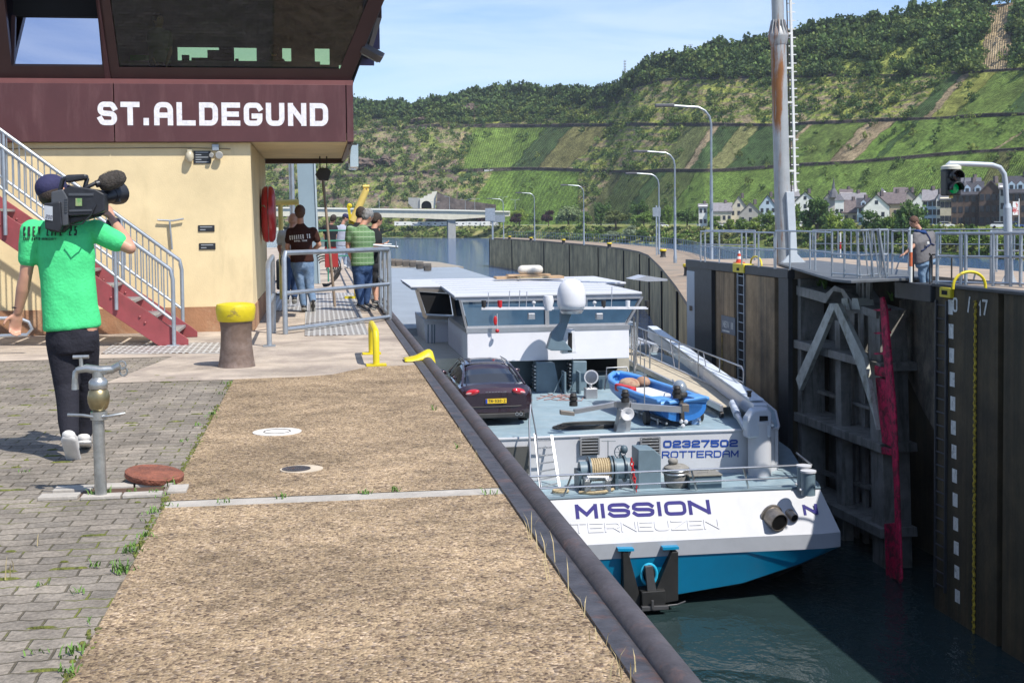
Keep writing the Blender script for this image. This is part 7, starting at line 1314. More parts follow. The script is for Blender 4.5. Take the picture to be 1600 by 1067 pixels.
# antenna beam with dome
am = thing('antenna_beam', 'white beam with antennas and lamps carried on a bent grey post behind the wheelhouse', 'antenna', (7.2,35.4,ZD)); YA_ = 34.9
mb = MB(); mb.bar(atY(752,482,YA_), atY(1012,481,YA_), .1, .07); mb.build('beam', mat('white_beam', (.7,.7,.72), .4), am)
mb = MB(); mb.prism([atY(a, b, YA_+.1) for a, b in ((877,488),(894,488),(888,505),(880,530),(895,548),(862,548),(855,545),(862,522),(877,505))], (0,.3,0)); mb.build('bent_post', BGR, am, bevel=.02); mb = MB(); mb.prism([atY(a, b, YA_+.3) for a, b in ((880,515),(898,515),(901,551),(878,553))], (0,.3,0)); mb.build('post_box', mat('white_beam', (0,0,0)), am, bevel=.02); MB().prism([atY(a, b, YA_+.29) for a, b in ((888,520),(894,520),(894,550),(887,550))], (0,.02,0)).build('slot', DARK, am)
mb = MB()
for px, y1, h in ((762,482,24),(795,482,27),(811,482,28),(822,482,26),(955,482,34),(917,482,14)): p = atY(px,y1,YA_); mb.tube([p, p+V((.03 if h > 20 else 0,0,h/54))], .012, 6)
mb.build('whip_antennas', LIPG, am)
for px, r_ in ((834,.06),(929,.06)): p = atY(px,473,YA_); mb = MB(); mb.cone(p-V((0,0,.15)), p, .02); mb.ell(p, (r_,r_,r_*.8)); mb.build('small_dome', WHT, am, True)
for px, c_ in ((781,'chain_red'),(756,'bollard_black'),(943,'bollard_black'),(981,'car_white'),(1011,'bollard_black')): p = atY(px,475,YA_); MB().lathe([(.06,-.1),(.07,.1)], p, n=10).build('position_lamp', MATS[c_], am, True)
for px in (830,936): p = atY(px,494,YA_+.05); mb = MB(); mb.box(p, (.2,.18,.18)); mb.build('deck_light', ALU, am, bevel=.02)
dm = thing('satellite_dome', 'large white satellite dome on the antenna beam', 'satellite dome', tuple(atY(893,484,YA_))); p = atY(893,484,YA_-.05); mb = MB(); mb.lathe([(.28,-.02),(.37,.06),(.4,.12),(.41,.2),(.405,.45),(.38,.6),(.32,.74),(.22,.83),(.1,.87),(0,.88)], p, n=32); mb.build('dome', mat('dome_white', (.66,.66,.68), .4, var=.03), dm, True); mb = MB(); mb.lathe([(.3,-.1),(.34,-.02),(.3,0)], p, n=28); mb.build('base', ALU, dm, True); mb = MB(); mb.lathe([(.1,-.02),(.16,.25),(.13,.4)], atY(857,484,YA_), n=14); mb.build('horn', mat('dome_white', (0,0,0)), dm, True)
mb = MB(); p = atY(777,517,YS-.2); mb.tube([p, p+V((0,0,.5))], .012, 6); tag(mb.build('flag_staff', WHT), 'thin white staff with a red ball before the wheelhouse skirt', 'staff'); q_ = MB(); q_.ell(p, .06); q_.ell(p+V((-.05,0,.3)), (.06,.02,.14)); q_.build('red_ball', mat('chain_red', (0,0,0)), bpy.data.objects['flag_staff'], True)
# deck gear
def ventbox(px0, px1, yb, yt, y, label, flip=False):
    p0 = at(px0, yb, ZD); y = p0.y; t = thing('air_intake', label, 'air intake', tuple(p0), 'blue grey air intakes on the aft deck'); pts = [(px0,yb),(px1,yb),(px1-(0 if flip else 10),yt+2),(px1-(0 if flip else 12),yt),(px0+(2 if flip else 0),yt)]; mb = MB(); mb.prism([atY(a, b, y) for a, b in pts], (0,.6,0)); mb.build('casing', BGR, t, bevel=.03)
    mb = MB()
    for k in range(7): q = atY(px0, yb-8-5.5*k, y); mb.bb(q.x-.05,q.x+.0,y+.05,y+.5,q.z-.02,q.z+.02)
    mb.build('louvres', ALU, t)
ventbox(838,877,614,566,35,'wider air intake with louvres and slanting side near the car'); ventbox(893,917,611,564,35,'narrower upright air intake on the aft deck', True)
mb = MB()
for px in (875,898): p = at(px+6,614,ZD); mb.box(p+V((0,0,.32)), (.05,.5,.64)); mb.tube([p+V((-.3,0,.02)), p+V((0,0,.6))], .02, 6)
mb.build('mast_support', BGR, sp_)
sl_ = thing('searchlight', 'round white searchlight on a short steel stand', 'searchlight', tuple(at(923,622,ZD))); p = at(923,622,ZD); mb = MB(); mb.box(p+V((0,0,.15)), (.35,.3,.3)); mb.cone(p+V((0,0,.3)), p+V((0,0,.42)), .05); mb.build('stand', ALU, sl_, bevel=.03); mb = MB(); mb.lathe([(.05,-.2),(.16,-.12),(.2,0),(.21,.06)], p+V((.02,.05,.6)), (0,-1,0), 22); mb.build('lamp_shade', WHT, sl_, True); mb = MB(); mb.lathe([(.17,.063),(0,.066)], p+V((.02,0.05,.6)), (0,-1,0), 22); mb.build('reflector', INOX, sl_)
hs = thing('hose_loops', 'flat loops of black hose on the aft deck edge', 'hose', tuple(at(925,671,ZD)))
for k in range(3): c = at(920+3*k,669.5,ZD); mb = MB(); mb.tube([(c.x+(.85-.05*k)*math.copysign(abs(math.cos(R(a)))**.6, math.cos(R(a))), c.y+.15+.32*math.sin(R(a)), ZD+.03+.03*k) for a in range(0,360,12)], .022, 6, closed=True); mb.build('loop', BLKST, hs, True)
mb = MB(); rr = random.Random(3)
for k in range(7): x0 = 838+6*k; pts = [at(x0+rr.uniform(0,60)*j/3, 617+rr.uniform(-2,9), ZD+.02) for j in range(4)]; mb.tube(pts, .012, 5)
tag(mb.build('thin_lines', mat('pink_line', (.35,.2,.18), .8)), 'tangle of thin reddish lines before the air intakes', 'lines', kind='stuff')
ms = thing('folded_mast', 'low steel signal mast with horn and stacked lamps at the deck edge', 'mast', tuple(at(975,676,ZD))); YM = 28.75
mb = MB(); mb.prism([atY(a, b, YM) for a, b in ((962,676),(985,676),(988,640),(970,640))], (0,.3,0)); mb.build('post', ALU, ms, bevel=.02)
mb = MB(); mb.bar(atY(897,643,YM+.2), atY(962,631,YM+.3), .14, .1); mb.bar(atY(962,631,YM+.3), atY(985,632,YM+.1), .2, .14); mb.bar(atY(985,634,YM+.1), atY(1066,640,YM), .14, .14); mb.build('cross_arms', ALU, ms)
for px, yb in ((896,634),(977,628),(1058,622)):
    p = atY(px,yb,YM+.1); mb = MB(); mb.lathe([(.1,0),(.1,.1),(.075,.1),(.075,.14),(.1,.14),(.1,.2),(.075,.2),(.075,.24),(.09,.24),(.06,.3)], p, n=18); mb.build('stacked_lamp', BLKST, ms, True)
mb = MB(); mb.prism([atY(a, b, YM-.1) for a, b in ((876,641),(898,644),(898,650),(876,648))], (0,.15,0)); mb.build('light_box', BRNA, ms, bevel=.01); mb = MB(); mb.prism([atY(a, b, YM-.1) for a, b in ((1066,632),(1077,632),(1077,644),(1066,643))], (0,.25,0)); mb.build('light_box', BRNA, ms, bevel=.01)
mb = MB(); mb.lathe([(.05,0),(.08,.1),(.15,.16),(.16,.17),(.13,.17),(.03,.1)], atY(978,645,YM-.02), (0,-1,0), 22); mb.build('horn', mat('dome_white', (0,0,0)), ms, True)
mb = MB(); mb.tube([atY(1007,640,YM+.3), atY(1007,560,YM+.3)], .014, 6); mb.build('rod', ALU, ms)
mb = MB(); c = at(1088,664,ZD); mb.bb(c.x-.12,c.x+.12,c.y,c.y+.18,ZD,ZD+.24); mb.cone(c+V((0,.09,.24)), c+V((0,.09,.3)), .04); tag(mb.build('jerry_can', mat('can_white', (.55,.6,.66), .4, scale=5, col2=(.2,.35,.6), mixlo=.5, mixhi=.56), bevel=.03), 'small white and blue plastic jerry can under the boat', 'jerry can')
# ---- blue dinghy on its trolley
DB = mat('dinghy_blue', (.03,.17,.5), .4, var=.1, scale=4, coat=.2); DB2 = mat('dinghy_light', (.09,.28,.62), .4, var=.08, scale=5); bw, sn = at(964,590,-2.9), at(1068,628,-3.0)
dg_ = thing('dinghy', 'blue plastic dinghy with outboard motor parked on the aft deck', 'boat', (bw.x, bw.y, ZD)); dd = (sn-bw); LL = dd.length; fx = dd.normalized(); sx_ = V((fx.y,-fx.x,0)).normalized()
if sx_.x < 0: sx_ = -sx_
prof = [(0,.1,.12),(.06,.34,.08),(.18,.54,.04),(.4,.67,.0),(.7,.71,.0),(1,.62,.02)]
def sec(t, hw, rise, sc1=1.0, zb_=-.48, top=0.0, nn=13):
    c = bw+dd*t; out = []
    for j in range(nn): a = PI*j/(nn-1); out.append(tuple(c+sx_*(math.cos(a)*hw*sc1)+V((0,0,rise+top+(zb_*(.6+.4*min(1,t*4)))*(math.sin(a)**.6 if 0 < j < nn-1 else 0)))))
    return out
for nm, s1, zz, m_ in (('hull', 1.0, -.5, DB), ('inner_shell', .84, -.36, DB2)):
    mb = MB(); S_s = [sec(t_, hw, ri, s1, zz) for t_, hw, ri in prof]; nn = 13
    for i in range(len(S_s)-1): mb.add(S_s[i]+S_s[i+1], [(j, j+1, nn+j+1, nn+j) for j in range(nn-1)])
    mb.add(S_s[-1], [tuple(range(nn))]); mb.add(S_s[0], [tuple(range(nn))]); o_ = mb.build(nm, m_, dg_, True)
mb = MB(); rim = [bw+dd*t_+sx_*(hw*.92)+V((0,0,ri)) for t_, hw, ri in prof]+[bw+dd*t_-sx_*(hw*.92)+V((0,0,ri)) for t_, hw, ri in prof][::-1]; mb.tube(rim, .075, 10, closed=True); mb.build('gunwale', DB2, dg_, True)
mb = MB(); c = bw+dd*.93
for s_ in (-1, 1): mb.box(c+sx_*(.5*s_)+V((0,0,.04)), (.42,.6,.1), math.atan2(sx_.y, sx_.x))
mb.build('stern_lockers', DB2, dg_, bevel=.04)
mb = MB(); c = bw+dd*.5; mb.box(c+V((0,0,-.1)), (.7,1.4,.12), math.atan2(sx_.y, sx_.x)); mb.build('white_seat', mat('seat_white', (.6,.6,.58), .5), dg_, bevel=.06)
mb = MB(); c = bw+dd*.26; mb.ell(c+V((-.1,0,-.02)), (.3,.3,.18)); mb.ell(c+sx_*.3+V((0,0,.02)), (.2,.22,.16)); mb.build('canvas_bundle', mat('beige_canvas', (.42,.3,.2), .9, scale=6, col2=(.25,.1,.07)), dg_, True)
mb = MB(); c = bw+dd*.45-sx_*.55; mb.box(c+V((0,0,.0)), (.2,.9,.2), math.atan2(sx_.y, sx_.x)+.1); mb.build('red_line', mat('chain_red', (0,0,0)), dg_, bevel=.05)
mb = MB(); c = bw+dd*.6+sx_*.6; mb.cone(c-V((0,0,.2)), c+V((0,0,.05)), .08); mb.build('green_can', mat('can_green', (.03,.14,.04), .4), dg_, True)
mb = MB(); c = bw+dd*.02; mb.tube([c+sx_*.35+V((0,0,.05)), c+sx_*.3-fx*.1+V((0,0,.28)), c-sx_*.3-fx*.1+V((0,0,.28)), c-sx_*.35+V((0,0,.05)), c-sx_*.4+V((0,0,-.3))], .02, 8); mb.tube([bw+dd*.62+sx_*.55+V((0,0,.05)), bw+dd*.7+sx_*.3+V((0,0,.35)), bw+dd*.86+sx_*.1+V((0,0,.3))], .018, 8); mb.build('bow_rail', INOX, dg_, True)
om = MB(); c = bw+dd*.98-sx_*.06; om.ell(c+V((0,0,.33)), (.17,.24,.2)); mo_ = om.build('outboard_motor', mat('motor_grey', (.2,.24,.29), .3, coat=.4), dg_, True); mb = MB(); mb.ell(c+V((0,0,.18)), (.19,.25,.12)); mb.bar(c+V((0,-.08,.15)), c+V((.0,-.2,-.45)), .1, .14); mb.build('motor_leg', BLKST, mo_, bevel=.02)
mb = MB(); pc_ = c+V((0,-.3,-.48))
for k in range(3): a = 2.09*k+.4; mb.ell(pc_+V((.07*math.cos(a),0,.07*math.sin(a))), (.055,.02,.055), n=8, k=5)
mb.build('propeller', WHT, mo_, True)
stp = [bw+dd*.55-sx_*.835+V((0,0,-.2)), bw+dd*.72-sx_*.85+V((0,0,-.2))]; a = atY(1004,640,stp[0].y-.3)
nrm_ = V((-.2,-1,0)); stext('boat_name', 'MISSION', bw+dd*.52-sx_*.66+V((0,0,-.22)), bw+dd*.70-sx_*.69+V((0,0,-.22)), .11, WHT, dg_, t=.22, ext=.08)
tr_ = MB(); 
for s_ in (-1, 1): tr_.bar(bw+dd*.15+sx_*(.45*s_)+V((0,0,-.52)), sn+sx_*(.45*s_)+V((0,0,-.5)), .05, .05)
for t_ in (.3, .62, .9):
    for s_ in (-1, 1): p = bw+dd*t_+sx_*(.5*s_); tr_.bar(V((p.x,p.y,ZD)), p+V((0,0,-.45)), .04, .04)
tr_.build('trolley_frame', INOX, dg_); mb = MB()
for s_ in (-1, 1): p = bw+dd*.86+sx_*(.72*s_); mb = MB(); mb.cone(V((p.x-.06,p.y,ZD+.17)), V((p.x+.06,p.y,ZD+.17)), .17, n=18); mb.build('wheel', BLKST, dg_, True)
# ---- the car
CP = mat('car_aubergine', (.045,.022,.03), .22, .5, var=.05, coat=1.0); CGL = mat('car_glass', (.012,.014,.02), .04, spec=1.0); cc = at(776,666,ZD); cy0 = cc.y; cxm = atY(775,640,cy0).x
car = thing('parked_car', 'dark aubergine fastback car parked on the barge deck, seen from behind', 'car', (cxm, cy0+2.4, ZD)); Lc = 4.95
# stations: y along, half width low, half width at beltline, z bottom, z belt
st_ = [(0,.78,.80,.34,.80),(.06,.9,.9,.24,.92),(.25,.955,.95,.2,.99),(.7,.965,.955,.2,1.0),(1.6,.955,.94,.2,.97),(2.6,.95,.93,.2,.96),(3.6,.95,.93,.2,.93),(4.3,.94,.9,.2,.82),(4.8,.86,.78,.22,.66),(Lc,.72,.66,.3,.56)]
mb = MB(); rings = []
for y, wl_, wb, z0, z1 in st_:
    h_ = z1-z0; r = [(-wl_*.93,z0),(-wl_,z0+h_*.25),(-wl_*1.0,z0+h_*.55),(-wb*.975,z0+h_*.82),(-wb*.9,z1-.01),(-wb*.5,z1+.02),(0,z1+.035),(wb*.5,z1+.02),(wb*.9,z1-.01),(wb*.975,z0+h_*.82),(wl_,z0+h_*.55),(wl_,z0+h_*.25),(wl_*.93,z0)]; rings.append([(cxm+x, cy0+y, ZD+z) for x, z in r])
nn = 13
for i in range(len(rings)-1): mb.add(rings[i]+rings[i+1], [(j, (j+1)%nn, nn+(j+1)%nn, nn+j) for j in range(nn)])
mb.add(rings[0], [tuple(range(nn))]); mb.add(rings[-1], [tuple(range(nn))]); cb_ = mb.build('body', CP, car, True, auto=False)
sb_ = cb_.modifiers.new('sub', 'SUBSURF'); sb_.levels = sb_.render_levels = 2
gh = [(.42,.62,.985,.02),(.95,.66,1.2,.16),(1.6,.62,1.35,.2),(2.3,.6,1.39,.2),(2.9,.58,1.36,.2),(3.6,.62,1.02,.03)]
mb = MB(); rings = []
for y, w_, z1, dz in gh: zb0 = .93; wb = .84; rings.append([(cxm+x, cy0+y, ZD+z) for x, z in [(-wb,zb0),(-w_-.05*(z1-zb0)/.45,zb0+(z1-zb0)*.72),(-w_*.8,z1-.02),(0,z1),(w_*.8,z1-.02),(w_+.05*(z1-zb0)/.45,zb0+(z1-zb0)*.72),(wb,zb0)]])
nn = 7
for i in range(len(rings)-1): mb.add(rings[i]+rings[i+1], [(j, j+1, nn+j+1, nn+j) for j in range(nn-1)])
mb.add(rings[0], [tuple(range(nn))]); g_ = mb.build('cabin', CGL, car, True, auto=False); sb_ = g_.modifiers.new('sub', 'SUBSURF'); sb_.levels = sb_.render_levels = 2
mb = MB(); rf2 = []
for y, w_, z1, dz in gh[1:5]: rf2.append([(cxm+x, cy0+y+(.25 if y < 1 else 0), ZD+z+.02) for x, z in [(-w_*1.0,z1-.09),(-w_*.8,z1-.0),(0,z1+.022),(w_*.8,z1-.0),(w_*1.0,z1-.09)]])
for i in range(3): mb.add(rf2[i]+rf2[i+1], [(j, j+1, 6+j, 5+j) for j in range(4)])
o_ = mb.build('roof', CP, car, True, auto=False); so2 = o_.modifiers.new('sol', 'SOLIDIFY'); so2.thickness = .02; so2.offset = 1; sb_ = o_.modifiers.new('sub', 'SUBSURF'); sb_.levels = sb_.render_levels = 2
for s_ in (-1, 1):
    mb = MB(); mb.tube([(cxm+s_*.79,cy0+.42,ZD+.97),(cxm+s_*.68,cy0+1.0,ZD+1.2),(cxm+s_*.6,cy0+1.6,ZD+1.34),(cxm+s_*.58,cy0+2.9,ZD+1.36),(cxm+s_*.78,cy0+3.6,ZD+.96)], .03, 8); mb.build('roof_pillar', CP, car, True)
    mb = MB(); mb.tube([(cxm+s_*.56,cy0+1.5,ZD+1.37),(cxm+s_*.55,cy0+1.9,ZD+1.425),(cxm+s_*.54,cy0+2.9,ZD+1.41)], .014, 6); mb.build('roof_rail', INOX, car, True)
    mb = MB(); mb.ell((cxm+s_*.63, cy0+.085, ZD+.83), (.25,.1,.085), M.Rotation(s_*.25,3,'Y') @ M.Rotation(s_*.42,3,'Z'), 20, 12); tl = mb.build('tail_light', mat('tail_red', (.5,.012,.02), .12, coat=1), car, True)
    mb = MB(); mb.ell((cxm+s_*.67, cy0+.02, ZD+.825), (.1,.04,.03), M.Rotation(s_*.25,3,'Y') @ M.Rotation(s_*.4,3,'Z'), 12, 8); mb.build('reflector', mat('tail_clear', (.6,.35,.35), .2), tl, True)
    mb = MB(); mb.ell((cxm+s_*1.0, cy0+3.15, ZD+.99), (.11,.07,.07)); mb.bar((cxm+s_*.86,cy0+3.15,ZD+.95),(cxm+s_*.98,cy0+3.15,ZD+.97),.04,.03); mb.build('wing_mirror', CP, car, True)
    for yy in (.95, 3.85):
        mb = MB(); mb.lathe([(.2,-.12),(.34,-.12),(.35,-.05),(.35,.08),(.33,.12),(.2,.12)], (cxm+s_*.83,cy0+yy,ZD+.35), (1,0,0), 28); w2 = mb.build('wheel', BLKST, car, True); mb = MB(); mb.lathe([(.21,.0),(.21,.02),(0,.03)], (cxm+s_*.93,cy0+yy,ZD+.35), (s_,0,0), 24); mb.build('rim', ALU, w2, True)
    for q in (0, 1): mb = MB(); mb.lathe([(.04,0),(.042,.08),(.03,.08),(.03,.02)], (cxm+s_*(.52+.1*q),cy0+.06,ZD+.29), (0,-1,0), 14); mb.build('tail_pipe', INOX, car, True)
mb = MB(); mb.bb(cxm-.72,cxm+.72,cy0-.01,cy0+.12,ZD+.2,ZD+.33); mb.build('diffuser', BLKST, car, bevel=.03)
mb = MB(); mb.tube([(cxm-.78,cy0+.04,ZD+.5),(cxm-.5,cy0-.015,ZD+.49),(cxm+.5,cy0-.015,ZD+.49),(cxm+.78,cy0+.04,ZD+.5)], .014, 6); mb.tube([(cxm-.6,cy0+.12,ZD+.93),(cxm,cy0+.09,ZD+.945),(cxm+.6,cy0+.12,ZD+.93)], .02, 6); mb.build('trim_lines', BLKST, car, True)
npl = MB(); npl.bb(cxm-.26,cxm+.26,cy0-.035,cy0-.02,ZD+.575,ZD+.69); pl_ = npl.build('number_plate', mat('plate_yellow', (.75,.5,.02), .5), car); mb = MB(); mb.bb(cxm-.258,cxm-.215,cy0-.037,cy0-.034,ZD+.577,ZD+.688); mb.build('plate_band', mat('plate_blue', (.01,.05,.4), .5), pl_)
stext('plate_number', 'TN-532-Z', (cxm-.19,cy0-.036,ZD+.6), (cxm+.235,cy0-.036,ZD+.6), .068, INK, pl_, t=.17, gapf=.4, ext=.002)
stext('boot_lettering', 'PORSCHE', (cxm-.25,cy0+.018,ZD+.815), (cxm+.27,cy0+.018,ZD+.815), .04, INOX, cb_, t=.24, gapf=.9, ext=.012)
# ================================================================== far lock wall, gate leaf and everything on it
XW = 13.0
def wp(px, py, X=XW): return atX(px, py, X)
def yw(px, X=XW, py=440): return wp(px, py, X).y
LW = mat('lock_wall_brown', (.36,.25,.14), .9, var=.35, scale=.9, col2=(.09,.075,.055), mixlo=.42, mixhi=.68, streak=(1.8,1.8,.09), bump=.6, bscale=9); LWD = mat('lock_wall_dark', (.085,.062,.03), .8, var=.4, scale=.8, col2=(.025,.022,.012), mixlo=.4, mixhi=.65, streak=(1.8,1.8,.09), bump=.6, bscale=9)  # second material: the same wall in a much darker brown
BLKS = mat('black_steel_coping', (.05,.052,.056), .5, .3, var=.2, scale=4); QTOP = mat('quay_top_tan', (.36,.28,.21), .9, var=.15, scale=1.5, col2=(.26,.22,.18), bump=.3, bscale=20)
XB = 18.2; y_end = 43.2; y1 = yw(1232); y0 = yw(1462); XR_ = 15.0
lw2 = thing('lock_wall', 'dark stained far lock wall with gate recess, ladders and painted marks', 'wall', (XW, 30, -9))
def wall_block(name, ya, yb, x0, m, z1=-.26, par=lw2): mb = MB(); mb.bb(x0,XB,ya,yb,-9,z1); return mb.build(name, m, par)
# downstream pier: panels with grooves
ys_ = [y_end-.02, yw(1112), yw(1119), yw(1147), yw(1165), yw(1210), yw(1217), y1]
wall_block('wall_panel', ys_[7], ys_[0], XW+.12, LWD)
for a, b in ((2,3),(4,5)): mb = MB(); mb.bb(XW,XW+.13,ys_[b],ys_[a],-9,-.28); mb.build('wall_panel', LW, lw2)
mb = MB(); mb.bb(XW-.01,XW+.13,ys_[7],ys_[6]-.0,-9,-.25); mb.bb(XW-.01,XW+.13,ys_[1],ys_[0],-9,-.25); mb.build('guard_strip', BLKS, lw2)
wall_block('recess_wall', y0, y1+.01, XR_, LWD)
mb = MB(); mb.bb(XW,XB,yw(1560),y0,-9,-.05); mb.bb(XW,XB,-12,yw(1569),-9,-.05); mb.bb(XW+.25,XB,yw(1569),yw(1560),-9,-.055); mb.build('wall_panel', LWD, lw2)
mb = MB(); mb.prism([wp(1455,452,XW+.8), wp(1475,452,XW+.4), wp(1475,700,XW+.4), wp(1442,640,XW+.9), wp(1405,560,XW+1.6), wp(1405,470,XW+1.6)], (.6,0,0)); mb.build('stepped_masonry', mat('masonry_patch', (.2,.17,.13), .9, var=.4, scale=2, col2=(.06,.06,.045), bump=.8, bscale=6), lw2)
MB().bb(XR_-.1,XB,y0-.05,y1+.05,-.25,-.02).build('recess_roof', QTOP, lw2)
MB().bb(XW+.16,XB,y1-.02,y_end,-.27,-.0).build('quay_top', QTOP, lw2); MB().bb(XW+.3,XB,-12,y0+.02,-.05,.0).build('quay_top', QTOP, lw2)
mb = MB(); mb.bb(XW-.05,XW+.17,y1-.05,y_end+.05,-.26,.012); mb.build('coping', BLKS, lw2, bevel=.02); mb = MB(); mb.bb(XW-.05,XW+.31,-12,y0+.1,-.06,.012); mb.bb(XW-.07,XW+1.2,y0+.1,yw(1402),-.4,-.02); mb.build('coping', BLKS, lw2, bevel=.02)
ep = thing('fender_column', 'pale grey steel fender column at the downstream end of the lock wall', 'column', (XW, y_end+.5, -7)); mb = MB(); mb.bb(XW-.02,XW+.6,y_end+.05,yw(1086),-9,-.35); mb.build('column_body', mat('pale_grey_steel', (.4,.45,.5), .45, var=.06, scale=1), ep, bevel=.06)
def ladder(pa, pb, ptop, pbot, X, n, label, m):
    t = thing('wall_ladder', label, 'ladder', tuple(wp(pa, 700, X))); ya, yb_ = yw(pa, X), yw(pb, X); zt_ = wp(pa, ptop, X).z; zb_ = wp(pa, pbot, X).z
    for k in range(n): z = zt_-(zt_-zb_)*k/(n-1); mb = MB(); mb.tube([(X,ya,z),(X,yb_,z)], .016, 6); mb.build('rung', m, t)
    for y in (ya, yb_): mb = MB(); mb.bar((X,y,zb_-.1),(X,y,zt_+.1),.05,.05); mb.build('side_rail', m, t)
MB().bb(XW+.02,XW+.125,yw(1165),yw(1149),-9,-.3).build('ladder_niche', DARK, lw2)
ladder(1163,1153,432,650,XW-.0,16,'grey steel ladder in a niche of the wall downstream of the gate',GALV); ladder(1479,1463,478,920,XW-.03,22,'dark rung ladder in the shaded wall beside the white marks',BLKS)
# marks on the shaded wall
WMK = mat('mark_white', (.68,.68,.64), .7, var=.2, scale=9, col2=(.25,.25,.22), mixlo=.55, mixhi=.7); dm_ = thing('depth_marks', 'column of white painted dashes down the shaded lock wall', 'markings', tuple(wp(1487,600)))
X = XW-.004
for k in range(13):
    px = 1485+.9*k; ya = 468+37.6*k; a = wp(px-3.6,ya,X); b = wp(px+3.6,ya+24,X); mb = MB(); mb.bb(X,X+.006,b.y,a.y,b.z,a.z); mb.build('dash', WMK, dm_)
def wtext(name, txt, px0, px1, py, h, par): a = wp(px0, py, X); b = wp(px1, py, X); b.z = a.z; return stext(name, txt, a, b, h, WMK, par, t=.15, ext=.006)
nm_ = thing('wall_number', 'white painted figures reading 0 / 17 at the top of the shaded wall', 'number'); nm_.location = wp(1515,480); WM[nm_.name] = M.Translation(nm_.location)
wtext('digit', '0', 1489, 1496, 487, .3, nm_); wtext('stroke', '/', 1511, 1517, 487, .3, nm_); wtext('digit', '1', 1529, 1534, 493, .31, nm_); wtext('digit', '7', 1535, 1543, 492, .31, nm_)
mb = MB(); a = wp(1524,470,XW-.03); n = 150; zl = [a.z+( -7.0-a.z)*k/n for k in range(n+1)]; mb.tube([(XW-.03+.008*math.sin(k*1.9), a.y+.018*math.cos(k*1.9), z) for k, z in enumerate(zl)], .028, 6); tag(mb.build('hanging_rope', mat('rope_yellow', (.5,.36,.03), .8, var=.4, scale=20, col2=(.1,.08,.02), mixlo=.5, mixhi=.6), smooth=True), 'yellow twisted rope hanging down the shaded lock wall', 'rope')
mb = MB(); a = wp(1128,520,XW-.02); mb.tube([a, (a.x,a.y,-6.9)], .012, 6); tag(mb.build('hanging_rope', MATS['rope_yellow']), 'thin yellow line hanging below the small grey sign', 'rope')
sg = thing('wall_sign', 'small grey sign with white letters NSW III on the brown wall', 'sign', tuple(wp(1137,508))); a = wp(1127,519,XW-.03); b = wp(1148,497,XW-.03); MB().bb(XW-.03,XW,b.y,a.y,a.z,b.z).build('sign_plate', mat('sign_grey', (.16,.18,.21), .5), sg); X = XW-.031; wtext('sign_text', 'NSW III', 1129.5, 1145.5, 511, .22, sg); mb = MB(); a = wp(1129,516,X); b = wp(1140,515,X); mb.bb(X-.004,X,b.y,a.y,a.z-.02,a.z+.03); mb.build('underline', WMK, sg)
for pa, pb, pt, pbm, lb in ((1145,1162,413,425,'yellow mooring box on the coping downstream of the gate'),(1468,1485,450,464,'yellow mooring box on the coping beside the white marks')):
    a = wp(pa,pbm,XW-.08); b = wp(pb,pt,XW-.08); mb = MB(); mb.bb(XW-.09,XW+.25,b.y,a.y,a.z,max(b.z,a.z+.2)); t = thing('mooring_box', lb, 'mooring box', tuple(a)); mb.build('casing', YELB, t, bevel=.02); m_ = (a.y+b.y)/2; MB().bb(XW-.095,XW-.09,m_-.12,m_+.12,a.z+.06,a.z+.15).build('opening', DARK, t)
for p0, p1, top, X_, lb in ((1489,1540,421,XW+.4,'larger yellow hoop handle on the near quay of the far side'),(1173,1190,400,XW+.5,'smaller yellow hoop handle by the traffic cone')):
    a = at(p0, 452 if p0 > 1300 else 413, 0); b = at(p1, 451 if p0 > 1300 else 416, 0); h = .34 if p0 > 1300 else .27; mb = MB(); mb.tube([a.lerp(b, .5-.5*math.cos(R(t_)))+V((0,0,h*math.sin(R(t_))**.8)) for t_ in range(0,181,12)], .03, 8); tag(mb.build('hoop_rail', YELB, smooth=True), lb, 'hoop')
# ---- the open gate leaf, lying in its recess
GS = mat('gate_steel', (.24,.235,.215), .6, .2, var=.25, scale=2.5, col2=(.07,.065,.05), mixlo=.5, mixhi=.7, streak=(2,2,.3), bump=.2, bscale=20); GSL = mat('gate_steel_light', (.46,.47,.42), .6, .1, var=.2, scale=3, col2=(.2,.19,.13), mixlo=.5, mixhi=.68, bump=.2, bscale=20); PNK = mat('pink_sealing_edge', (.55,.008,.07), .75, var=.3, scale=6, col2=(.16,.01,.03), mixlo=.47, mixhi=.56, bump=1, bscale=14); XG = 13.25
gt = thing('lock_gate', 'open grey steel mitre gate leaf with bright pink edge lying in the wall recess', 'gate', tuple(wp(1300,900,XG)))
def gp_(mb, pts, X=XG, th=.3): mb.prism([atX(a, b, X) for a, b in pts], (th,0,0)); return mb
gp_(MB(), [(1238,470),(1368,470),(1392,1010),(1250,1010)], XG+.95, .08).build('skin_plate', GS, gt)
for nm, pts, X_, th in (('hinge_post',[(1234,433),(1250,436),(1256,1010),(1238,1010)],XG+.02,.7),('top_girder',[(1234,458),(1290,474),(1296,464),(1302,455),(1314,457),(1320,470),(1326,480),(1330,486),(1369,498),(1369,485),(1333,474),(1318,452),(1304,446),(1290,458),(1250,448),(1234,444)],XG-.02,.8),('frame_post',[(1304,500),(1312,502),(1320,1010),(1310,1010)],XG+.15,.3),('mitre_post',[(1356,488),(1374,492),(1386,1010),(1366,1010)],XG+.05,.7)):
    gp_(MB(), pts, X_, th).build(nm, GS, gt, bevel=.012)
for y0_, y1_, h in ((529,568,13),(641,694,14),(757,826,15),(880,960,15)): gp_(MB(), [(1234,y0_),(1375,y1_),(1376,y1_+h),(1235,y0_+h)], XG-.1, .95).build('cross_girder', GS, gt, bevel=.012)
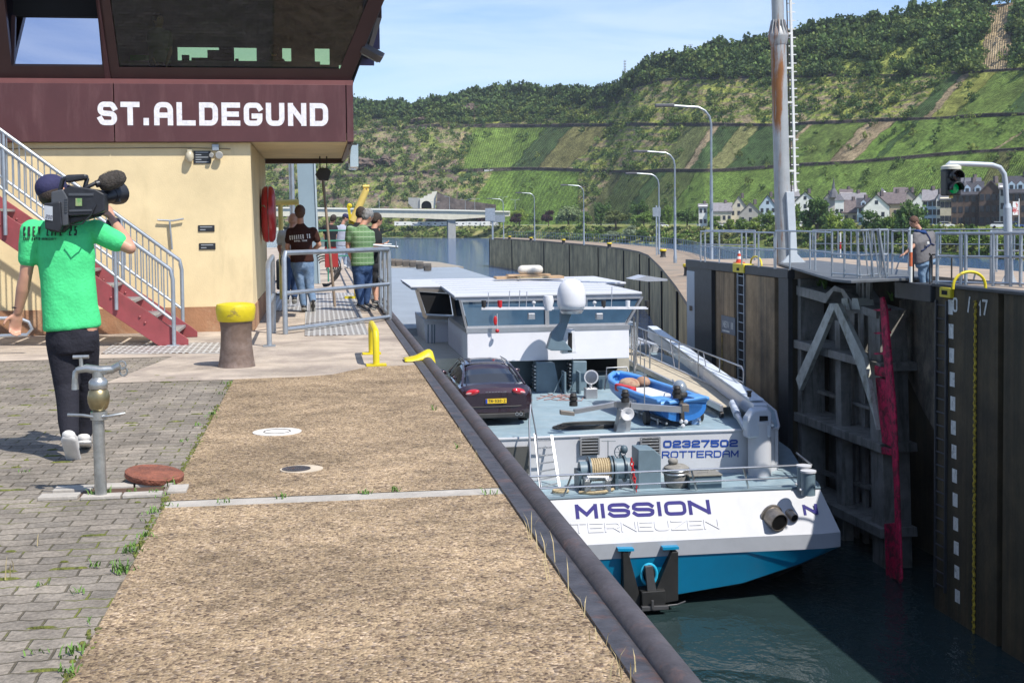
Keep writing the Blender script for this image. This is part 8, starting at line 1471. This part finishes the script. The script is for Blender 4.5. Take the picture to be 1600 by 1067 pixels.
gp_(MB(), [(1296,474),(1306,476),(1258,590),(1249,610),(1243,592)], XG-.35, .12).build('diagonal_brace', GSL, gt, bevel=.01); gp_(MB(), [(1299,474),(1309,474),(1350,560),(1369,672),(1364,650),(1338,570)], XG-.38, .12).build('diagonal_brace', GSL, gt, bevel=.01)
gp_(MB(), [(1374,465),(1379,464),(1384,480),(1391,560),(1398,640),(1403,760),(1408,905),(1405,912),(1400,905),(1396,760),(1388,640),(1384,600),(1378,540)], XG-.4, .06).build('pink_edge', PNK, gt, bevel=.02)
for pts in ([(1366,571),(1383,576),(1384,590),(1366,586)],[(1367,590),(1386,594),(1393,640),(1396,700),(1378,692),(1372,640)],[(1376,698),(1394,702),(1394,712),(1377,709)],[(1381,818),(1399,816),(1402,905),(1384,903)]): gp_(MB(), pts, XG-.15, .12).build('pink_block', PNK, gt, bevel=.02)
for y in (484,520,552): gp_(MB(), [(1364,y),(1380,y-2),(1380,y+2),(1368,y+2)], XG-.3, .2).build('pink_lug', PNK, gt)
for px in (1268,1330,1345): gp_(MB(), [(px,490),(px+5,490),(px+9,1000),(px+4,1000)], XG+.6, .1).build('stiffener', GS, gt)
for y in (610,735): gp_(MB(), [(1256,y-8),(1366,y+28),(1366,y+33),(1256,y-3)], XG+.5, .2).build('stiffener', GS, gt)
mb = MB()
for k in range(12): z = wp(1350,500,XG+.2).z-.3*k; mb.tube([(XG+.2,yw(1357,XG),z),(XG+.2,yw(1348,XG),z)], .015, 5)
mb.build('gate_ladder', GS, gt)
for k, px in enumerate((1322,1338)): gp_(MB(), [(px-7,482-16),(px+2,466),(px+6,484),(px-7,483)], XG-.05, .4).build('gusset', GSL, gt)
# walkway on the gate
ww = thing('gate_walkway', 'dark steel walkway plates on top of the open gate', 'walkway', tuple(wp(1330,430,XW+.6))); mb = MB(); ya, yb_ = yw(1218), yw(1455)
mb.prism([at(x, y, .02) for x, y in ((1215,414),(1300,440),(1330,443),(1450,437),(1452,430),(1270,409))], (0,0,.06)); mb.build('walkway_plate', mat('walkway_dark', (.12,.13,.14), .6, .3, var=.2), ww, bevel=.01)
mb = MB()
for px in (1240,1262,1300,1340,1360): a = at(px+4,430,0); mb.bar((XG+.3,a.y,-1.0),(XG+.3,a.y,.02),.08,.08)
mb.build('bracket', GS, ww)
def rail_px(pts, top, mid, name, label, posts, r=.024, low=None):
    """railing from pixel-traced feet: pts (px,py) at quay height; posts at fractions"""
    P3 = [at(x, y, 0.0) for x, y in pts]; t = thing('safety_railing', label, 'railing', tuple(P3[0]), 'grey railings on the far lock quay'); up_ = lambda p, z: V((p.x, p.y, z))
    mb = MB(); mb.tube([up_(p, top) for p in P3], r, 8); mb.build('top_rail', GALV, t, True); mb = MB(); mb.tube([up_(p, mid) for p in P3], r*.8, 8); mb.build('middle_rail', GALV, t, True)
    if low: mb = MB(); mb.tube([up_(p, low) for p in P3], r*.8, 8); mb.build('low_rail', GALV, t, True)
    for q in posts:
        f = q*(len(P3)-1); i = min(int(f), len(P3)-2); p = P3[i].lerp(P3[i+1], f-i); mb = MB(); mb.cone(up_(p,0), up_(p,top), r*1.05); mb.build('post', GALV, t, True)
    return t
rail_px([(1095,409),(1124,411),(1210,420)], 1.03, .52, 'a', 'front railing downstream of the mast, above the brown wall', (0,.12,.5,.72,.87,1))
rail_px([(1102,404),(1166,406),(1180,407)], 1.03, .52, 'b', 'rear railing left of the mast, behind the traffic cone', (0,.5,.95,1))
rail_px([(1212,420),(1258,424),(1300,432)], 1.08, .58, 'c', 'railing on the gate walkway starting at the foot of the mast', (0,.25,.6,.7,1))
rail_px([(1300,437),(1345,441),(1387,438)], 1.15, .6, 'd', 'crooked gate railing left of the operator', (0,.22,.45,.7,.85,1), low=.15)
rail_px([(1270,402),(1340,403),(1440,404),(1545,405),(1640,407)], 1.0, .5, 'e', 'long rear railing along the river side of the far quay', tuple(k/14 for k in range(15)))
rail_px([(1394,434),(1420,435),(1422,410)], 1.1, .55, 'f', 'short railing ending beside the orange and white post', (0,.5,1))
rail_px([(1462,444),(1502,446),(1592,448),(1660,452)], 1.08, .6, 'g', 'front railing right of the operator, up to the signal pole', (.02,.33,.36,.52,.62,.68,.9), r=.034, low=.06)
rail_px([(1548,440),(1548,425),(1640,426)], 1.05, .55, 'h', 'cross railing beside the signal pole', (0,.4,.55,1))
# thick gate of the crooked railing
cg = thing('railing_gate', 'skewed tubular railing gate standing on the walkway plate', 'gate', tuple(at(1372,440))); mb = MB()
a, b = at(1345,440,0), at(1386,440,0); lean = V((-.1,0,0)); up_ = V((0,0,1)); mb.tube([a, a+up_*1.12+lean, b+up_*1.18+lean*2, b+lean*.0+up_*.0], .03, 8); mb.tube([a+up_*.6, b+up_*.6], .02, 8)
for q in (.3,.5,.7,.85): p = a.lerp(b,q); mb.tube([p+up_*.1, p+up_*1.14+lean*1.4], .02, 8)
mb.build('gate_frame', GALV, cg, True)
# ---- mast
ms2 = thing('lock_mast', 'tall rusty grey tubular mast with a ladder rising out of the picture', 'mast', tuple(at(1225,414))); b = at(1225,414); D = math.hypot(b.x,b.y); s = F/D*1.0; hgt = lambda py: HC+elev(1222,py)*D; ln = -.025
RM = mat('rusty_mast', (.36,.37,.37), .55, .3, var=.15, scale=1.2, col2=(.27,.11,.035), mixlo=.49, mixhi=.57, streak=(1.6,1.6,.22), bump=.15, bscale=15); rad = 12.5/s*.98
P0 = V((b.x,b.y,0)); mp_ = lambda z: V((b.x+ln*z, b.y, z)); zc = hgt(58); mb = MB(); mb.tube([mp_(0), mp_(zc)], [rad, rad*.95], 28); mb.build('lower_tube', RM, ms2, True)
mb = MB(); mb.tube([mp_(zc-.25), mp_(zc), mp_(zc+.05), mp_(zc+.3)], [rad*1.0, rad*1.25, rad*1.25, rad*.8], 28)
mb.build('collar', RM, ms2, True); mb = MB()
for k in range(14): a = k*2*PI/14; mb.bar(mp_(zc+.05)+V((math.cos(a)*rad*1.15,math.sin(a)*rad*1.15,0)), mp_(zc+.5)+V((math.cos(a)*rad*.75,math.sin(a)*rad*.75,0)), .03, .06)
mb.build('collar_ribs', RM, ms2); mb = MB(); mb.tube([mp_(zc+.2), mp_(14)], [rad*.74, rad*.7], 24); mb.build('upper_tube', RM, ms2, True)
LG = mat('light_grey_paint', (.46,.5,.53), .45, var=.06); mb = MB(); xp = lambda px, py: atY(px, py, b.y-.35); mb.prism([xp(1229,300),(xp(1241,300)),xp(1246,397),xp(1262,413),xp(1221,413),xp(1234,397)], (0,.2,0)); mb.build('base_fin', LG, ms2, bevel=.01)
WL = mat('white_ladder', (.66,.66,.63), .5); mb = MB(); za = hgt(300); mb.bar(mp_(za)+V((.42,0,0)), mp_(14)+V((.42,0,0)), .07, .07); mb.build('ladder_rail', WL, ms2)
mb = MB(); mb.tube([mp_(za-1)+V((.28,-.05,0)), mp_(14)+V((.28,-.05,0))], .02, 6); mb.build('cable', BLKST, ms2)
for k in range(38): z = za+.05+.26*k; mb = MB(); mb.bar(mp_(z)+V((.3,0,0)), mp_(z)+V((.56,0,0)), .025, .03); mb.build('rung', WL, ms2)
for k in range(9): z = .8+1.05*k; mb = MB(); mb.bar(mp_(z)+V((rad*.8,-.05,0)), mp_(z)+V((.4,-.05,0)), .05, .06); mb.build('clamp', WL, ms2)
cn = thing('traffic_cone', 'red and white traffic cone on the quay left of the mast', 'cone', tuple(at(1155,411))); c = at(1155,411); k_ = .36; mb = MB(); mb.box(c+V((0,0,.015)), (.3,.3,.03)); mb.lathe([(.11,.03),(.085,.13)], c, n=16); mb.lathe([(.06,.22),(.04,.31)], c, n=16); mb.build('cone_red', mat('cone_red', (.6,.06,.02), .5), cn); mb = MB(); mb.lathe([(.087,.13),(.062,.22)], c, n=16); mb.lathe([(.042,.31),(.02,.4)], c, n=16); mb.build('cone_white', WL, cn)
# ---- signal on bent pole
tl_ = thing('signal_light', 'bent grey pole carrying a two lamp signal showing green', 'signal light', tuple(at(1576,446))); b = at(1577,446); Yt = b.y; q = lambda px, py: atY(px, py, Yt); SG_ = mat('signal_pole_grey', (.42,.46,.5), .45, .2, var=.06)
mb = MB(); mb.tube([b, q(1574,325)], .085, 16); mb.tube([q(1574,325), q(1574,318)], [.085,.06], 16); mb.build('lower_pole', SG_, tl_, True)
mb = MB(); pa = q(1573,320); mb.tube([pa, q(1571,285), q(1569,272), q(1562,262), q(1550,258), q(1530,257), q(1484,255.5), q(1481,258), q(1481,266)], .052, 12); mb.build('bent_arm', SG_, tl_, True)
mb = MB()
for s_ in (-1, 1): mb.prism([b+V((s_*.08,0,0)), b+V((s_*.2,0,0)), b+V((s_*.08,0,.25))], (0,.02,0))
mb.build('base_gusset', SG_, tl_)
c0 = q(1486,265); c1 = q(1486,306); w_ = .165; z0, z1 = c1.z, c0.z; xx = c0.x; BK = mat('signal_black', (.012,.013,.014), .4); MB().bb(xx-w_,xx+w_,Yt-.12,Yt+.14,z0,z1).build('signal_housing', BK, tl_, bevel=.03); MB().lathe([(.2,0),(.2,.06),(.14,.09)], (xx,Yt,z1), n=20).build('hat', mat('hat_cream', (.6,.58,.48), .5), tl_, True)
for f, m_, nm in ((.73, mat('lens_dark', (.02,.012,.012), .1), 'red_lens'), (.27, None, 'green_lens')):
    z = z0+(z1-z0)*f
    if m_ is None: m_ = bpy.data.materials.new('lens_green'); m_.use_nodes = True; bs = m_.node_tree.nodes['Principled BSDF']; bs.inputs['Base Color'].default_value = (.0,.2,.06,1); bs.inputs['Emission Color'].default_value = (.0,.5,.15,1); bs.inputs['Emission Strength'].default_value = .1; bs.inputs['Roughness'].default_value = .15
    mb = MB(); mb.ell((xx,Yt-.12,z), (.105,.05,.105), n=24, k=12); mb.build(nm, m_, tl_, True); mb = MB(); nn = 14; pts = []
    for dy, rr in ((0,.135),(-.2,.128)):
        for j in range(nn+1): a = R(-15+210*j/nn); pts.append((xx+rr*math.cos(a), Yt-.12+dy, z+rr*math.sin(a)))
    mb.add(pts, [(j, j+1, nn+2+j, nn+1+j) for j in range(nn)]); v_ = mb.build('visor', BK, tl_, True); so_ = v_.modifiers.new('s', 'SOLIDIFY'); so_.thickness = .008
mb = MB(); mb.cone((xx,Yt,z0-.05), (xx,Yt,z0), .04); mb.build('housing_foot', YPL, tl_)
# orange and white post, ladder handrail
op = thing('striped_post', 'slim white post with an orange band in front of the operator', 'post', tuple(at(1423,441))); b = at(1423,441); mb = MB(); mb.cone(b, b+V((0,0,.35)), .035); mb.cone(b+V((0,0,.66)), b+V((0,0,1.05)), .035); mb.build('white_section', WL, op, True); MB().cone(b+V((0,0,.35)), b+V((0,0,.66)), .036).build('orange_section', mat('orange_band', (.55,.13,.05), .5), op, True)
p2 = thing('striped_post', 'distant red and white post behind the gate railings', 'post', tuple(at(1313,402))); b = at(1313,402); mb = MB(); mb.cone(b, b+V((0,0,.9)), .03); mb.build('white_section', WL, p2, True); MB().cone(b+V((0,0,.3)), b+V((0,0,.55)), .032).build('red_section', MATS['chain_red'], p2, True)
lh = thing('ladder_handrail', 'black tubular ladder handrail around the operator', 'handrail', tuple(wp(1450,452,XW+.1)))
for pa, pb in ((1427,1433),(1453,1463)): ya, yb_ = yw(pa,XW+.05), yw(pb,XW+.05); mb = MB(); mb.tube([(XW+.05,ya,-.05),(XW+.05,ya,.55),(XW+.08,ya-.05,.62),(XW+.35,yb_,.62),(XW+.4,yb_,.55),(XW+.4,yb_,-.05)], .018, 8); mb.build('hoop', BLKST, lh, True)
# rungs, pipes and weeds in the recess
mb = MB(); tuft(mb, wp(1288,452,XG+.3), 24, .35, .7, .012); tuft(mb, wp(1280,447,XG+.5), 20, .3, .7, .012); tuft(mb, wp(1393,470,XG+.6), 20, .3, .7, .012); tag(mb.build('recess_weeds', GRS), 'weeds growing on the ledge above the gate', 'weeds', kind='stuff')
# ---- operator
YO = wp(1445,455,XW+.32).y
J = dict(head=(1428,347,0), neck=(1438,361,0), shL=(1430,368,-.14), shR=(1456,366,.16), elL=(1427,385,-.2), wrL=(1414,396,-.2), handL=(1407,400,-.18), elR=(1458,382,.2), wrR=(1460,396,.2), handR=(1460,404,.18), hipL=(1444,405,-.06), hipR=(1450,405,.1), knL=(1440,428,-.06), anL=(1443,447,-.04), toeL=(1436,451,-.1), knR=(1449,428,.12), anR=(1452,447,.12), toeR=(1446,451,.06))
GREYT = cloth('grey_tee', (.14,.135,.14))
opn, Po, so3, rto = person('operator in a grey T-shirt with black life vest straps, looking down at the gate', YO, J, (-.85,-.1,-.55), GREYT, cloth('jeans_light', (.16,.25,.36), col2=(.25,.34,.45), mixlo=.45, mixhi=.7), mat('shoe_tan', (.3,.18,.1), .7), 'hair', HAIRB, hem=.0, vox=.012, girth=1.25, s=1.08)
LV = cloth('vest_navy', (.03,.04,.09)); 
def strap(pts, r, name, m):
    bv = BVHTree.FromPolygons([v.co.copy() for v in so3.data.vertices], [tuple(p.vertices) for p in so3.data.polygons]); P3 = []
    for i in range(len(pts)-1):
        for q_ in range(6): p = atY(*[a+(b-a)*q_/6 for a, b in zip(pts[i], pts[i+1])], YO); h = bv.ray_cast(V((p.x, p.y-1.2, p.z)), V((0,1,0))); P3.append((h[0]+V((0,-.008,0))) if h[0] else p)
    mb = MB(); mb.tube(P3, r, 6); mb.build(name, m, opn, True)
strap([(1436,358),(1444,361),(1448,372),(1450,380)], .022, 'vest_strap', LV); strap([(1450,381),(1443,385),(1436,390),(1431,392)], .018, 'vest_strap', LV); strap([(1450,380),(1455,382),(1459,383)], .018, 'vest_strap', LV)
mb = MB(); c = Po['neck']; mb.tube([c+V((.1*math.cos(R(a)), .11*math.sin(R(a)), -.02-.02*math.cos(R(a)))) for a in range(0,360,24)], .035, 8, closed=True); mb.build('vest_collar', cloth('vest_blue', (.03,.07,.2)), opn, True)
p = atY(1450,380,YO-.25); MB().box(p, (.06,.03,.06)).build('vest_buckle', WL, opn, bevel=.01)
# ================================================================== air: thin valley haze
hz_ = MB(); hz_.bb(-2700, 2900, -2600, 2700, -13, 330); mh_ = bpy.data.materials.new('valley_air'); mh_.use_nodes = True; t = mh_.node_tree; t.nodes.remove(t.nodes['Principled BSDF']); pv = N(t, 'ShaderNodeVolumePrincipled'); pv.inputs['Density'].default_value = .00009; pv.inputs['Color'].default_value = (.75,.85,1,1); t.links.new(pv.outputs[0], t.nodes['Material Output'].inputs['Volume'])
tag(hz_.build('haze', mh_), kind='stuff')
